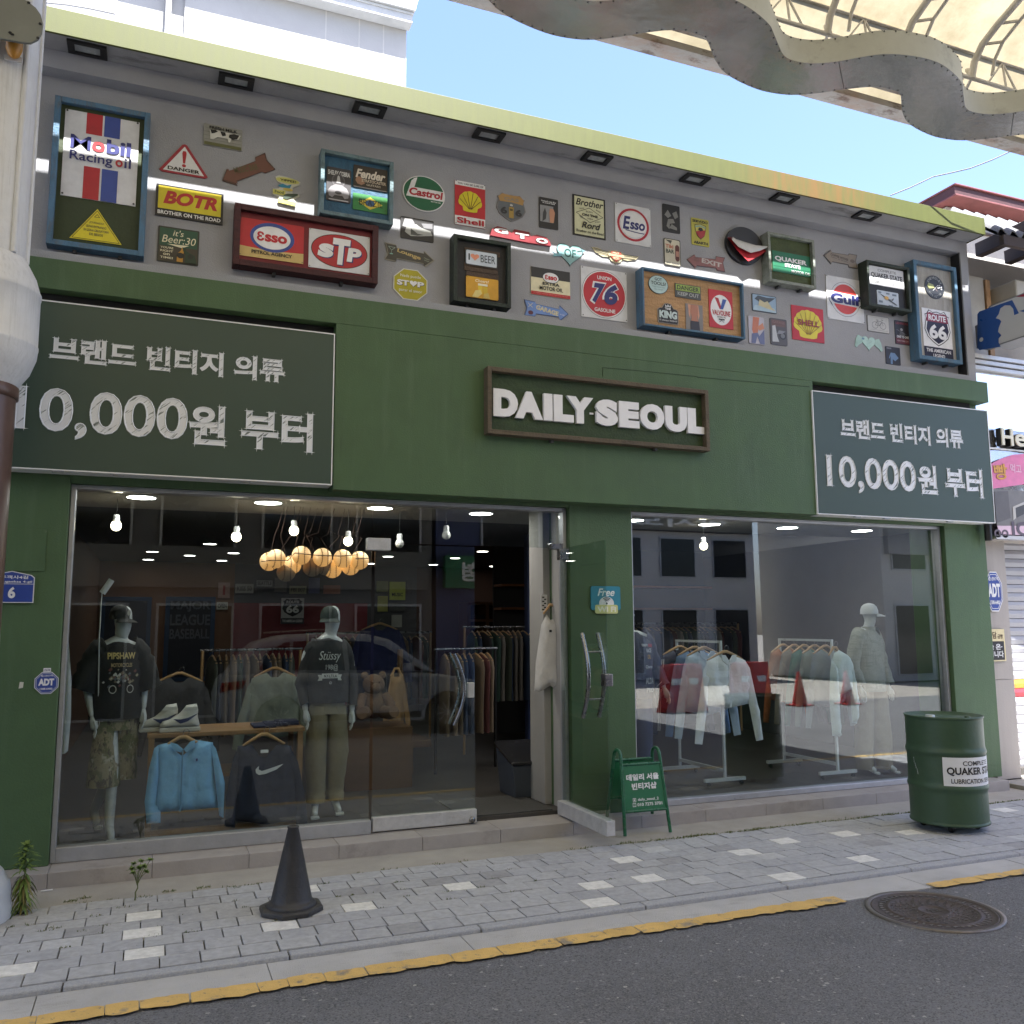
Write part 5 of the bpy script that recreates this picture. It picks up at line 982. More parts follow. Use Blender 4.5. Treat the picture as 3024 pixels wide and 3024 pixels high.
# grey rounded sign seen from behind, on an amber bracket
rs = empty('rounded_sign_back', 'dull grey rounded sign seen from behind high on the white post', 'sign', (-1.0, 5.55, 5.2))
yd = 5.52; c = atY(20, 25, yd); mb = MB(); pts = []
for px, py in ((-140, 105), (0, 113), (60, 124), (90, 127), (112, 116), (124, 96), (127, 68), (120, 42), (106, 22), (80, 2), (40, -20), (-140, -60)):
    p = atY(px, py, yd); pts.append((p.x, p.z))
mb.poly(pts, yd, yd+.02, pm('sign_back_grey', (.17, .18, .165), .6, .2, .10, 5)); mb.build('plate', rs, bevel=.004)
mb = MB()
for px, py in ((119, 70), (112, 112), (36, 101), (85, 8), (30, 96)): p = atY(px, py, yd-.003); mb.lathe([(.009, -.004), (.009, .004)], (p.x, yd-.002, p.z), BLK, 8)
mb.build('bolt', rs)
AMB = pm('amber_bracket', (.42, .20, .03), .4, 0, .15, 12); mb = MB(); a = atY(20, 112, 5.6); b = atY(60, 168, 5.6); mb.lathe([(.010, 0), (.032, .02), (.045, .06), (.045, .16)], ((a.x+b.x)/2, 5.62, b.z-.005), AMB, 20); mb.build('bracket', rs)
mb = MB(); a = atY(14, 160, 5.66); b = atY(66, 187, 5.66); mb.box((a.x, 5.655, b.z), (b.x, 5.668, a.z), WPAINT); mb.build('bracket_plate', rs, bevel=.003)

# oil drum
DRUM = pm('drum_green', (.040, .080, .042), .48, .05, .10, 3.5, .25, 20); stain(DRUM, (.07, .11, .07), 5, .6, .8, (1, 1, .6), .5); stain(DRUM, (.35, .38, .33), 11, .752, .77, (1, 1, .35), .9)
c = atY(2806, 2440, 5.42); DX, DY, DR = c.x, 5.42, .284
dr = empty('oil_drum', 'green oil drum on casters with a white lubrication paper pasted on', 'oil drum', (DX, DY, 0))
h0, h1 = .058, .872; hh = h1-h0
def bump(z, zc): d = (z-zc)/.022; return .011*math.exp(-d*d)
pf = [(DR-.012, h0+.004), (DR+.004, h0), (DR+.006, h0+.012), (DR-.002, h0+.02)]
for i in range(60):
    z = h0+.025+(hh-.05)*i/59; pf.append((DR-.002+bump(z, h0+hh*.345)+bump(z, h0+hh*.67), z))
pf += [(DR-.002, h1-.02), (DR+.006, h1-.012), (DR+.005, h1), (DR-.008, h1), (DR-.012, h1-.02), (0, h1-.018)]
mb = MB(); mb.lathe(pf, (DX, DY, 0), DRUM, 72); mb.build('barrel', dr)
mb = MB(); p = atY(2735, 2110, DY-.1); mb.lathe([(.036, h1-.018), (.036, h1+.004), (.03, h1+.006), (0, h1+.006)], (DX-.16, DY-.02, 0), pm('cap_grey', (.40, .44, .42), .4, .4), 20); mb.build('cap', dr)
mb = MB(); mb.lathe([(.02, h1-.018), (.02, h1-.005), (0, h1-.005)], (DX+.10, DY-.14, 0), DRUM, 16); mb.build('cap', dr)
a0, a1 = rad(217.5), rad(217.5+106); zl0, zl1 = .362, .575
PAPER = pm('white_paper', (.72, .73, .74), .6, 0, .06, 6, .3, 14); PINK_ = BK
mb = MB(); nn = 24; vs = []; 
for i in range(nn+1):
    a = a0+(a1-a0)*i/nn
    for z in (zl0, (zl0+zl1)/2, zl1): vs.append((DX+(DR+.0035+.0012*math.sin(i*1.7+z*30))*math.cos(a), DY+(DR+.0035)*math.sin(a), z))
mb.add(vs, [q for i in range(nn) for q in ((i*3, i*3+3, i*3+4, i*3+1), (i*3+1, i*3+4, i*3+5, i*3+2))], PAPER, True)
tm = MB()
for tx, u0, v0, u1, v1, bo in (('COMPLETE', .27, .72, .75, .88, .012), ('QUAKER STATE', .05, .36, .96, .66, .04), ('LUBRICATION SERVICE', .10, .10, .92, .26, .012)): fit_text(tm, tx, u0, v0, u1, v1, 0, BK, bo)
mp_ = lambda p: (DX+(DR+.0058)*math.cos(a0+(a1-a0)*p[0]), DY+(DR+.0058)*math.sin(a0+(a1-a0)*p[0]), zl0+(zl1-zl0)*p[2])
mb.add([mp_(p) for p in tm.v], tm.f, BK); mb.build('paper_label', dr)
mb = MB(); rs_ = random.Random(6)
for k in range(9):
    a = rad(169+1.1*k+rs_.uniform(-1, 1)); z = .545-.014*k; w_ = rs_.uniform(.003, .009); R1 = DR+.0012; mb.add([(DX+R1*math.cos(a+q*w_/DR), DY+R1*math.sin(a+q*w_/DR), z+r_) for q, r_ in ((-.5, .008), (-.7, -.002), (.3, -.011), (.6, .003))], [(0, 1, 2, 3)], pm('bare_scratch', (.42, .45, .42), .6))
mb.build('scratch', dr)
for a in (45, 135, 225, 315):
    mb = MB(); x, y = DX+.19*math.cos(rad(a)), DY+.19*math.sin(rad(a)); mb.lathe([(.0, -.011), (.026, -.011), (.028, 0), (.026, .011), (.0, .011)], (0, 0, 0), BLK, 16); mb.v = [(x+v[0], y+v[2], .029+v[1]) for v in mb.v]; mb.box((x-.018, y-.018, .04), (x+.018, y+.018, .062), BLK); mb.build('caster', dr)
# traffic cone
RUB = pm('black_rubber', (.030, .030, .032), .55, 0, .18, 7, .3, 60); stain(RUB, (.075, .07, .065), 5, .52, .75, (1, 1, 1), .7)
CX, CY = .80, 5.345; cone = empty('traffic_cone', 'plain black rubber cone with an eight sided base on the paving', 'traffic cone', (CX, CY, 0))
mb = MB(); o8 = [(.168*math.cos(rad(22.5+45*i))/math.cos(rad(22.5)), .168*math.sin(rad(22.5+45*i))/math.cos(rad(22.5))) for i in range(8)]
vs = [(CX+x, CY+y, .004) for x, y in o8]+[(CX+x, CY+y, .026) for x, y in o8]+[(CX+x*.93, CY+y*.93, .034) for x, y in o8]
mb.add(vs, [(8*r+i, 8*r+(i+1) % 8, 8*r+8+(i+1) % 8, 8*r+8+i) for r in (0, 1) for i in range(8)]+[tuple(range(16, 24)), tuple(range(7, -1, -1))], RUB); mb.build('base', cone, bevel=.004)
mb = MB(); mb.lathe([(.138, .034), (.138, .044), (.122, .056), (.116, .06), (.112, .075), (.030, .452), (.033, .455), (.033, .462), (.026, .464), (.024, .44), (.10, .06)], (CX, CY, 0), RUB, 40, cap=False); mb.build('cone_body', cone)
# A-frame board
AG = pm('aframe_green', (.022, .135, .058), .35, 0, .05, 5); AGT = pm('aframe_tube', (.016, .105, .048), .28, 0, .06, 8)
af = empty('sidewalk_board', 'green tubular A-frame board with white shop lettering by the step', 'A-frame sign', (3.57, 6.26, 0))
fl = atZ(1846, 2471, 0); fr_ = atZ(1980, 2459, 0); bl = Vector((fl.x+.0, 6.44, 0)); br_ = Vector((fr_.x-.0, 6.40, 0)); tz = atY(1949, 2210, 6.235).z
fl.z = fr_.z = bl.z = br_.z = .004; bl.z = br_.z = .094
def side(f, b):
    tf = Vector((f.x+(.02 if f is fl else -.02), 6.235, tz-.05)); tbk = Vector((tf.x, 6.345, tz-.05)); pts = [f, f.lerp(tf, .5), tf]
    for i in range(1, 8):
        a = math.pi*i/8; pts.append(Vector((tf.x, 6.29-.055*math.cos(a), tz-.05+.05*math.sin(a))))
    pts += [tbk, b.lerp(tbk, .5), b]; mb = MB(); mb.tube(pts, .0135, AGT, 12); mb.build('tube_leg', af); return tf, tbk
tfl, tbl = side(fl, bl); tfr, tbr = side(fr_, br_)
P_ = lambda f, t, k: f.lerp(t, k)
mb = MB()
for k in (.90, .30): mb.tube([P_(fl, tfl, k), P_(fr_, tfr, k)], .011, AGT, 10)
for k in (.92, .30): mb.tube([P_(bl, tbl, k), P_(br_, tbr, k)], .011, AGT, 10)
mb.build('cross_tube', af)
q = [P_(fl, tfl, .31), P_(fr_, tfr, .31), P_(fr_, tfr, .89), P_(fl, tfl, .89)]; nrm = (q[1]-q[0]).cross(q[3]-q[0]).normalized()
mb = MB(); mb.add([p+nrm*.002 for p in q]+[p-nrm*.004 for p in q], [(0, 1, 2, 3), (7, 6, 5, 4), (0, 4, 5, 1), (1, 5, 6, 2), (2, 6, 7, 3), (3, 7, 4, 0)], AG); mb.build('front_panel', af)
tm = MB(); 
for tx, u0, v0, u1, v1, bo in (('데일리 서울', .10, .655, .90, .80, .055), ('빈티지샵', .22, .45, .82, .60, .055), ('daily_seoul_2', .34, .185, .83, .262, .015), ('010 7275 3701', .32, .085, .90, .155, .02)): fit_text(tm, tx, u0, v0, u1, v1, 0, WH, bo)
for cx_, cz_, w_ in ((.26, .225, .075), (.25, .12, .075)):
    hw = w_/2; hz = .042
    for (a, b, c_, d) in ((-1, -1, 1, -.72), (-1, .72, 1, 1), (-1, -.72, -.76, .72), (.76, -.72, 1, .72)): tm.poly([(cx_+a*hw, cz_+b*hz), (cx_+c_*hw, cz_+b*hz), (cx_+c_*hw, cz_+d*hz), (cx_+a*hw, cz_+d*hz)], 0, 0, WH)
tm.poly([(.26+.018*math.cos(i*.7), .225+.020*math.sin(i*.7)) for i in range(9)], 0, 0, WH); tm.poly([(.235, .135), (.243, .135), (.262, .108), (.258, .102)], 0, 0, WH)
bil = lambda u, v: (q[0].lerp(q[1], u)).lerp(q[3].lerp(q[2], u), v)+nrm*.0035
mb = MB(); mb.add([bil(p[0], p[2]) for p in tm.v], tm.f, WH); mb.build('lettering', af)
q2 = [P_(br_, tbr, .31), P_(bl, tbl, .31), P_(bl, tbl, .91), P_(br_, tbr, .91)]; n2 = (q2[1]-q2[0]).cross(q2[3]-q2[0]).normalized()
mb = MB(); mb.add([p+n2*.002 for p in q2]+[p-n2*.004 for p in q2], [(0, 1, 2, 3), (7, 6, 5, 4), (0, 4, 5, 1), (1, 5, 6, 2), (2, 6, 7, 3), (3, 7, 4, 0)], AG); mb.build('back_panel', af)
# manhole cover
IRON = pm('cast_iron', (.075, .062, .058), .6, .5, .2, 10, .4, 120); stain(IRON, (.12, .09, .075), 8, .5, .7, (1, 1, 1), .6)
IRONL = pm('cast_iron_worn', (.15, .135, .125), .45, .6, .2, 14, .3, 90)
MX, MY, MR = 4.20, 4.02, .366; mh = empty('manhole_cover', 'round patterned cast iron manhole cover set in the asphalt', 'manhole cover', (MX, MY, -.03))
mb = MB(); mb.lathe([(MR, -.035), (MR, -.024), (MR-.028, -.024), (MR-.03, -.028)], (MX, MY, 0), IRONL, 64, cap=False); mb.build('rim', mh)
mb = MB(); mb.lathe([(MR-.032, -.030), (MR-.034, -.0255), (MR-.042, -.0255), (MR-.044, -.029), (.249, -.029), (.247, -.0255), (.236, -.0255), (.234, -.029), (.088, -.029), (.086, -.0255), (.078, -.0255), (.076, -.029), (0, -.029)], (MX, MY, 0), IRON, 64, cap=False)
r = random.Random(2)
for ring, cnt in ((.106, 15), (.129, 18), (.151, 21), (.174, 24), (.197, 27), (.220, 30)):
    for i in range(cnt):
        a = 2*math.pi*i/cnt+ring*40; t = a+(math.pi/4 if (i+int(ring*50)) % 2 else -math.pi/4); x, y = MX+ring*math.cos(a), MY+ring*math.sin(a); l = .009
        mb.bar((x-l*math.cos(t), y-l*math.sin(t), -.0275), (x+l*math.cos(t), y+l*math.sin(t), -.0275), .005, IRONL, .004)
for i in range(44):
    a = 2*math.pi*i/44
    if i % 11 in (0, 1, 2, 3, 4): mb.bar((MX+.260*math.cos(a), MY+.260*math.sin(a), -.0275), (MX+.297*math.cos(a), MY+.297*math.sin(a), -.0275), .011, IRONL, .004)
    else: x, y = MX+.278*math.cos(a), MY+.278*math.sin(a); mb.bar((x-.012, y, -.0275), (x+.012, y, -.0275), .016, IRONL, .004)
for dx, dy, dx2, dy2 in ((-.04, .01, .04, .01), (-.02, -.02, -.02, .03), (.015, -.02, .015, .03), (-.035, -.02, .035, -.02)): mb.bar((MX+dx, MY+dy, -.0275), (MX+dx2, MY+dy2, -.0275), .006, IRONL, .004)
mb.build('lid', mh)
# weeds
LEAF = pm('weed_leaf', (.13, .20, .055), .6, 0, .3, 30, spec=.2); LEAFD = pm('weed_leaf_dry', (.17, .16, .06), .7, 0, .3, 30, spec=.2); STEM = pm('weed_stem', (.12, .14, .05), .7)
def leaf(mb, p, d, L_, w_, m, droop=.3):
    d = Vector(d).normalized(); sd_ = d.cross(Vector((0, 0, 1))); sd_ = sd_.normalized() if sd_.length > 1e-3 else Vector((1, 0, 0)); p = Vector(p); vs = []
    for i in range(5):
        t = i/4; c = p+d*L_*t+Vector((0, 0, -droop*L_*t*t)); ww = w_*math.sin(math.pi*min(.98, t*.9+.08))
        vs += [c-sd_*ww, c+Vector((0, 0, -.15*ww)), c+sd_*ww]
    mb.add(vs, [f for i in range(4) for f in ((3*i, 3*i+1, 3*i+4, 3*i+3), (3*i+1, 3*i+2, 3*i+5, 3*i+4))], m, True)
def weed(label, base, top, seed, bushy):
    r = random.Random(seed); t = empty('weed', label, 'weed', base, 'weeds in the paving joints'); b = Vector(base); tp = Vector(top); H = tp.z-b.z
    mb = MB(); st = [b.lerp(tp, i/8)+Vector((r.uniform(-.006, .006), r.uniform(-.006, .006), 0)) for i in range(9)]; mb.tube(st, [.005-.0035*i/8 for i in range(9)], STEM, 6)
    tips = [(tp, .9)]
    if bushy:
        for k in range(7):
            s0_ = b.lerp(tp, r.uniform(.35, .6)); a = r.uniform(0, 6.3); e = s0_+Vector((math.cos(a)*r.uniform(.03, .08), math.sin(a)*.05, r.uniform(.06, .14))); mb.tube([s0_, (s0_+e)/2+Vector((0, 0, .01)), e], [.003, .0022, .0015], STEM, 5); tips.append((e, .6))
    mb.build('stem', t); mb = MB()
    if not bushy:
        n_ = 150
        for i in range(n_):
            k = .06+.94*i/n_; a = i*2.4+r.uniform(-.4, .4); p = b.lerp(tp, k); L_ = (.055+.055*math.sin(math.pi*min(1, k*1.05)))*r.uniform(.6, 1.2)*(.8 if k < .6 else 1.15)
            m = LEAFD if (k < .55 and r.random() < .5) else LEAF; leaf(mb, p, (math.cos(a), math.sin(a), .55 if k > .6 else -.1), L_, .0075, m, .5 if k > .6 else .9)
    for p, sc in tips:
        for i in range(22): a = i*2.4; leaf(mb, p, (math.cos(a), math.sin(a), r.uniform(.0, 1.4)), r.uniform(.03, .055)*sc*(1.2 if not bushy else 1), .007, LEAF, .25)
    mb.build('foliage', t)
b = atZ(64, 2696, 0); tpt = atY(78, 2500, b.y); weed('tall leafy weed against the green pillar beside the white post base', (b.x, b.y, 0), (tpt.x, tpt.y, tpt.z), 1, False)
b = atZ(400, 2658, 0); tpt = atY(410, 2566, b.y); weed('small forked weed at the paving edge under the first window', (b.x, b.y, 0), (tpt.x, tpt.y, tpt.z), 4, True)
MOSS = pm('moss_green', (.10, .135, .04), .9, 0, .35, 40, spec=.1); r = random.Random(9); mb = MB()
def tuft(x, y, n_, s_):
    for i in range(n_):
        a = r.uniform(0, 6.28); rr_ = s_*math.sqrt(r.random()); p = (x+rr_*1.3*math.cos(a), y+rr_*.5*math.sin(a), -.008); d = (r.uniform(-.6, .6), r.uniform(-.6, .6), 1); leaf(mb, p, d, r.uniform(.008, .026)*(1 if s_ < .04 else 1.2), .0018, MOSS if r.random() < .75 else LEAFD, .2)
x = -.9
while x < 7.5:
    d = .1 if x < 2.6 else (.5 if x < 3.2 else 1.0)
    if r.random() < .35+.6*d: tuft(x, 5.965+r.uniform(-.012, .02), int(14+46*d*r.random()), .03+.03*d*r.random())
    x += r.uniform(.03, .12)/(.5+d)
for i in range(46):
    x = r.uniform(-.8, 3.0); y = 4.742+ry*r.randint(3, 8); tuft(x, y, r.randint(5, 22), r.uniform(.01, .03))
for px, py in ((300, 2735), (245, 2750), (365, 2680), (285, 2705), (135, 2750), (160, 2590+150), (430, 2650), (500, 2630), (600, 2620), (700, 2620), (210, 2660), (250, 2650)):
    p = atZ(px, py, 0); tuft(p.x, p.y, 40, .035)
tag(mb.build('moss'), 'thin moss and grass blades growing in the paving joints', 'moss', kind='stuff')
mb = MB(); p = atZ(136, 2632, 0); mb.tube([(p.x-.03, p.y, .003), (p.x+.035, p.y+.012, .003)], .004, WH, 8); tag(mb.build('cigarette_end'), 'white cigarette end lying below the shop step', 'litter', group='litter')

# ================================================================== neighbour on the corner side
nb = empty('neighbour_building', 'cream walled old building with grey roof tiles and red eaves', 'building', (10.5, 8, 0))
CRM = pm('cream_stucco', (.34, .315, .28), .9, 0, .08, 1.5, .6, 40); stain(CRM, (.24, .215, .18), 2.5, .52, .75, (1, 1, .5), .5); BRNW = pm('dark_brown_timber', (.045, .028, .022), .7, 0, .2, 6, .2, 30); RTILE = pm('grey_roof_tile', (.085, .085, .09), .6, 0, .12, 6, .2, 50); REDP = pm('faded_red_eave', (.05, .014, .016), .7, 0, .18, 3, .3, 30); stain(REDP, (.10, .04, .04), 5, .55, .75, (1, 1, 2), .6); STONE = pm('beige_stone', (.37, .34, .31), .75, 0, .06, 3, .15, 60, streak=(6, 6, .5))
YN = 6.80
mb = MB(); mb.box((7.86, YN, 2.7), (16, 9.8, 5.60), CRM); mb.build('wall', nb)
mb = MB(); mb.box((7.86, 6.62, .0), (8.19, 7.0, 1.02), STONE); mb.box((7.86, 6.621, 1.024), (8.19, 7.0, 2.56), STONE); mb.build('stone_pier', nb, bevel=.003)
mb = MB(); a = atY(2884, 728, YN); hW = .085
for px, py in ((2884, 735), (2970, 757)):
    p = atY(px, py, YN-.02); mb = MB(); mb.box((p.x, 6.05, p.z-.08), (p.x+.10, YN, p.z+.07), BRNW); mb.build('rafter', nb, bevel=.004)
p = atY(2950, 700, 6.2); mb = MB(); mb.box((7.93, 6.15, 5.44), (16, 6.2, 5.545), BRNW); mb.build('eave_board', nb)
mb = MB()      # curved tiles, four courses on a steep pitch
X = 7.86
while X < 14:
    for j in range(2):
        y0 = 6.16+j*.26; z0 = 5.56+j*.225; nseg = 8; vs = []
        for yy, zz in ((y0, z0), (y0+.29, z0+.25)):
            for i in range(nseg+1):
                t = i/nseg; vs.append((X+.17*t, yy, zz+.05*math.sin(math.pi*t)+.02*math.sin(2*math.pi*t)))
        mb.add(vs, [(i, i+1, nseg+2+i, nseg+1+i) for i in range(nseg)], RTILE, True); mb.add([(v[0], v[1]+.002, v[2]-.02) for v in vs[:nseg+1]]+vs[:nseg+1], [(i, i+1, nseg+2+i, nseg+1+i) for i in range(nseg)], RTILE)
    X += .17
mb.add([(7.86, 6.17, 5.53), (14, 6.17, 5.53), (14, 6.7, 5.99), (7.86, 6.7, 5.99)], [(0, 1, 2, 3)], RTILE); mb.build('tile_roof', nb)
Yr = 8.2; c1 = atY(2818, 543, Yr); c2 = atY(2818, 575, Yr); PNK = pm('faded_pink_edge', (.15, .045, .045), .7, 0, .2, 5); h_ = c1.z-c2.z
mb = MB(); mb.box((c1.x, Yr, c2.z), (18, 11.5, c1.z-.02), REDP); mb.box((c1.x-.015, Yr-.03, c1.z-.02), (18, 11.6, c1.z), PNK); mb.box((c1.x-.012, Yr-.025, c2.z-.012), (18, 11.5, c2.z+.012), PNK); mb.build('red_eave', nb, bevel=.004)
mb = MB(); mb.box((c1.x+.12, Yr+.25, 5.3), (18, 11.3, c2.z-.03), CRM)
for z in (.16, .30): mb.box((c1.x+.12, Yr+.22, c2.z-z-.03), (18, Yr+.25, c2.z-z), BRNW)
mb.build('gable_wall', nb)
mb = MB(); X = c1.x-.6
for k in range(6): mb.lathe([(.05, 0), (.06, .05), (.03, .10)], (c1.x-.05-.02*k, Yr+.9+.45*k, c1.z-.06), RTILE, 10)
mb.build('ridge_tile', nb)
PANELW = pm('mirror_panel', (.78, .79, .80), .06, .9, .03, 2, .15, 3); p = atY(2895, 1085, 6.62); q = atY(2895, 1260, 6.62)
mb = MB(); mb.box((7.87, 6.64, 3.60), (16, 6.80, 4.24), PANELW); mb.build('white_panel', nb)
mb = MB()
for k in range(3): mb.box((7.87, 6.58-.02*k, 4.245+.055*k), (16, 6.80, 4.285+.055*k), pm('white_rail', (.55, .55, .55), .4, .2))
mb.build('panel_rail', nb)
mb = MB(); a = atY(2870, 818, 6.74); b = atY(2908, 960, 6.74); mb.box((7.865, 6.72, 4.3), (b.x, 6.80, a.z), pm('ivory_board', (.42, .40, .35), .6)); mb.build('ivory_board', nb)
mb = MB(); mb.box((b.x+.01, 6.70, 4.3), (b.x+.075, 6.80, atY(2915, 832, 6.74).z), pm('bare_wood_post', (.36, .21, .10), .7, 0, .25, 6, .3, 30)); mb.build('wood_post', nb)
a = atY(2986, 828, 6.5); mb = MB(); mb.box((a.x, 6.45, a.z-.20), (a.x+3, 6.80, a.z), pm('awning_box', (.38, .35, .28), .5)); mb.build('awning_box', nb, bevel=.02)
# mirror-like sheet fascia with banner
MIRR = pm('wavy_mirror_sheet', (.45, .45, .47), .12, .85, .06, 2, 1.6, 5); FX0 = 7.90; FY = 6.50
zb = lambda px, py: atY(px, py, FY).z
Z1, Z2, Z3, Z4 = 3.60, zb(2930, 1326), zb(2930, 1425), zb(2940, 1590)
fs = empty('mirror_fascia', 'rippled mirror-like fascia with cream letters next door', 'shop fascia', (9, FY, 2.7))
mb = MB(); wv = []
nx_, nz_ = 40, 16
for i in range(nx_+1):
    for j in range(nz_+1):
        x = FX0+4*i/nx_; z = Z4+.03+(Z1-.05-Z4)*j/nz_; wv.append((x, FY+.018*math.sin(x*5.1+z*4)+.012*math.sin(z*9-x*2.2), z))
mb.add(wv, [(i*(nz_+1)+j, (i+1)*(nz_+1)+j, (i+1)*(nz_+1)+j+1, i*(nz_+1)+j+1) for i in range(nx_) for j in range(nz_)], MIRR, True); mb.box((FX0, FY+.04, Z4), (12, 6.79, Z1), ALU); mb.build('mirror_sheet', fs)
mb = MB(); mb.box((FX0, FY-.035, Z2-.008), (12, FY-.02, Z2+.008), TRIM); mb.box((FX0-.02, FY-.05, Z4-.01), (12, 6.62, Z4+.028), pm('bright_trim', (.55, .52, .50), .3, .5)); mb.build('trim', fs)
CRL = pm('cream_letter', (.72, .68, .52), .4, 0, .03, 10); x0 = atY(2948, 1300, FY-.05).x; x1 = atY(2980, 1300, FY-.05).x; x2 = x1+.005; zt_ = zb(2948, 1271); zb_ = zb(2960, 1326)
for ch, a, b, hgt in (('H', x0, x0+.165, 1.), ('e', x0+.19, x0+.345, .76), ('u', x0+.375, x0+.52, .74), ('n', x0+.55, x0+.70, .76), ('g', x0+.73, x0+.88, .76)):
    mb = MB(); fit_text(mb, ch, a, zb_+.02, b, zb_+.02+(zt_-zb_-.02)*hgt, FY-.085, CRL, .02, depth=.012); fit_text(mb, ch, a-.004, zb_+.015, b+.004, zb_+.025+(zt_-zb_-.02)*hgt, FY-.03, BLK, .025, depth=.055); mb.build('letter', fs)
bn = empty('pink_banner', 'pink and grey food banner below the cream letters next door', 'banner', (9, FY, 2.7))
PKB = C(226, 128, 170, .5, 'cloth'); LPK = C(226, 196, 210, .5, 'cloth'); mb = MB(); yb_ = FY-.045
P3 = lambda px, py: (atY(px, py, yb_).x, atY(px, py, yb_).z)
top = [P3(2926, 1370), P3(2955, 1355), P3(2990, 1343), P3(3024, 1340)]; top.append((11, top[-1][1]-.02)); bot = [(11, P3(3024, 1430)[1]-.02), P3(3024, 1430), P3(2933, 1443)]
mb.poly(top+bot, yb_, yb_+.004, PKB); g0 = P3(2933, 1443); g1 = P3(2945, 1552); mb.poly([(g0[0], g0[1]-.002), (11, g0[1]-.002), (11, g1[1]), (g1[0], g1[1])], yb_, yb_+.004, C(120, 116, 112, .4, 'cloth'))
mb.poly([(g1[0], g1[1]-.002), (11, g1[1]+.10), (11, Z4+.04), (g1[0]+.02, Z4+.04)], yb_-.002, yb_+.003, LPK)
mb.poly([P3(2998, 1500), P3(3024, 1490), P3(3024, 1518), P3(3000, 1530)], yb_-.003, yb_-.002, C(70, 68, 66)); mb.poly([P3(2990, 1497), P3(3024, 1482), P3(3024, 1490), P3(2998, 1500), P3(3000, 1530), P3(2992, 1536)], yb_-.0035, yb_-.0025, C(190, 186, 178)); mb.poly([P3(2936, 1452), P3(2976, 1450), P3(2984, 1530), P3(2942, 1545)], yb_-.003, yb_-.002, C(96, 92, 90))
mb.build('sheet', bn); mb = MB(); OY = C(214, 156, 64); a = P3(2936, 1415); b = P3(2972, 1372); fit_text(mb, '빵', a[0], a[1], b[0], b[1], yb_-.004, C(120, 80, 40), .05, rot=rad(6)); fit_text(mb, '빵', a[0], a[1], b[0], b[1], yb_-.006, OY, .02, rot=rad(6)); a = P3(2984, 1402); b = P3(3014, 1372); fit_text(mb, '먹고', a[0], a[1]+.02, b[0], b[1], yb_-.004, C(240, 190, 212), .02)
a = P3(2936, 1587); b = P3(2985, 1562); fit_text(mb, 'oo', a[0], a[1], a[0]+.2, b[1]-.01, yb_-.005, C(92, 80, 90), .02); fit_text(mb, 'IQ', a[0]+.25, a[1], a[0]+.55, b[1]+.08, yb_-.005, C(92, 80, 90), .03); mb.build('lettering', bn)
# shutter
shu = empty('roller_shutter', 'white slatted roller shutter with blue, yellow and red stripes', 'shutter', (9.4, 6.9, 0)); SW = pm('shutter_white', (.34, .34, .36), .45, 0, .05, 4); sx0 = 8.22
yS = 6.78; zS = lambda py: atY(3005, py, yS).z; mb = MB(); z = .10; bl_ = zS(1999); 
cols = {}
zz = [zS(1999), zS(2018), zS(2037), zS(2056)]
while z < 2.5:
    hgt = .0905; m = SW; mid = z+hgt/2
    if zz[1] < mid < zz[0]: m = C(60, 140, 190)
    elif zz[2] < mid <= zz[1]: m = C(206, 156, 50)
    elif zz[3] < mid <= zz[2]: m = C(160, 50, 60)
    mb.add([(sx0, yS, z), (13, yS, z), (13, yS-.012, z+hgt*.5), (sx0, yS-.012, z+hgt*.5), (13, yS, z+hgt-.008), (sx0, yS, z+hgt-.008), (13, yS+.015, z+hgt), (sx0, yS+.015, z+hgt)], [(0, 1, 2, 3), (3, 2, 4, 5), (5, 4, 6, 7)], m); z += hgt
mb.build('slats', shu); mb = MB(); mb.box((sx0, yS+.02, .02), (13, yS+.06, 2.56), DARK); mb.box((8.19, 6.66, .0), (sx0, yS+.06, 2.5), STONE); mb.build('guide', shu)
mb = MB(); mb.box((7.9, 6.55, 2.50), (13, 6.9, Z4-.012), STONE); mb.build('soffit_board', nb)
mb = MB(); mb.box((7.85, 6.2, -.02), (14, 6.62, .035), CONC); mb.box((7.85, 6.62, -.02), (14, 7.4, .05), CONC); struct(mb.build('neighbour_step', bevel=.006))
s = Sign((2909-30, 1687), (2962, 1806), 6.612, .01); s.x0 = s.x1-.235; s.W = .235; s.base(WH, [(.5+.54*math.cos(rad(22.5+45*i)), .5+.54*math.sin(rad(22.5+45*i))) for i in range(8)]); s.poly([(.5+.51*math.cos(rad(22.5+45*i)), .5+.51*math.sin(rad(22.5+45*i))) for i in range(8)], BLU); s.line([(.5+.46*math.cos(rad(22.5+45*i)), .5+.46*math.sin(rad(22.5+45*i))) for i in range(8)], .014, WH, True); s.text('캡스경비구역', .22, .77, .78, .87, WH, .02); s.text('ADT', .14, .36, .86, .70, WH, .07); s.text('1588-6400', .22, .18, .78, .28, WH, .03); s.done('security_sign', 'blue octagon security sign on the beige stone pier', 'sign', 'security signs')
s = Sign((2911-20, 1858), (2969, 1952), 6.612, .012); s.base(C(220, 206, 160)).rect(.04, .04, .95, .62, BK); s.text('보담', .30, .70, .66, .92, C(90, 70, 40), .04); s.text('금빵', .70, .70, .92, .84, C(90, 70, 40), .02); s.text('늘 온·', .3, .36, .86, .54, WH, .03); s.text('보입니다', .1, .12, .90, .32, WH, .03); s.done('notice_plate', 'small black notice in a pale gold frame on the stone pier', 'sign', None)
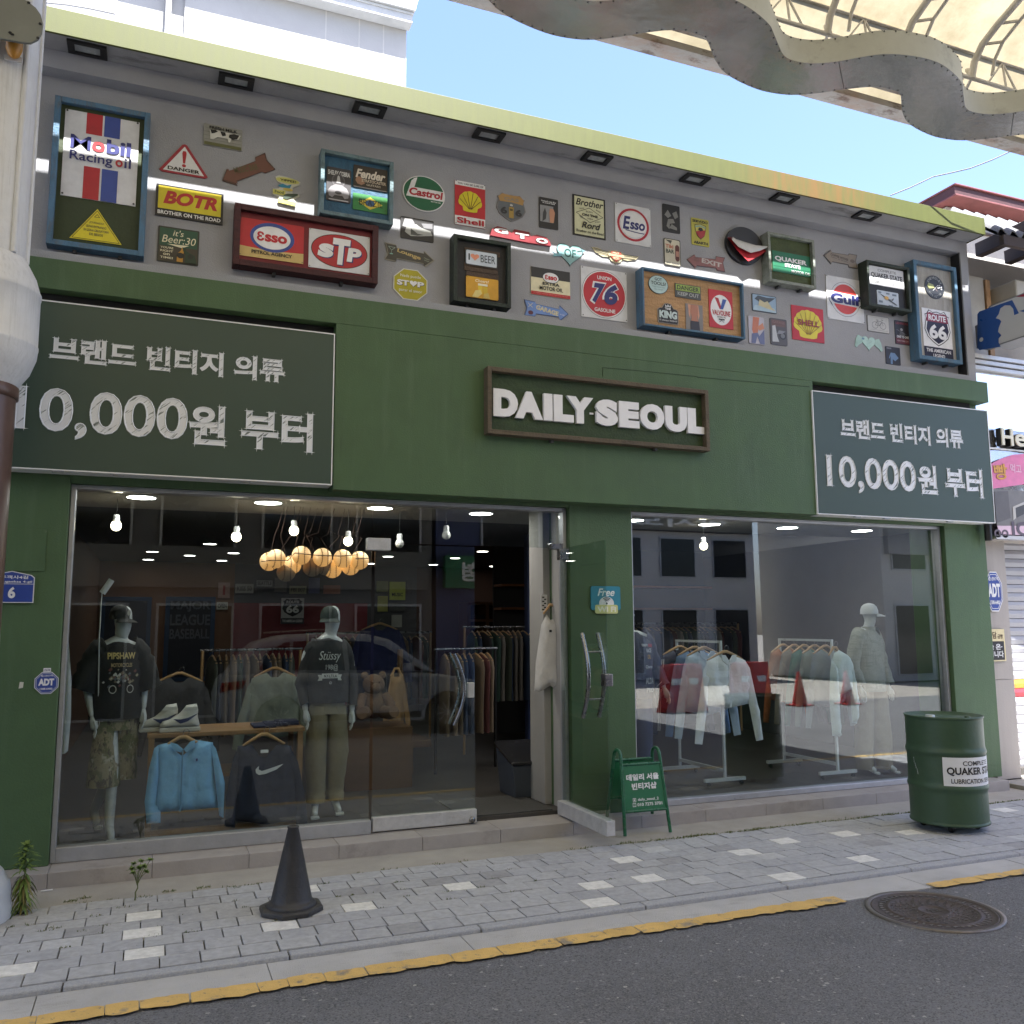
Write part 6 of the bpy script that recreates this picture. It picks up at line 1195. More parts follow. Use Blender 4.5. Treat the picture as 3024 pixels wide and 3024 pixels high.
# projecting league sign
XS = 7.98; ls = empty('projecting_sign', 'blue and red projecting box sign with a white batter silhouette', 'sign', (XS, 6.2, 4.5)); SG = pm('sign_box_grey', (.22, .22, .22), .5, .2)
LX = lambda px, py: (atX(px, py, XS).y, atX(px, py, XS).z)
ya, zt0 = LX(2890, 912); ya2, zb0 = LX(2888, 1034); yb2, zt1 = LX(3024, 868); _, zb1 = LX(3024, 1001); zt_ = (zt0+zt1)/2; zb_ = (zb0+zb1)/2; yo = 5.35; yi = 6.44; Hs = zt_-zb_
def face(pts, k, m, mb):   # v along y from the wall outwards, w height 0..1
    n = len(pts); vs = [(XS-k, yi+(yo-yi)*u, zb_+Hs*v) for u, v in pts]; ar = sum(pts[i][0]*pts[(i+1) % n][1]-pts[(i+1) % n][0]*pts[i][1] for i in range(n))
    mb.add(vs, [tuple(range(n)) if ar > 0 else tuple(range(n))[::-1]], m)
mb = MB(); fr0 = rr(0, 0, 1, 1, .10, (yi-yo)/Hs); pts3 = [(yi+(yo-yi)*u, zb_+Hs*v) for u, v in fr0]; n = len(pts3)
mb.add([(XS, y, z) for y, z in pts3]+[(XS+.26, y, z) for y, z in pts3], [tuple(range(n)), tuple(range(2*n-1, n-1, -1))]+[(i, n+i, n+(i+1) % n, (i+1) % n) for i in range(n)], SG); mb.build('box', ls)
LB = pm('league_blue', (.02, .075, .26), .3, 0, .04, 5); LR = pm('league_red', (.30, .025, .05), .3, 0, .04, 5); LW = pm('league_white', (.50, .50, .48), .3, 0, .04, 5)
mb = MB(); face([(.5+(u-.5)*.965, .5+(v-.5)*.94) for u, v in fr0], .002, LW, mb); ls_f = mb
U = lambda px, py: ((LX(px, py)[0]-yi)/(yo-yi), (LX(px, py)[1]-zb_)/Hs)
bl_ = [(2893, 920), (2990, 886), (3010, 925), (2996, 931), (2993, 912), (2984, 902), (2968, 902), (2955, 911), (2950, 928), (2941, 940), (2952, 943), (2958, 949), (2951, 966), (2948, 980), (2958, 990), (2950, 1000), (2950, 1012), (2956, 1024), (2893, 1034), (2887, 1026), (2887, 928)]
face([U(*p) for p in bl_], .004, LB, mb)
u0 = U(3001, 874)[0]; face([(u0, .97), (.985, .97), (.985, .30), (.80, .52), (.74, .62)], .004, LR, mb); c_ = U(2899, 1003); face([(c_[0]+.022*math.cos(a*.5), c_[1]+.052*math.sin(a*.5)) for a in range(13)], .006, LW, mb)
face([(u0+.02, .62), (.72, .56), (.985, .24), (.985, .03), (.70, .03), (.60, .30), (.5, .40)], .004, LB, mb)
mb.build('face', ls); mb = MB(); mb.box((XS+.02, 6.42, zb_+.05), (XS+.2, 6.62, zb_+.30), SG); mb.build('wall_bracket', ls)
a = atY(2898, 1548, 6.5); b = atY(2922, 1598, 6.5); mb = MB(); mb.tube([((a.x+b.x)/2, 6.47, a.z), ((a.x+b.x)/2, 6.47, b.z)], .035, BLK, 14); tag(mb.build('security_camera', bevel=.005), 'black tube-shaped camera hanging under the far price board', 'camera')
# ================================================================== inside the shop
FZ = .12
MANN = pm('mannequin_white', (.52, .55, .57), .28, 0, .04, 6)
def body(x, y, arms, legs, head=True, hx=0., name='body', H=1.78):
    """skeleton -> one continuous figure; arms/legs are lists of joints relative to (x, y, floor)"""
    P = lambda p: (x+p[0], y+p[1], FZ+p[2])
    v = [P((0, 0, .95)), P((0, 0, 1.10)), P((0, -.01, 1.28)), P((0, 0, 1.42)), P((hx*.4, -.01, 1.50))]; e = [(0, 1), (1, 2), (2, 3), (3, 4)]; r = [(.15, .11), (.125, .09), (.15, .10), (.13, .085), .055]
    if head:
        v += [P((hx, -.035, 1.565)), P((hx*.8, -.02, 1.66)), P((hx*.6, -.005, 1.745))]; e += [(4, 5), (5, 6), (6, 7)]; r += [(.062, .075), (.078, .095), (.055, .07)]
    for sgn, js in zip((-1, 1), arms):
        k = len(v); v += [P(j) for j in js]; e += [(3, k)]+[(k+i, k+i+1) for i in range(len(js)-1)]; r += [.06, .043, .028, .024][:len(js)]
    for sgn, js in zip((-1, 1), legs):
        k = len(v); v += [P(j) for j in js]; e += [(0, k)]+[(k+i, k+i+1) for i in range(len(js)-1)]; r += [.088, .060, .040, .034, .03][:len(js)]
    me = skin(v, e, r, MANN); mb = MB(); mb.mesh(me, MANN)
    mb.sm = [True]*len(mb.f)
    for js in arms:      # palm, four fingers and thumb
        wv = Vector(P(js[-1])); d = (wv-Vector(P(js[-2]))).normalized(); sd_ = Vector((0, 1, 0)).cross(d).normalized(); f_ = Vector((0, -1, 0))
        mb.tube([wv-d*.01, wv+d*.035, wv+d*.075, wv+d*.09], [.022, .033, .034, .020], MANN, 10)
        for i in range(4):
            o = f_*(.024-.016*i); L_ = (.066, .075, .070, .055)[i]; p0 = wv+d*.075+o; mb.tube([p0, p0+d*L_*.5, p0+d*L_*.85+sd_*.012, p0+d*L_+sd_*.022], [.0088, .0082, .007, .005], MANN, 7)
        p0 = wv+d*.02+f_*.026; mb.tube([p0, p0+d*.03+f_*.018, p0+d*.06+f_*.014], [.011, .010, .006], MANN, 7)
    for js in legs:      # toes
        t = Vector(P(js[-1]))
        if len(js) > 3:
            for i in range(5): mb.tube([t+Vector((-.032+.016*i, 0, -.008)), t+Vector((-.034+.017*i, -.045+.005*abs(i-1), -.016))], [.012, .008], MANN, 6)
    return mb
FEET = lambda x, y: [(x, y, .92), (x, y-.01, .50), (x, y+.02, .085), (x, y-.07, .045), (x, y-.12, .032)]
TEE = pm('black_tee', (.012, .012, .013), .85, 0, .15, 12, .9, 16); CHAR = pm('charcoal_sweat', (.022, .023, .027), .85, 0, .15, 12, .9, 16); KHAKI = pm('khaki_twill', (.22, .19, .125), .85, 0, .08, 14, 1.0, 14); CAPB = pm('black_cap', (.012, .014, .014), .8, 0, .12, 20)
CAMO = pm('camo_cloth', (.26, .22, .14), .9, 0, .1, 30, .3, 60); stain(CAMO, (.12, .13, .06), 11, .50, .52, (1, 1, .7)); stain(CAMO, (.05, .04, .03), 14, .56, .58, (1.2, 1, .6)); stain(CAMO, (.38, .36, .30), 17, .60, .62, (.8, 1, .6))
def torso(mb, x, y, m, hem, rings=None, wob=.012, seed=1, big=1.):
    rg = [(hem, .205, .145), (hem+.10, .205, .148), (1.12, .20, .138), (1.25, .215, .138), (1.36, .215, .125), (1.41, .20, .105), (1.44, .15, .09), (1.465, .10, .078), (1.48, .075, .068)]
    mb.loft([((x, y, FZ+z), rx*big, ry*big) for z, rx, ry in rg if z >= hem or True], m, 32, False, True, wob, seed, 8); return rg
def sleeve(mb, x, y, js, m, r0=.085, r1=.075, seed=0, n=9):
    js = [(js[0][0]*.62, js[0][1], js[0][2]+.035)]+list(js); P = [Vector((x+j[0], y+j[1], FZ+j[2])) for j in js]; pts = []
    for a, b in zip(P, P[1:]): pts += [a.lerp(b, i/4) for i in range(4)]
    pts.append(P[-1]); k = len(pts); mb.tube(pts, [(r0+(r1-r0)*i/(k-1))*(1+.09*math.sin(i*2.7+seed)) for i in range(k)], m, 14, False)
def on_front(x, y, rg, z, X, off=.006, big=1.):
    z0 = z
    for (a, ra, ya), (b, rb, yb2) in zip(rg, rg[1:]):
        if a <= z0 <= b:
            t = (z0-a)/(b-a); rx, ry_ = ra+(rb-ra)*t, ya+(yb2-ya)*t; break
    else: rx, ry_ = .2, .14
    return (x+X, y-ry_*big*math.sqrt(max(.05, 1-(X/(rx*big))**2))-off, FZ+z)
def print_on(src, x, y, rg, off, big=1.):
    mb = MB(); mb.mats = src.mats; mb.f = src.f; mb.m = src.m; mb.sm = src.sm
    mb.v = [on_front(x, y, rg, v[2], v[0], off-v[1], big) for v in src.v]; return mb
def cap_on(x, y, z, m, turn, parent, brim=.075, logo=None):
    mb = MB(); mb.loft([((x, y, z), .093, .106), ((x, y, z+.04), .092, .104), ((x, y, z+.08), .078, .088), ((x, y, z+.105), .05, .056), ((x, y, z+.115), .01, .01)], m, 24, False)
    vs = []; 
    for i in range(13):
        a = turn-rad(62)+rad(124)*i/12; vs += [(x+.094*math.cos(a), y+.106*math.sin(a), z+.006), (x+(.098+brim*math.sin(math.pi*i/12)**.6)*math.cos(a), y+(.108+brim*math.sin(math.pi*i/12)**.6)*math.sin(a), z-.022)]
    mb.add(vs+[(a, b, c-.004) for a, b, c in vs], [(2*i, 2*i+1, 2*i+3, 2*i+2) for i in range(12)]+[(26+2*i, 26+2*i+2, 26+2*i+3, 26+2*i+1) for i in range(12)], m, True)
    if logo: a = turn+.1; mb.lathe([(0, 0), (.022, .002)], (0, 0, 0), logo, 10, cap=False); mb.v[-2*10:] = [(x+.098*math.cos(a)-v[0]*math.sin(a), y+.108*math.sin(a)+v[0]*math.cos(a), z+.05+v[1]) for v in mb.v[-20:]]
    mb.build('cap', parent)
# --- mannequin in black tee and camouflage shorts
x, y = atY(345, 2000, 7.10).x, 7.10
m1 = empty('mannequin', 'white mannequin in black printed tee, black cap and camouflage shorts', 'mannequin', (x, y, FZ), 'mannequins in the windows')
A1 = [[(-.20, 0, 1.39), (-.25, .0, 1.12), (-.20, -.06, .90)], [(.20, 0, 1.39), (.25, .02, 1.13), (.235, -.04, .93)]]
L1 = [[(-.07, -.02, .90), (-.03, -.12, .52), (-.03, -.13, .10), (-.035, -.22, .05), (-.04, -.26, .035)], [(.09, .02, .90), (.04, .12, .50), (-.08, .28, .16), (-.05, .21, .06)]]
body(x, y, A1, L1, True, .03).build('body', m1)
mb = MB(); rg = torso(mb, x, y, TEE, .88, big=1.10); 
for s_ in (-1, 1): sleeve(mb, x, y, [(s_*.17, 0, 1.38), (s_*.235, 0, 1.26), (s_*.285, 0, 1.10)], TEE, .10, .115, s_)
mb.build('tee_shirt', m1)
g = MB(); fit_text(g, 'PIPSHAW', -.12, 1.335, .12, 1.385, .0, C(190, 170, 110), .05); fit_text(g, 'MOTORCYCLES', -.09, 1.275, .09, 1.305, .0, C(170, 150, 110), .03)
GP = [C(120, 110, 90), C(90, 100, 110), C(150, 140, 120), C(110, 60, 60), C(200, 200, 196)]; r = random.Random(8)
for i in range(60):
    px_, pz_ = r.gauss(.0, .055), r.gauss(1.19, .035); w_ = r.uniform(.006, .02); g.poly([(px_-w_, pz_), (px_, pz_-w_*.7), (px_+w_, pz_+w_*.2), (px_+w_*.1, pz_+w_)], -.0003*i/60, -.0003*i/60, GP[i % 5])
for cx in (-.07, .08):
    pts = [(cx+.032*math.cos(k*.5), 1.11+.032*math.sin(k*.5)) for k in range(14)]
    for a, b in zip(pts, pts[1:]): g.poly([(a[0], a[1]), (b[0], b[1]), ((b[0]-cx)*.8+cx, (b[1]-1.11)*.8+1.11), ((a[0]-cx)*.8+cx, (a[1]-1.11)*.8+1.11)], -.001, -.001, C(190, 190, 186))
print_on(g, x, y, rg, .02, 1.10).build('chest_print', m1)
mb = MB(); mb.loft([((x, y, FZ+.80), .185, .135), ((x, y, FZ+.92), .18, .13), ((x, y, FZ+1.0), .165, .115)], CAMO, 28, False)
mb.loft([((x-.090, y-.07, FZ+.395), .135, .130), ((x-.088, y-.06, FZ+.55), .125, .125), ((x-.085, y-.03, FZ+.72), .112, .125), ((x-.085, y, FZ+.90), .10, .115)], CAMO, 24, False, True, .022, 5, 9); mb.loft([((x+.110, y+.08, FZ+.42), .13, .125), ((x+.105, y+.06, FZ+.57), .12, .12), ((x+.095, y+.03, FZ+.74), .11, .125), ((x+.085, y, FZ+.90), .10, .115)], CAMO, 24, False, True, .022, 9, 9); mb.build('shorts', m1)
cap_on(x-.005, y-.02, FZ+1.635, CAPB, rad(-60), m1, logo=C(150, 150, 140))
# --- mannequin in charcoal sweatshirt and khaki trousers
x, y = atY(967, 2000, 7.22).x, 7.22
m2 = empty('mannequin', 'white mannequin in charcoal sweatshirt, dark green cap and rolled khaki trousers', 'mannequin', (x, y, FZ), 'mannequins in the windows')
A2 = [[(-.20, 0, 1.36), (-.25, .03, 1.08), (-.215, -.06, .86)], [(.20, 0, 1.36), (.255, .02, 1.08), (.245, -.03, .84)]]
L2 = [[(-.085, 0, .90), (-.10, -.02, .50), (-.10, -.02, .10), (-.12, -.12, .05), (-.125, -.16, .035)], [(.09, 0, .90), (.12, .02, .50), (.11, .06, .10), (.125, -.03, .05), (.13, -.07, .035)]]
body(x, y, A2, L2, True, .035).build('body', m2)
mb = MB(); rg = torso(mb, x, y, CHAR, .93, big=1.06, seed=4)
for s_, js in zip((-1, 1), A2): sleeve(mb, x, y, [(s_*.165, 0, 1.36), js[1], (js[2][0], js[2][1], js[2][2]+.05)], CHAR, .088, .05, s_)
mb.build('sweatshirt', m2); g = MB(); CW = C(205, 208, 210)
fit_text(g, 'Stüssy', -.115, 1.265, .10, 1.36, 0, CW, .0, .35); fit_text(g, '198@', -.05, 1.195, .07, 1.25, 0, CW, .0); g.poly([(-.085, 1.135), (.075, 1.135), (.075, 1.175), (-.085, 1.175)], 0, 0, CW); fit_text(g, 'N.Y.L.T.L.A', -.065, 1.143, .06, 1.167, -.001, CHAR, .05)
for s_ in (-1, 1): g.poly([(-.005+s_*.075, 1.12), (-.005+s_*.118, 1.115), (-.005+s_*.105, 1.14), (-.005+s_*.118, 1.165), (-.005+s_*.082, 1.165)], .0005, .0005, CW)
fit_text(g, 'o', -.015, 1.088, .010, 1.11, 0, CW, .0); print_on(g, x, y, rg, .018, 1.06).build('chest_print', m2)
def trousers(x, y, L, m, parent, foot=.11, roll=True, seed=1, wd=1.):
    mb = MB(); mb.loft([((x, y, FZ+.84), .185*wd, .13), ((x, y, FZ+.98), .17*wd, .115), ((x, y, FZ+1.03), .165*wd, .11)], m, 28, False)
    for k, js in enumerate(L):
        t, kn, an = js[0], js[1], js[2]; rgs = [((x+an[0], y+an[1], FZ+foot), .085*wd, .095), ((x+an[0], y+an[1], FZ+foot+.06), .088*wd, .098)]
        if roll: rgs = [((x+an[0], y+an[1], FZ+foot), .088*wd, .10), ((x+an[0], y+an[1], FZ+foot+.055), .094*wd, .104), ((x+an[0], y+an[1], FZ+foot+.056), .082*wd, .092)]
        for q in range(1, 7):
            f = q/6; c = Vector(an).lerp(Vector(kn), f) if True else 0; rgs.append(((x+c[0], y+c[1], FZ+foot+.06+(.52-foot-.06)*f), (.084+.022*f)*wd*(1+.05*math.sin(q*2.2+k)), .095+.012*f))
        for q in range(1, 5):
            f = q/4; c = Vector(kn).lerp(Vector(t), f); rgs.append(((x+c[0], y+c[1], FZ+.52+(.90-.52)*f), (.106-.006*f)*wd, .107+.012*f))
        mb.loft(rgs, m, 24, False, True, .016, seed+k, 8)
    mb.build('trousers', parent)
trousers(x, y, L2, KHAKI, m2, .12); cap_on(x+.005, y-.02, FZ+1.625, pm('dark_green_cap', (.016, .03, .026), .8, 0, .1, 20), rad(-100), m2)
# --- varsity jacket mannequin cut by the pillar
x, y = atY(1868, 1950, 7.35).x, 7.35
m3 = empty('mannequin', 'headless mannequin in navy racing jacket half hidden by the green pillar', 'mannequin', (x, y, FZ), 'mannequins in the windows')
A3 = [[(-.21, 0, 1.40), (-.28, .03, 1.12), (-.27, -.06, .92)], [(.21, 0, 1.40), (.28, .0, 1.14), (.33, -.10, .92)]]
NVJ = pm('navy_satin', (.012, .018, .05), .45, 0, .15, 8, .5, 40); body(x, y, A3, [FEET(-.1, 0), FEET(.1, 0)], False).build('body', m3); mb = MB(); rg = torso(mb, x, y, NVJ, .84, big=1.14, seed=7)
for s_, js in zip((-1, 1), A3): sleeve(mb, x, y, [(s_*.18, 0, 1.38), js[1], (js[2][0], js[2][1], js[2][2]+.03)], NVJ, .10, .06, s_)
mb.build('jacket', m3); g = MB(); r = random.Random(3)
for a, b, c, d, m, tx in ((.08, 1.28, .15, 1.32, C(200, 200, 200), 'RACE'), (.09, 1.22, .14, 1.26, C(200, 150, 40), 'OIL'), (.06, 1.12, .17, 1.16, C(190, 190, 190), 'Champ'), (.05, .98, .18, 1.04, C(190, 190, 190), 'ALDA'), (.06, .90, .17, .95, C(160, 160, 160), 'PRO'), (.02, 1.34, .10, 1.37, C(200, 200, 200), 'team')): fit_text(g, tx, a, b, c, d, 0, m, .05)
g.poly([(.11, 1.335), (.17, 1.33), (.17, 1.36), (.11, 1.365)], 0, 0, C(180, 40, 50)); print_on(g, x, y, rg, .02, 1.14).build('patches', m3); mb = MB()
for i in range(3): z = .955+i*.012; mb.tube([(x+.322-.01*i, y-.075, FZ+z), (x+.318-.01*i, y-.072, FZ+z+.006)], .058, C(210, 210, 210) if i % 2 == 0 else NVJ, 14)
mb.build('cuff', m3); mb = MB(); mb.loft([((x-.1, y, FZ+.1), .10, .12), ((x-.1, y, FZ+.9), .12, .13)], BLUEW, 20); mb.loft([((x+.1, y, FZ+.1), .10, .12), ((x+.1, y, FZ+.9), .12, .13)], BLUEW, 20); mb.build('trousers', m3); mb = MB(); mb.tube([(x, y, FZ+1.55), (x+.01, y, FZ+1.62), (x+.03, y, FZ+1.65)], .012, MANN, 8); mb.build('neck_hook', m3)
# --- mannequin in checked shirt with white cap
x, y = atY(2565, 2000, 7.05).x, 7.05
m4 = empty('mannequin', 'mannequin in pale checked shirt, white cap and loose khaki trousers', 'mannequin', (x, y, FZ), 'mannequins in the windows')
A4 = [[(-.20, .02, 1.38), (-.26, .05, 1.10), (-.24, -.03, .88)], [(.20, -.02, 1.38), (.26, -.02, 1.10), (.25, -.10, .88)]]; L4 = [[(-.10, .02, .90), (-.12, .02, .50), (-.12, .04, .10), (-.11, -.06, .05), (-.11, -.10, .035)], [(.10, -.02, .90), (.13, -.05, .50), (.13, -.06, .10), (.15, -.16, .05), (.155, -.20, .035)]]
body(x, y, A4, L4, True, .06).build('body', m4); CHK = pm('pale_check_shirt', (.30, .32, .28), .85, 0, .10, 12, .4, 50); stain(CHK, (.16, .18, .16), 40, .54, .56, (.2, .2, 2.2), .5); stain(CHK, (.16, .18, .16), 40, .54, .56, (2.2, .2, .2), .5)
mb = MB(); torso(mb, x, y, CHK, .84, big=1.16, seed=11)
for s_, js in zip((-1, 1), A4): sleeve(mb, x, y, [(s_*.18, 0, 1.38), js[1], (js[2][0], js[2][1], js[2][2]+.02)], CHK, .105, .075, s_)
mb.loft([((x+.01, y-.015, FZ+1.44), .095, .085), ((x+.015, y-.02, FZ+1.51), .082, .080)], CHK, 20, False); mb.build('shirt', m4); trousers(x, y, L4, KHAKI, m4, .05, False, 6, 1.2); cap_on(x+.04, y-.03, FZ+1.64, pm('white_cap', (.62, .64, .66), .7, 0, .05, 20), rad(-35), m4, .085, C(40, 40, 44))

for o, sc, rz in ((m1, (.78, .85, .935), 14), (m2, (.80, .88, .94), 0), (m3, (.86, .88, .95), 0), (m4, (.76, .88, .955), 12)): o.scale = sc; o.rotation_euler = (0, 0, rad(rz))
# --- table, shoes, folded things
WOODT = pm('oak_table', (.26, .145, .06), .5, 0, .15, 4, .2, 40, streak=(.6, 4, 4)); tb_ = empty('display_table', 'low oak framed display table behind the blue jacket', 'table', (.53, 7.2, FZ))
tx0, tx1, ty0, ty1, tz_ = .015, 1.10, 6.97, 7.50, .835
for a, b in ((tx0, ty0), (tx1-.04, ty0), (tx0, ty1-.04), (tx1-.04, ty1-.04)): mb = MB(); mb.box((a, b, FZ), (a+.04, b+.04, tz_-.03), WOODT); mb.build('leg', tb_, bevel=.002)
mb = MB(); mb.box((tx0-.01, ty0-.01, tz_-.03), (tx1+.01, ty1+.01, tz_), WOODT); mb.build('table_top', tb_, bevel=.003); mb = MB(); mb.box((tx0+.04, ty0, FZ+.01), (tx1-.04, ty0+.04, FZ+.045), WOODT); mb.box((tx0+.04, ty0+.05, .50), (tx1-.04, ty1, .525), WOODT); mb.build('shelf', tb_)
def high_top(cx, cy, z, label, tgt):
    t = empty('high_top_shoe', label, 'shoe', (cx, cy, z), 'white shoes on the display table'); SHW = pm('shoe_white', (.58, .58, .56), .5, 0, .05, 15, .15, 40); SHN = pm('shoe_navy', (.03, .04, .12), .5); SOLE = pm('shoe_sole', (.50, .50, .48), .6)
    mb = MB(); up_ = [(-.145, .025), (-.15, .05), (-.13, .075), (-.085, .088), (-.045, .105), (-.01, .135), (.015, .165), (.03, .185), (.10, .195), (.112, .15), (.11, .10), (.125, .05), (.125, .025)]; inflate(mb, [(cx+a, z+b) for a, b in up_], cy, .085, SHW, .02, .003, 3, .05); mb.build('upper', t)
    mb = MB(); so = [(-.152, .012), (-.145, 0), (.125, 0), (.13, .012), (.128, .032), (-.15, .032)]; mb.poly([(cx+a, z+b) for a, b in so], cy-.058, cy+.03, SOLE); mb.build('sole', t, bevel=.006)
    mb = MB(); mb.poly([(cx+a, z+b) for a, b in ((-.06, .095), (-.01, .06), (.04, .075), (.112, .13), (.04, .10), (-.01, .09))], cy-.066, cy-.064, SHN); mb.build('side_flash', t); mb = MB(); mb.poly([(cx+a, z+b) for a, b in ((.0, .150), (.105, .155), (.105, .178), (.02, .175))], cy-.062, cy-.058, SHW); mb.build('ankle_strap', t)
a = atY(475, 2165, 7.12); high_top(a.x, 7.14, tz_+.002, 'white high-top shoe with navy sole trim, one nearer the black tee', 0); a = atY(535, 2160, 7.06); high_top(a.x, 7.06, tz_+.002, 'white high-top shoe with navy side flash, above the blue jacket', 0)
mb = MB(); r = random.Random(4)
for i in range(3): x0 = .74+i*.09; mb.box((x0, 7.02+.05*i, tz_+.002), (x0+.17, 7.28, tz_+.02+.008*i), pm('folded_navy', (.02, .025, .06), .85, 0, .3, 20, .4, 40))
tag(mb.build('folded_scarves', bevel=.006), 'dark patterned scarves lying folded on the display table', 'scarves')
# --- garments hung before the table
HANG = pm('hanger_wood', (.42, .26, .12), .4, 0, .1, 12)
def hanger(parent, cx, y, z, w_=.40, name='clothes_hanger', s=1.):
    mb = MB(); h = w_/2; mb.tube([(cx-h, y, z-.075), (cx-h*.5, y, z-.03), (cx-.02, y, z), (cx+.02, y, z), (cx+h*.5, y, z-.03), (cx+h, y, z-.075)], [.008, .012, .014, .014, .012, .008], HANG, 8)
    mb.tube([(cx, y, z), (cx, y, z+.03)]+[(cx+.02-.02*math.cos(t*.55), y, z+.035+.022*math.sin(t*.55)) for t in range(8)], .0022, STEEL, 6); mb.build(name, parent)
def px2(pts, Y, ox, oy, k=.5176): return [(p.x, p.z) for p in (atY(ox+a*k, oy+b*k, Y) for a, b in pts)]
BJ = pm('sky_blue_cotton', (.20, .45, .74), .8, 0, .06, 14, .9, 18); Yj = 6.93
bj = empty('blue_jacket', 'sky blue zip jacket on a wooden hanger in front of the oak table', 'jacket', (.26, Yj, .5))
mb = MB(); inflate(mb, px2([(975, 948), (1000, 1000), (1040, 1030), (1090, 985), (1112, 935), (1215, 952), (1222, 1150), (1246, 1325), (1060, 1340), (880, 1356), (893, 1150), (900, 968)], Yj, 0, 1700), Yj, .07, BJ, .028, .022, 1); mb.build('jacket_body', bj)
for pts, sd_ in (([(905, 965), (880, 985), (850, 1100), (825, 1290), (835, 1413), (915, 1411), (918, 1320), (888, 1310), (905, 1140)], 2), ([(1205, 952), (1232, 985), (1258, 1080), (1283, 1180), (1275, 1382), (1250, 1368), (1243, 1310), (1225, 1150)], 5)): mb = MB(); inflate(mb, px2(pts, Yj-.02, 0, 1700), Yj-.025, .055, BJ, .028, .022, sd_, .05); mb.build('sleeve', bj)
mb = MB(); c_ = px2([(1040, 985), (1062, 1337)], Yj, 0, 1700); mb.box((c_[0][0]-.004, Yj-.062, c_[1][1]), (c_[0][0]+.006, Yj-.056, c_[0][1]), pm('zip_blue', (.09, .24, .40), .5)); mb.build('zip', bj)
mb = MB(); inflate(mb, px2([(970, 945), (985, 990), (1030, 1003), (1045, 985), (1010, 955)], Yj, 0, 1700), Yj-.06, .015, BJ, .02, .003, 3, .02); inflate(mb, px2([(1112, 932), (1108, 975), (1060, 1002), (1045, 985), (1085, 940)], Yj, 0, 1700), Yj-.06, .015, BJ, .02, .003, 3, .02); mb.build('collar', bj)
mb = MB(); p = px2([(1115, 1052), (1126, 1036)], Yj, 0, 1700); mb.poly([(p[0][0], p[0][1]), (p[1][0], p[0][1]), (p[1][0], p[1][1]), (p[0][0], p[1][1])], Yj-.064, Yj-.062, NAVY); mb.build('chest_emblem', bj); p = px2([(1045, 922)], Yj, 0, 1700)[0]; hanger(bj, p[0], Yj, p[1], .30)
NV = pm('navy_fleece', (.016, .021, .042), .9, 0, .12, 14, .9, 18); nvs = empty('navy_sweatshirt', 'navy sweatshirt with a white curved tick on a wooden hanger', 'sweatshirt', (.86, Yj, .5))
mb = MB(); inflate(mb, px2([(1440, 965), (1480, 1030), (1520, 1035), (1580, 965), (1660, 970), (1690, 1150), (1710, 1390), (1520, 1420), (1330, 1395), (1335, 1150), (1355, 972)], Yj, 0, 1700), Yj, .07, NV, .028, .022, 8); mb.build('sweatshirt_body', nvs)
for pts, sd_ in (([(1362, 970), (1325, 1060), (1290, 1250), (1280, 1430), (1340, 1440), (1350, 1300), (1368, 1100)], 3), ([(1652, 968), (1700, 1060), (1740, 1250), (1756, 1430), (1690, 1440), (1685, 1280), (1665, 1100)], 6)): mb = MB(); inflate(mb, px2(pts, Yj-.02, 0, 1700), Yj-.02, .05, NV, .028, .022, sd_, .05); mb.build('sleeve', nvs)
mb = MB(); pts = px2([(1610, 1066), (1570, 1098), (1510, 1122), (1472, 1129), (1455, 1118), (1452, 1098), (1472, 1078), (1470, 1098), (1488, 1107), (1535, 1092)], Yj, 0, 1700); mb.poly(pts, Yj-.070, Yj-.067, C(214, 216, 220)); mb.build('tick_emblem', nvs); p = px2([(1507, 905)], Yj, 0, 1700)[0]; hanger(nvs, p[0], Yj, p[1], .30)
mb = MB(); p = px2([(1485, 1010), (1530, 990)], Yj, 0, 1700); mb.box((p[0][0], Yj-.02, p[0][1]), (p[1][0], Yj-.015, p[1][1]), WH); mb.build('neck_label', nvs)
# --- white cloth at the edge of the first window, pale sweatshirt in the doorway
mb = MB(); inflate(mb, px2([(378, 365), (392, 380), (408, 600), (405, 800), (388, 1000), (372, 1015), (350, 1020), (352, 700), (372, 480)], 6.85, 0, 1700), 6.85, .04, pm('white_linen', (.58, .60, .64), .85, 0, .05, 10, .4, 30), .03, .01, 2, .03); tag(mb.build('white_shirt'), 'white shirt edge hanging just inside the first window frame', 'shirt')
GS = pm('pale_grey_jersey', (.62, .61, .59), .9, 0, .06, 12, .5, 50); gs = empty('pale_sweatshirt', 'pale grey sweatshirt hung on the white column inside the doorway', 'sweatshirt', (3.0, 6.9, 1.2))
mb = MB(); inflate(mb, px2([(1380, 705), (1400, 735), (1430, 730), (1440, 690), (1470, 720), (1472, 900), (1455, 1145), (1400, 1110), (1345, 1145), (1310, 1140), (1318, 980), (1350, 760)], 6.88, 900, 1450), 6.88, .08, GS, .03, .014, 4); mb.build('sweatshirt_body', gs); mb = MB(); inflate(mb, px2([(1455, 710), (1475, 760), (1490, 1000), (1490, 1198), (1452, 1206), (1448, 1000), (1445, 800)], 6.84, 900, 1450), 6.84, .05, GS, .028, .022, 6, .04); mb.build('sleeve', gs); mb = MB(); p = px2([(1395, 806), (1408, 792)], 6.80, 900, 1450); mb.box((p[0][0], 6.795, p[0][1]), (p[1][0], 6.80, p[1][1]), BK); mb.build('chest_emblem', gs); p = px2([(1412, 650)], 6.88, 900, 1450)[0]; hanger(gs, p[0], 6.89, p[1], .16)
s = Sign((1597, 1756), (1616, 1806), 6.945, .003).base(WH)
for i in range(7): s.rect(.15+.3*(i % 2), .08+.12*i, .5+.3*(i % 2), .16+.12*i, BK)
s.done('sticker_strip', 'small black and white sticker strip on the inner white column', 'sticker', None)
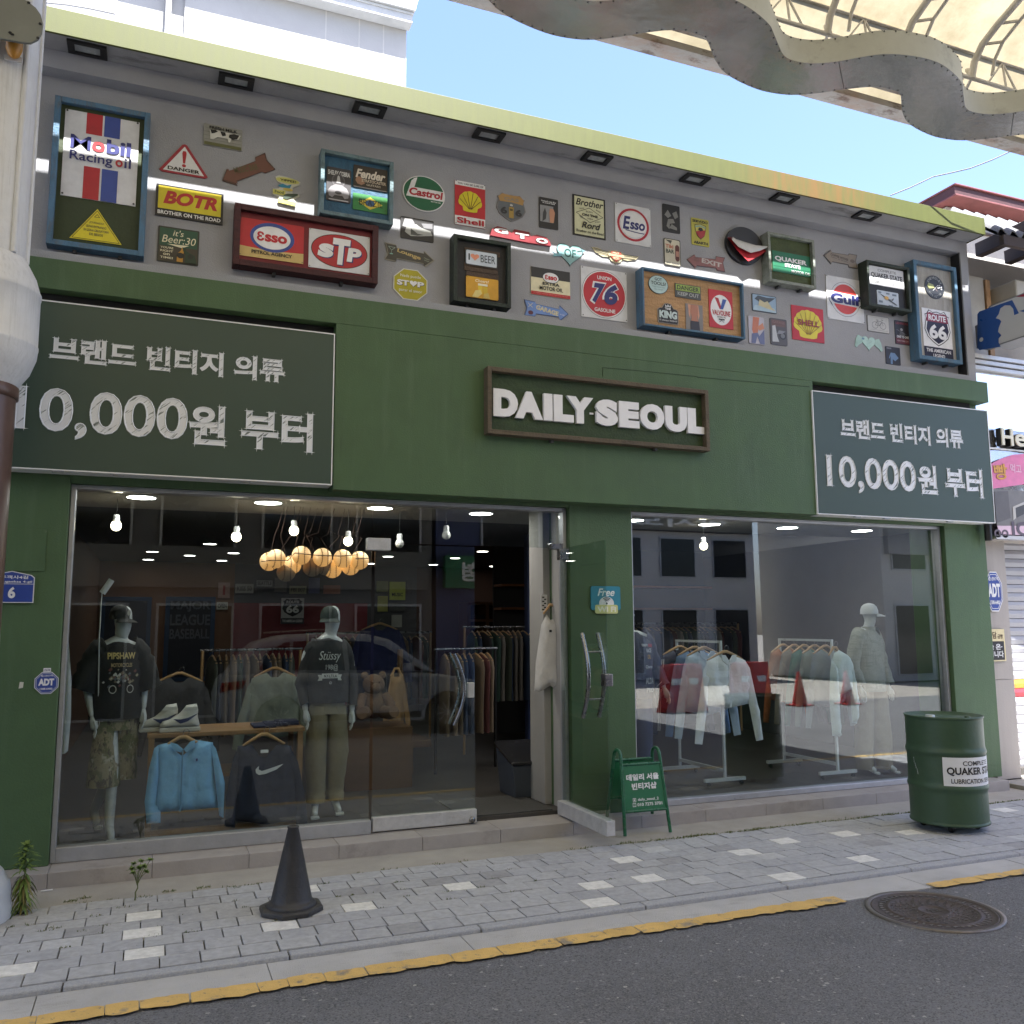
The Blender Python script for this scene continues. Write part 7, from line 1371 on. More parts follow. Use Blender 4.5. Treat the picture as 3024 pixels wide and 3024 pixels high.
# --- clothes racks in the second window
RK = pm('rack_white_metal', (.55, .58, .58), .35, .2, .05, 12)
def rack(x, y0, y1, zt, label):
    t = empty('clothes_rack', label, 'clothes rack', (x, (y0+y1)/2, FZ), 'white clothes racks'); b = .011
    for yy in (y0, y1):
        mb = MB(); mb.box((x-b, yy-b, FZ+.06), (x+b, yy+b, zt), RK); mb.build('post', t); mb = MB(); mb.box((x-.22, yy-.016, FZ+.045), (x+.22, yy+.016, FZ+.075), RK); mb.build('foot', t)
        for sx in (-.18, .18): mb = MB(); mb.lathe([(0, -.01), (.02, -.01), (.02, .01), (0, .01)], (0, 0, 0), BLK, 12); mb.v = [(x+sx+v[0], yy+v[2], FZ+.022+v[1]) for v in mb.v]; mb.build('caster', t)
    mb = MB(); mb.box((x-b, y0+b, zt-.022), (x+b, y1-b, zt), RK); mb.build('rail', t); mb = MB(); mb.box((x-b, y0+b, FZ+.12), (x+b, y1-b, FZ+.15), RK); mb.build('lower_bar', t)
z1 = atY(2135, 1892, 7.05).z; z2 = atY(2465, 1888, 6.95).z; rack(4.94, 7.05, 7.80, z1, 'white metal clothes rack holding blue and white shirts'); rack(6.16, 6.95, 7.73, z2, 'white metal clothes rack holding the mint hooded jacket')
def shirt_pts(cx, zt, w_=1., l_=1., slv=.62): return [(cx-.075*w_, zt), (cx-.03, zt-.045), (cx+.03, zt-.045), (cx+.075*w_, zt), (cx+.20*w_, zt-.05), (cx+.235*w_, zt-.20), (cx+.22*w_, zt-.52*l_), (cx, zt-.56*l_), (cx-.22*w_, zt-.52*l_), (cx-.235*w_, zt-.20), (cx-.20*w_, zt-.05)]
def slv_pts(cx, zt, s, w_=1., L_=.62): return [(cx+s*.185*w_, zt-.045), (cx+s*.235*w_, zt-.12), (cx+s*(.285*w_+.04), zt-L_*.7), (cx+s*(.30*w_+.05), zt-L_), (cx+s*(.235*w_+.04), zt-L_-.01), (cx+s*(.215*w_+.0), zt-L_*.6), (cx+s*.18*w_, zt-.22)]
def hung(name, label, cat, cx, y, zt, m, group=None, w_=1., l_=1., L_=.66, depth=.06, collar=True, seed=0, front=None):
    t = empty(name, label, cat, (cx, y, zt), group); mb = MB(); inflate(mb, shirt_pts(cx, zt, w_, l_), y, depth, m, .04, .028, seed); mb.build('shirt_body', t)
    for s in (-1, 1): mb = MB(); inflate(mb, slv_pts(cx, zt, s, w_, L_), y-.012, depth*.7, m, .04, .024, seed+s*3, .05); mb.build('sleeve', t)
    if collar: mb = MB(); mb.poly([(cx-.08, zt+.005), (cx-.075, zt-.045), (cx-.02, zt-.085), (cx, zt-.05), (cx-.04, zt+.005)], y-depth*.7-.004, y-depth*.6, m); mb.poly([(cx+.08, zt+.005), (cx+.075, zt-.045), (cx+.02, zt-.085), (cx, zt-.05), (cx+.04, zt+.005)], y-depth*.7-.004, y-depth*.6, m); mb.box((cx-.012, y-depth*.75, zt-.54*l_), (cx+.012, y-depth*.66, zt-.06), m); mb.build('collar', t)
    hanger(t, cx, y+.012, zt+.035, .36*w_); return t
zr = z1-.10; G1 = 'shirts on the white racks'
a = atY(1800+660*.5176, 1480+880*.5176, 7.0)
hung('hanging_shirt', 'white striped shirt facing the street at the front of the rack', 'shirt', a.x, 6.99, a.z, pm('white_stripe_shirt', (.74, .77, .80), .8, 0, .05, 14, .5, 40, streak=(14, 1, .4)), G1, 1.08, .86, .78, .07, True, 1)
for i, (dx, yy, m, lab) in enumerate(((-.10, 7.16, pm('pale_blue_shirt', (.48, .58, .72), .85, 0, .05, 12, .4, 40), 'pale blue shirt second from the front of the rack'), (-.10, 7.32, pm('mid_blue_shirt', (.16, .25, .42), .85, 0, .06, 12, .4, 40), 'mid blue shirt between pale blue and navy ones'), (-.12, 7.55, pm('navy_track_top', (.015, .02, .05), .7, 0, .1, 12, .4, 40), 'navy track top with white sleeve stripes at the back of the rack'))): hung('hanging_shirt', lab, 'shirt', 4.94+dx, yy, zr+.0, m, G1, 1.05, 1.05, .78, .06, True, 5+i)
mb = MB()
for o in (0, .02): mb.tube([(4.60-o, 7.50, zr-.08), (4.55-o, 7.49, zr-.4), (4.53-o, 7.49, zr-.75)], .004, WH, 5)
tag(mb.build('sleeve_stripes'), 'pair of white stripes running down the navy track top sleeve', 'stripes')
MINT_ = pm('mint_jersey', (.52, .62, .62), .9, 0, .06, 12, .5, 50); hd = empty('hooded_jacket', 'pale mint hooded zip jacket turned edge-on at the rack end', 'jacket', (6.2, 6.92, 1.2), G1)
c4 = lambda pts, Y: px2(pts, Y, 1800, 1480)
mb = MB(); inflate(mb, c4([(1280, 868), (1310, 850), (1360, 880), (1385, 930), (1378, 1080), (1310, 1110), (1265, 1060), (1262, 940)], 6.90), 6.90, .10, MINT_, .03, .014, 2); mb.build('jacket_body', hd)
for pts, q in (([(1268, 900), (1300, 950), (1308, 1100), (1322, 1300), (1312, 1345), (1272, 1340), (1256, 1150), (1258, 980)], 1), ([(1370, 905), (1395, 960), (1425, 1150), (1412, 1270), (1385, 1262), (1375, 1100)], 2)): mb = MB(); inflate(mb, c4(pts, 6.86), 6.86, .06, MINT_, .028, .022, q, .04); mb.build('sleeve', hd)
p = c4([(1297, 835)], 6.9)[0]; hanger(hd, p[0], 6.93, p[1], .16)
for i, (dx, yy, m, lab) in enumerate(((.02, 7.05, pm('grey_denim', (.22, .25, .26), .85, 0, .08, 12, .4, 40), 'grey denim shirt behind the mint jacket'), (.0, 7.18, pm('sage_shirt', (.20, .24, .21), .85, 0, .06, 12, .4, 40), 'sage green shirt between grey denim and dark teal ones'), (-.02, 7.31, pm('teal_dark_shirt', (.05, .16, .13), .85, 0, .06, 12, .4, 40), 'dark teal shirt in the middle of the rack'), (-.04, 7.44, pm('taupe_knit', (.16, .14, .11), .85, 0, .06, 12, .4, 40), 'taupe knit top near the back of the rack'), (-.05, 7.60, pm('rust_knit', (.26, .08, .025), .85, 0, .06, 12, .4, 40), 'rust orange knit top at the back of the rack'))): hung('hanging_shirt', lab, 'shirt', 6.16+dx, yy, z2-.10, m, G1, .86, 1.0, .74, .06, False, 11+i)
G3 = 'single garments hung among the dim rails'
for px, py, yy, col, lb, w_ in ((812, 1985, 8.3, (.20, .23, .19), 'sage sweater hung between the two left mannequins', 1.0), (530, 2000, 8.6, (.05, .05, .055), 'dark grey jacket hung behind the white shoes', 1.05), (1122, 1850, 10.5, (.015, .02, .08), 'royal navy jersey hung high behind the glass door', 1.2), (1172, 1985, 8.9, (.26, .16, .07), 'tan jacket turned sideways on the wooden post', .35)):
    p = atY(px, py, yy); hung('hanging_sweater', lb, 'sweater', p.x, yy, p.z, pm('cloth_'+lb.split()[0], col, .9, 0, .08, 12, .8, 18), G3, w_, 1.05, .66, .07, False, int(px))
# --- rear rails: rows of garments seen edge-on
def edge_garment(m):
    mb = MB(); o = .0; mb.loft([((0, 0, -.80), .035, .20), ((0, 0, -.5), .032, .21), ((0, 0, -.15), .034, .23), ((0, 0, -.06), .028, .20), ((0, 0, -.01), .014, .05)], m, 14, True, True, .012, 3, 7); return mb
GCOL = [pm('rail_cloth_%d' % i, c, .9, 0, .1, 12) for i, c in enumerate(((.02, .02, .025), (.12, .09, .06), (.05, .06, .045), (.16, .15, .14), (.09, .03, .03), (.03, .05, .10), (.20, .15, .11), (.03, .06, .05)))]
protos = []
for m in GCOL:
    t = empty('railed_garment', 'garment', 'garment', (0, 0, 0)); edge_garment(m).build('garment_cloth', t); hm = MB(); hm.tube([(0, -.20, -.075), (0, -.08, -.02), (0, 0, .0), (0, .08, -.02), (0, .20, -.075)], .010, HANG, 6); hm.tube([(0, 0, 0), (0, 0, .05)], .003, STEEL, 5); hm.build('clothes_hanger', t); protos.append(t)
used = set(); rg_ = random.Random(12)
RAILS = [((3.45, 9.9), (4.55, 9.9), 1.52, 17, 'dark jackets and shirts packed on the dim rail facing the doorway'), ((.55, 9.6), (1.45, 9.9), 1.30, 13, 'knitwear packed on the brown rail behind the two mannequins'), ((4.05, 9.2), (4.75, 9.9), 1.62, 11, 'striped and plain shirts packed on the rail by the navy wall'), ((5.5, 10.5), (7.6, 10.5), 1.55, 24, 'assorted shirts packed on the rail under the wall shelves'), ((1.9, 11.5), (3.4, 11.5), 1.45, 16, 'shirts packed on the far rail between the two glass doors'), ((2.75, 8.75), (3.35, 8.95), 1.30, 8, 'long dark coats hanging on the near rail seen through the doorway')]
for (xa, ya_), (xb, yb_), zr_, cnt, lab in RAILS:
    mb = MB(); mb.tube([(xa-.08, ya_, zr_+.05), (xb+.08, yb_, zr_+.05)], .014, STEEL, 8)
    rl = empty('garment_rail', 'steel rail on two posts carrying ' + lab.split(' packed')[0].split(' hanging')[0] if False else 'steel clothes rail carrying '+' '.join(lab.split()[:3]), 'clothes rail', ((xa+xb)/2, (ya_+yb_)/2, FZ)); mb.build('rail', rl)
    for q in ((xa-.06, ya_), (xb+.06, yb_)): mb = MB(); mb.tube([(q[0], q[1], FZ), (q[0], q[1], zr_+.05)], .016, HANG if xa < 2 or xa > 3 else BLK, 8); mb.build('post', rl)
    for i in range(cnt):
        k = rg_.randrange(len(protos)); f = (i+.5)/cnt; loc = Vector((xa+(xb-xa)*f, ya_+(yb_-ya_)*f, zr_)); p = protos[k]
        if k not in used: o = p; used.add(k); o.location = loc
        else: o = dup(p, loc-p.location)
        o['label'] = lab; o['group'] = lab; o.rotation_euler = (0, 0, rad(rg_.uniform(-10, 10)))
for k, p in enumerate(protos):
    if k not in used:
        for c in kids(p): bpy.data.objects.remove(c)
        bpy.data.objects.remove(p)
# --- wall shelves, bench, bear, bin
SHB = pm('brown_shelf_wood', (.16, .075, .03), .5, 0, .12, 4, .1, 40, streak=(.6, 3, 3)); sh = empty('wall_shelf', 'tall brown compartment shelf at the back of the doorway view', 'shelf', (5.2, 12.5, FZ))
Ys = 12.4; a = atY(1385, 1785, Ys); b = atY(1640, 1960, Ys); mb = MB()
for px in (1385, 1440, 1512, 1640): X = atY(px, 1800, Ys).x; mb.box((X-.025, Ys, FZ), (X+.025, Ys+.4, a.z), SHB)
mb.build('upright', sh); mb = MB()
for py in (1782, 1832, 1882, 1930): z = atY(1500, py, Ys).z; mb.box((a.x, Ys+.003, z-.02), (b.x, Ys+.397, z+.02), SHB)
mb.box((a.x, Ys+.40, FZ), (b.x, Ys+.42, a.z), pm('shelf_back', (.03, .018, .012), .8)); mb.build('shelf_board', sh)
r = random.Random(3); mb = MB()
for i in range(9): X = a.x+.1+i*.21; z = atY(1500, (1832, 1882)[i % 2], Ys).z+.02; mb.box((X, Ys+.02, z), (X+.16, Ys+.3, z+r.uniform(.04, .12)), GCOL[i % 8])
tag(mb.build('folded_clothes', bevel=.01), 'folded clothes piled in the brown wall shelf', 'clothes', kind='stuff')
sh2 = empty('wall_shelf', 'long wooden wall shelf with orange boards above the rear rail', 'shelf', (6.4, 11.5, 2)); mb = MB()
for z in (1.80, 2.12): mb.box((4.4, 11.3, z), (7.8, 11.6, z+.03), pm('orange_shelf', (.36, .14, .05), .5, 0, .1, 5))
mb.build('shelf_board', sh2); mb = MB(); mb.box((4.4, 11.6, .12), (7.86, 11.64, 2.69), GWALL); mb.build('shelf_back', sh2)
BEN = pm('bench_wood', (.10, .055, .03), .5, 0, .12, 5, .1, 40, streak=(.7, 3, 3)); bc = empty('display_bench', 'low wooden plinth table seen through the glass door', 'table', (2.6, 9.0, FZ)); a = atY(1185, 2185, 8.8); b = atY(1265, 2185, 8.8); mb = MB(); mb.box((a.x-.35, 8.7, a.z-.07), (b.x, 9.3, a.z), BEN); mb.build('table_top', bc, bevel=.004); mb = MB(); mb.box((a.x+.02, 8.85, FZ), (a.x+.14, 9.1, a.z-.07), BEN); mb.build('leg', bc)
mb = MB(); X = atY(1185, 2000, 8.9).x; mb.tube([(X, 8.95, a.z), (X, 8.95, 1.35)], .03, BEN, 10); tag(mb.build('display_post'), 'round wooden post standing on the plinth table', 'post')
TED = pm('teddy_fur', (.13, .08, .05), .95, 0, .15, 30, .8, 80); q = atY(1100, 2110, 8.4); x, y, z = q.x, 8.4, q.z-.02
mb = MB()
def ball(c, r_, sy=1., sz=1.): mb.lathe([(r_*math.sin(math.pi*k/10), -r_*sz*math.cos(math.pi*k/10)) for k in range(11)], c, TED, 18, 1, sy, True, False)
ball((x, y, z+.12), .13, .9, 1.05); ball((x, y-.03, z+.30), .105, .95, .92); ball((x, y-.12, z+.275), .045)
for s_ in (-1, 1): ball((x+s_*.085, y-.02, z+.385), .036, .6); mb.tube([(x+s_*.10, y-.03, z+.19), (x+s_*.15, y-.09, z+.12), (x+s_*.14, y-.15, z+.06)], [.05, .048, .035], TED, 12); mb.tube([(x+s_*.08, y-.06, z+.05), (x+s_*.13, y-.17, z+.045), (x+s_*.15, y-.23, z+.06)], [.06, .06, .055], TED, 12); ball((x+s_*.035, y-.125, z+.33), .01)
o = mb.build('teddy_bear'); tag(o, 'brown teddy bear sitting in the dim shop behind the glass door', 'teddy bear')
mb = MB(); mb.box((x-.3, y-.25, FZ), (x+.32, y+.3, z-.08), BEN); tag(mb.build('plinth'), 'dark wooden plinth under the teddy bear', 'plinth')
bn_ = empty('storage_bin', 'slate grey plastic bin with a black sloping lid inside the doorway', 'bin', (2.95, 7.35, FZ)); BINM = pm('bin_slate', (.055, .065, .085), .5, 0, .06, 6); a = atY(1512, 2262, 7.25); b = atY(1605, 2355, 7.25); mb = MB(); X0, X1 = a.x, b.x+.02; zt_ = a.z
mb.add([(X0+.03, 7.26, FZ), (X1, 7.26, FZ), (X1, 7.62, FZ), (X0+.03, 7.62, FZ), (X0, 7.24, zt_), (X1+.02, 7.24, zt_), (X1+.02, 7.64, zt_+.12), (X0, 7.64, zt_+.12)], [(0,3,2,1),(4,5,6,7),(0,1,5,4),(1,2,6,5),(2,3,7,6),(3,0,4,7)], BINM); mb.build('bin_body', bn_, bevel=.01); mb = MB(); mb.add([(X0-.015, 7.22, zt_+.002), (X1+.03, 7.22, zt_+.002), (X1+.03, 7.66, zt_+.132), (X0-.015, 7.66, zt_+.132), (X0-.01, 7.22, zt_+.03), (X1+.03, 7.22, zt_+.03), (X1+.03, 7.66, zt_+.165), (X0-.01, 7.66, zt_+.165)], [(0,3,2,1),(4,5,6,7),(0,1,5,4),(1,2,6,5),(2,3,7,6),(3,0,4,7)], pm('bin_lid', (.02, .02, .022), .25)); mb.build('bin_lid', bn_, bevel=.008)
mb = MB(); mb.box((2.30, 6.72, .118), (3.05, 7.4, .128), pm('door_mat', (.06, .06, .058), .95, 0, .2, 30, .6, 120)); tag(mb.build('door_mat'), 'dark doormat lying inside the open doorway', 'mat')
# --- pictures on the far wall
YB = 16.38
def wallsign(tl, br, label, m, tx=None, tm=None, name='wall_poster', fr=None):
    s = Sign(tl, br, YB, .02).base(m)
    if fr: s.frame(.05, fr)
    for t_, a, b, c, d in (tx or []): s.text(t_, a, b, c, d, tm or WH, .03)
    return s.done(name, label, 'poster', 'pictures on the shop back wall')
wallsign((300, 1762), (438, 2000), 'dark navy poster behind the black-capped mannequin', C(24, 30, 46), None, None, 'wall_poster', C(36, 60, 90)); wallsign((490, 1762), (628, 2010), 'dark navy poster with big baseball lettering', C(24, 28, 42), [('MAJOR', .10, .82, .9, .95), ('LEAGUE', .10, .66, .9, .79), ('BASEBALL', .10, .50, .9, .62)], C(80, 84, 96), 'wall_poster', C(36, 60, 90))
wallsign((645, 1720), (678, 1766), 'small red and white picture over the open sign', C(150, 120, 110), [('I', .4, .2, .6, .8)], C(130, 40, 40)); wallsign((695, 1724), (748, 1752), 'number plate reading kiss and numbers', C(150, 150, 145), [('KISS 50', .1, .25, .9, .75)], DGY, 'wall_plate'); wallsign((758, 1714), (804, 1732), 'narrow plate reading Seattle', C(160, 160, 160), [('SEATTLE', .05, .2, .95, .85)], DGY, 'wall_plate'); wallsign((855, 1730), (904, 1754), 'number plate with three letters and numbers', C(150, 150, 120), [('FBI 007', .08, .25, .92, .75)], DGY, 'wall_plate'); wallsign((912, 1706), (943, 1752), 'blue and red figure plate without detail', C(90, 96, 130), None, None, 'wall_plate'); wallsign((955, 1728), (1004, 1754), 'plate with yellow, white and red blocks', C(140, 90, 70), None, None, 'wall_plate'); wallsign((812, 1706), (846, 1748), 'grey plate between the narrow plate and the lettered plate', C(110, 110, 106), None, None, 'wall_plate')
s = Sign((831, 1766), (896, 1842), YB, .02).base(C(190, 190, 188)); s.poly([(.5+(u-.5)*.9, .28+v*.70) for u, v in SH], C(40, 40, 46)); s.text('66', .22, .42, .78, .72, WH, .05); s.text('ROUTE', .22, .80, .78, .90, WH, .04); s.rect(0, 0, 1, .22, C(60, 60, 66)); s.text('THE AMERICAN LEGEND', .06, .06, .94, .16, WH, .02); s.done('wall_poster', 'white shield poster on the dark red back wall', 'poster', 'pictures on the shop back wall')
wallsign((640, 1778), (672, 1800), 'small plate reading open', C(170, 170, 160), [('OPEN', .1, .2, .9, .8)], DGY, 'wall_plate')
for i, (a, b, c, d, col) in enumerate(((1112, 1716, 1146, 1748, (120, 124, 90)), (1150, 1718, 1196, 1772, (160, 170, 60)), (1115, 1760, 1144, 1806, (150, 150, 80)), (1150, 1780, 1196, 1804, (70, 72, 70)), (1108, 1812, 1152, 1838, (60, 60, 62)), (1156, 1816, 1186, 1852, (150, 150, 146)), (1200, 1712, 1216, 1756, (50, 50, 52)))): wallsign((a, b), (c, d), '%s plate on the grey wall, %s' % (('pale green', 'yellow music', 'mustard', 'black figures', 'black striped', 'white sketch', 'thin black')[i], ('top row outer', 'top row middle', 'below the pale green one', 'below the music one', 'lower row outer', 'lower row inner', 'top row inner')[i]), C(*col), [('MUSIC', .15, .2, .85, .4)] if i == 1 else None, BK, 'wall_plate')
# --- lamps
LAMP = emis('downlight_glow', (1, .97, .92), 9); LAMPS = emis('small_downlight_glow', (1, .95, .88), 3.2); BULB = emis('bulb_glow', (1, .86, .60), 3); BULBO = pm('bulb_off', (.6, .6, .58), .25); CAPW = pm('bulb_cap', (.6, .6, .6), .4)
G2 = 'downlights in the shop ceiling'
def down(px, py, z, r_, m, label):
    p = atZ(px, py, z); t = empty('ceiling_downlight', label, 'downlight', p, G2); mb = MB(); mb.lathe([(r_*1.12, 0.004), (r_*1.12, -.004), (r_, -.006)], p, CAPW, 24, cap=False); mb.build('ring', t); mb = MB(); mb.lathe([(r_, -.004), (0, -.004)], p, m, 24, cap=False); mb.f = [f[::-1] for f in mb.f]; mb.build('diffuser', t)
for (px, py), lb in zip(((418, 1468), (792, 1484), (1122, 1500), (1420, 1516), (1868, 1536), (2095, 1548), (2325, 1558), (2545, 1567)), ('over the black tee mannequin', 'before the ball lamp cluster', 'over the fixed glass pane', 'just over the shop doorway', 'peeping past the green pillar', 'over the blue shirts', 'over the mint jacket', 'dimmest, over the white cap')): down(px, py, 2.598, .105, LAMP, 'large round white ceiling downlight '+lb)
BK_ = [(450, 1629), (438, 1652), (426, 1670), (620, 1606), (655, 1655), (631, 1673), (690, 1633), (715, 1679), (1146, 1643), (1092, 1664), (1213, 1681), (1279, 1667), (1344, 1648), (1391, 1687), (1425, 1628), (1458, 1672), (1554, 1691), (2450, 1743), (2380, 1700), (560, 1640)]
for px, py in BK_:
    if py < 1700: down(px, py, 2.688, .085, LAMPS, 'small round downlight far back in the dark shop ceiling')
BL_ = [(343, 1552, 1), (698, 1585, 1), (868, 1567, 1), (1028, 1598, 1), (1180, 1605, 0), (1318, 1580, 0), (2078, 1612, 1)]
for (px, py, on), lb in zip(BL_, ('lit pendant bulb over the black-capped mannequin', 'lit pendant bulb near the ball lamps, warmest one', 'lit pendant bulb over the middle of the ball lamps', 'lit pendant bulb beside the metal patch fitting', 'unlit pendant bulb behind the glass door top', 'unlit pendant bulb over the doorway', 'lit pendant bulb above the blue shirts')):
    p = atY(px, py, 7.6); t = empty('pendant_bulb', lb, 'light bulb', p, 'pendant bulbs'); mb = MB(); mb.lathe([(0, -.042), (.02, -.037), (.034, -.022), (.039, -.0), (.034, .02), (.026, .03)], p, BULB if on else BULBO, 20, cap=False); mb.build('globe', t); mb = MB(); mb.lathe([(.026, .03), (.024, .07), (.02, .085), (.0, .085)], p, CAPW, 16); mb.build('cap', t); mb = MB(); mb.tube([(p.x, p.y, p.z+.07), (p.x, p.y, 2.6)], .0016, BLK, 5); mb.build('cord', t)
bcl = empty('ball_lamp_cluster', 'hanging cluster of glowing baseball lamps on a dark wire', 'lamp', (1.28, 7.6, 2.1)); BALL = bpy.data.materials.new('ball_glow'); BALL.use_nodes = True; N, L = nodes(BALL); b = N['Principled BSDF']; b.inputs['Base Color'].default_value = (.7, .55, .35, 1); b.inputs['Emission Color'].default_value = (1, .46, .12, 1)
tc = N.new('ShaderNodeTexCoord'); nz = N.new('ShaderNodeTexNoise'); nz.inputs['Scale'].default_value = 6; L.new(tc.outputs['Object'], nz.inputs['Vector']); mr = N.new('ShaderNodeMapRange'); mr.inputs[3].default_value = .06; mr.inputs[4].default_value = .13; L.new(nz.outputs[0], mr.inputs[0]); L.new(mr.outputs[0], b.inputs['Emission Strength'])
BALLO = pm('ball_unlit', (.30, .22, .13), .5); STI = pm('ball_stitch', (.05, .02, .012), .7)
for i, (px, py, on) in enumerate(((815, 1650, 1), (890, 1640, 1), (952, 1646, 1), (1012, 1650, 1), (1062, 1655, 1), (795, 1658, 1), (862, 1668, 1), (922, 1676, 0), (982, 1680, 1), (1035, 1672, 1), (845, 1690, 0), (960, 1672, 0))):
    yy = 7.56 if i < 5 else 7.68; p = atY(px, py, yy); R_ = .079; mb = MB(); mb.lathe([(R_*math.sin(math.pi*k/16), -R_*math.cos(math.pi*k/16)) for k in range(17)], p, BALL if on else BALLO, 28, cap=False); tw = random.Random(i).uniform(-.5, .5)
    for s in (-1, 1):
        pts = []
        for k in range(15):
            a = rad(-78+156*k/14); d = Vector((s*(.55-.30*math.cos(a))+tw*.3, -math.cos(a)*.8, math.sin(a))).normalized()*(R_+.0015); pts.append(p+d)
        mb.tube(pts, .0022, STI, 5)
        for q in pts[1:-1]: mb.bar(q+Vector((-.008, 0, .004)), q+Vector((.008, 0, -.001)), .0022, STI)
    mb.build('ball', bcl)
mb = MB(); mb.tube([atY(px, py, 7.48) for px, py in ((770, 1658), (800, 1655), (850, 1655), (870, 1633), (940, 1640), (1000, 1642), (1040, 1640), (1055, 1637), (1050, 1650), (1090, 1648))], .004, STI, 6)
for i in range(12):
    p = atY(800+22*i, 1635, 7.6); q = atY(820+20*i+40*math.sin(i*2), 1560+18*abs(math.sin(i)), 7.62); mb.tube([p, (p+q)/2+Vector((.08*math.sin(i*3), 0, .05)), q, (q.x+.05, 7.62, 2.6)], .0018, STI, 4)
mb.build('wire', bcl)
sp_ = empty('clip_lamp', 'white clip spotlight on a thin stem beside the black cap', 'lamp', (-.4, 6.9, 1.6)); mb = MB(); a = atY(302, 1752, 6.95); b = atY(330, 1712, 6.95); mb.tube([a, b], .022, WPAINT, 14); mb.build('lamp_head', sp_); mb = MB(); mb.tube([atY(px, py, 6.96) for px, py in ((302, 1745), (298, 1790), (296, 1840), (293, 1880))]+[atY(290, 2100, 7.0), atY(300, 2200, 7.0)], .004, WPAINT, 6); mb.build('stem', sp_)
# ================================================================== the street behind the camera (it stands in the shop glass)
def turn(mb, cx, cy):
    mb.v = [(2*cx-v[0], 2*cy-v[1], v[2]) for v in mb.v]; return mb
CARB = pm('car_silver_grey', (.34, .35, .37), .38, .12, .05, 3); CARG = pm('car_glass', (.012, .014, .016), .05, 0, .05, 3); TYRE = pm('tyre', (.02, .02, .02), .8); RIMM = pm('alloy_rim', (.40, .40, .41), .28, .8, .05, 10)
ux, uy = 1.02, -1.6
suv = empty('parked_suv', 'silver grey family car parked along the opposite kerb, mirrored in the glass', 'car', (ux+2.35, uy-.9, -.03))
def arch(cx, r, z): return [(cx+r*math.cos(rad(180-180*k/12)), z+r*math.sin(rad(180-180*k/12))) for k in range(13)]
low = [(.02, .42), (.0, .72), (.06, .96), (.14, 1.06), (1.0, 1.075), (3.3, 1.03), (3.75, .985), (4.35, .87), (4.62, .72), (4.70, .45), (4.60, .24)]+[(x_, z_) for x_, z_ in arch(3.78, .40, .30)[::-1]]+[(3.36, .22)]+[(x_, z_) for x_, z_ in arch(.95, .40, .30)[::-1]]+[(.5, .24), (.1, .28)]
O = lambda pts: [(ux+a, b-.03) for a, b in pts]
mb = MB(); mb.poly(O(low), uy-1.84, uy, CARB); mb.build('body', suv, bevel=.045)
gh = [(.16, 1.05), (.42, 1.42), (.62, 1.60), (1.0, 1.70), (1.8, 1.735), (2.4, 1.70), (2.8, 1.60), (3.62, 1.03)]
mb = MB(); mb.poly(O(gh), uy-1.68, uy-.16, CARB); mb.build('cabin', suv, bevel=.06)
mb = MB()
for q in ([(.62, 1.14), (.78, 1.44), (1.02, 1.57), (1.10, 1.58), (1.10, 1.12)], [(1.16, 1.12), (1.16, 1.585), (1.75, 1.60), (1.95, 1.60), (2.02, 1.10)], [(2.10, 1.10), (2.04, 1.59), (2.40, 1.57), (2.70, 1.48), (3.36, 1.07)]): mb.poly(O(q), uy-.162, uy-.13, CARG); mb.poly(O(q), uy-1.70, uy-1.67, CARG)
mb.build('side_window', suv)
mb = MB(); mb.tube([(ux+.7, uy-.30, 1.70), (ux+1.6, uy-.30, 1.745), (ux+2.5, uy-.30, 1.70)], .018, STEEL, 8); mb.build('roof_rail', suv)
for cx in (.95, 3.78):
    for side_ in (0, -1.62):
        w_ = bpy.data.objects.new('wheel', None); S.collection.objects.link(w_); w_.parent = suv; w_.matrix_parent_inverse = Matrix.Translation(suv.location).inverted()
        mb = MB(); mb.lathe([(.20, -.11), (.33, -.11), (.352, -.07), (.352, .07), (.33, .11), (.20, .11)], (0, 0, 0), TYRE, 36, cap=False); mb.v = [(ux+cx+v[0], uy-.12+side_+v[2], .322+v[1]) for v in mb.v]; mb.build('tyre', w_)
        mb = MB(); mb.lathe([(.235, .085), (.225, .09), (.21, .06), (.0, .05)], (0, 0, 0), pm('rim_dark', (.05, .05, .05), .5), 32, cap=False); mb.lathe([(.24, .10), (.215, .105), (.205, .08)], (0, 0, 0), RIMM, 32, cap=False)
        for k in range(10): a = 2*math.pi*k/10; mb.bar((.03*math.cos(a), .03*math.sin(a), .088), (.222*math.cos(a+.12), .222*math.sin(a+.12), .098), .022, RIMM, .012)
        mb.lathe([(.045, .10), (0, .105)], (0, 0, 0), RIMM, 14, cap=False); sg = 1 if side_ == 0 else -1; mb.v = [(ux+cx+v[0], uy-.12+side_+sg*v[2], .322+v[1]) for v in mb.v]; mb.build('rim', w_)
mb = MB(); mb.poly(O([(3.95, .88), (4.35, .80), (4.60, .70), (4.55, .64), (4.2, .70)]), uy-.10, uy+.004, pm('headlight_clear', (.5, .5, .5), .1, .3)); mb.build('headlight', suv); mb = MB(); mb.poly(O([(.02, .80), (.05, .95), (.42, .98), (.36, .86)]), uy-.10, uy+.004, pm('tail_red', (.22, .01, .01), .2)); mb.build('tail_light', suv)
mb = MB(); mb.box((ux+2.98, uy-.05, 1.03), (ux+3.14, uy+.16, 1.17), CARB); mb.build('mirror', suv, bevel=.03)
for dx in (1.25, 2.20): mb = MB(); mb.box((ux+dx, uy, .90), (ux+dx+.20, uy+.03, .925), CARB); mb.build('door_handle', suv, bevel=.008)
mb = MB()
for X in (1.13, 2.06, 3.25): mb.box((ux+X, uy+.0005, .35), (ux+X+.008, uy+.0015, 1.03), BLK)
mb.box((ux+1.4, uy, .26), (ux+3.3, uy+.006, .36), BLK); mb.build('door_seam', suv)
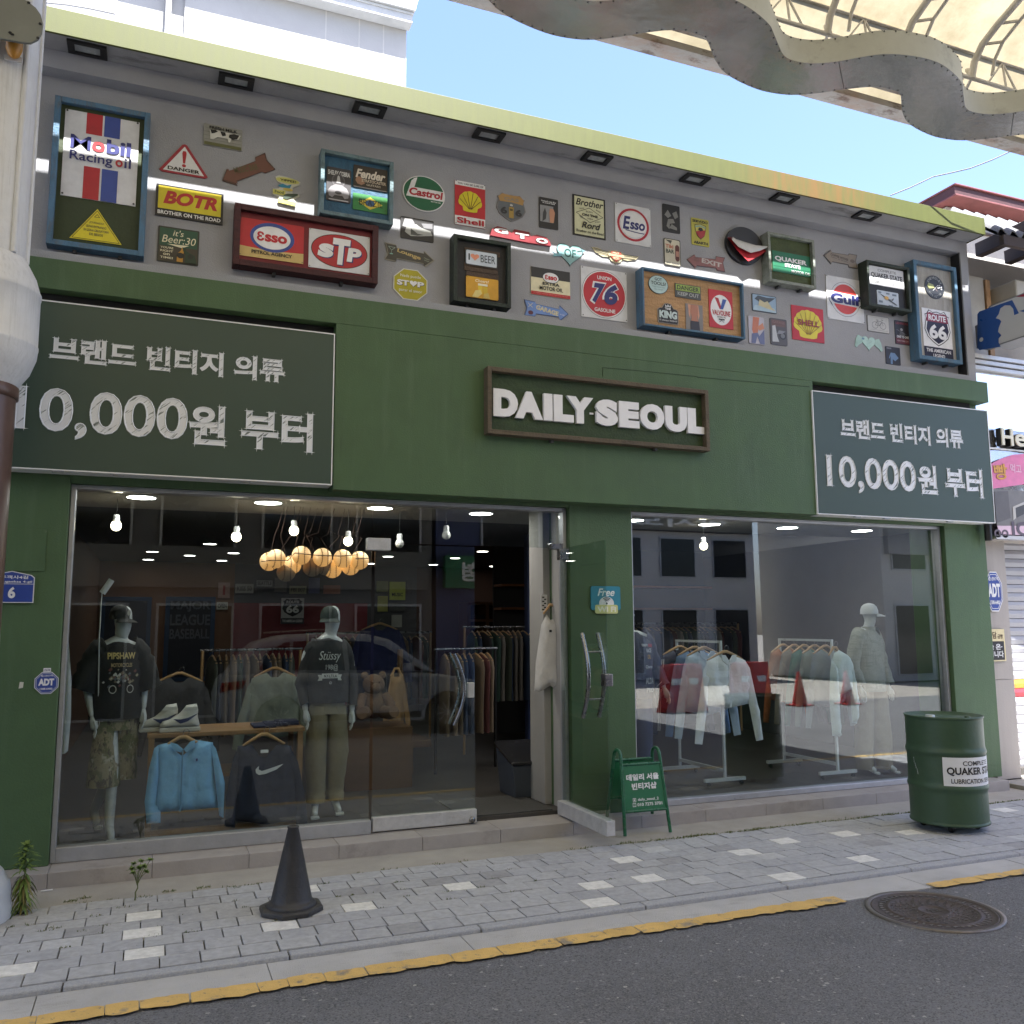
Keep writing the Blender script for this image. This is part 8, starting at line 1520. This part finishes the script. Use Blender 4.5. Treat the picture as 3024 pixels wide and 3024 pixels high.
# buildings across the street
def facade(name, label, x0, x1, h, m, d=6, y0=-5.2, storeys=3, sign=None, winm=None, win=True):
    t = empty(name, label, 'building', ((x0+x1)/2, y0-d/2, 0), 'buildings across the street'); mb = MB(); mb.box((x0, y0-d, -.02), (x1, y0, h), m); mb.build('wall', t)
    if win:
        n_ = max(1, int((x1-x0)/1.9)); 
        for fl_ in range(storeys):
            for i in range(n_):
                wx = x0+(i+.5)*(x1-x0)/n_; z0 = .15 if fl_ == 0 else 3.4+(fl_-1)*2.9; wh = 2.2 if fl_ == 0 else 1.4; f = MB(); f.box((wx-.72, y0+.002, z0), (wx+.72, y0+.05, z0+wh), ALU); fo = f.build('window', t); g_ = MB(); g_.box((wx-.67, y0+.05, z0+.05), (wx+.67, y0+.054, z0+wh-.05), CARG); g_.build('pane', fo)
    if sign:
        sm, z0, z1, tm_, txts = sign; mb = MB(); mb.box((x0+.15, y0+.002, z0), (x1-.15, y0+.20, z1), sm); bo = mb.build('shop_sign', t)
        for tx, u0, v0, u1, v1 in txts:
            mb = MB(); fit_text(mb, tx, 0, 0, (u1-u0)*(x1-x0), (v1-v0)*(z1-z0), 0, tm_, .03); xr = x1-u0*(x1-x0); mb.v = [(xr-v[0], y0+.205-v[1], z0+v0*(z1-z0)+v[2]) for v in mb.v]; mb.build('lettering', bo)
    return t
CB = pm('opp_concrete', (.11, .11, .115), .85, 0, .1, 1); CBD = pm('opp_dark', (.04, .04, .045), .8, 0, .1, 1); CW_ = pm('opp_white', (.55, .54, .52), .8, 0, .08, 1); CT = pm('opp_teal', (.05, .16, .18), .6); CNV = pm('opp_navy', (.03, .045, .13), .6); CBR = pm('opp_brown', (.14, .09, .06), .8)
facade('teal_shop_block', 'low building with teal shop sign across the street', -14, -2.2, 6.0, CBD, sign=(CT, 2.6, 3.25, C(210, 215, 215), (('디저트 스테이크 파스타', .45, .2, .95, .8),)))
facade('cafe_block', 'grey building with a white cafe sign across the street', -2.1, 5.6, 6.4, CB, sign=(pm('cafe_sign_board', (.12, .12, .12), .6), 2.65, 3.45, C(105, 105, 103), (('카페 앤 파스타', .50, .45, .95, .9), ('COFFEE & BRUNCH PASTA BAKERY', .45, .12, .97, .34))))
facade('navy_block', 'narrow navy building across the street', 5.7, 9.2, 6.8, CNV, sign=(pm('green_sign_board', (.02, .14, .06), .5), 2.7, 3.4, WH, (('이영수 성형', .15, .2, .85, .8),)))
facade('white_block', 'white storeyed building with Korean lettering across the street', 9.3, 20, 8, CW_, y0=-13.0, sign=(CBD, 5.0, 5.7, C(206, 206, 206), (('박지도자 교육', .12, .2, .88, .8),)))
facade('dental_block', 'pale tall building with dental lettering beyond the open yard', 21, 32, 5.6, CW_, 6, -8, 2, (pm('grey_sign_board', (.30, .30, .30), .6), 3.9, 4.7, C(40, 40, 44), (('치과의원', .2, .2, .8, .8),)))
RB = pm('barrier_red', (.50, .03, .03), .4, 0, .06, 6); 
for i, (x, y) in enumerate(((9.9, -2.2), (11.7, -2.4))):
    t = empty('road_barrier', ('red plastic road barrier, the one nearer the car', 'red plastic road barrier, the one nearer the open yard')[i], 'barrier', (x, y, -.03), 'red street barriers'); mb = MB(); mb.loft([((x, y, -.03), .62, .26), ((x, y, .25), .55, .2), ((x, y, .9), .5, .13)], RB, 4, True, False); mb.build('barrier_shell', t, bevel=.03); mb = MB(); mb.box((x-.3, y+.10, .5), (x+.3, y+.14, .62), WH); mb.build('reflector', t)
for i, (x, y) in enumerate(((12.8, -2.2), (13.9, -2.0))):
    t = empty('red_cone', ('red traffic cone beside the second red barrier', 'red traffic cone farther out in the sunny yard')[i], 'traffic cone', (x, y, -.03), 'red street barriers'); mb = MB(); mb.lathe([(.16, .03), (.03, .70), (.02, .71)], (x, y, -.03), RB, 24); mb.build('cone_body', t); mb = MB(); mb.box((x-.2, y-.2, -.03), (x+.2, y+.2, .0), RB); mb.build('base', t)
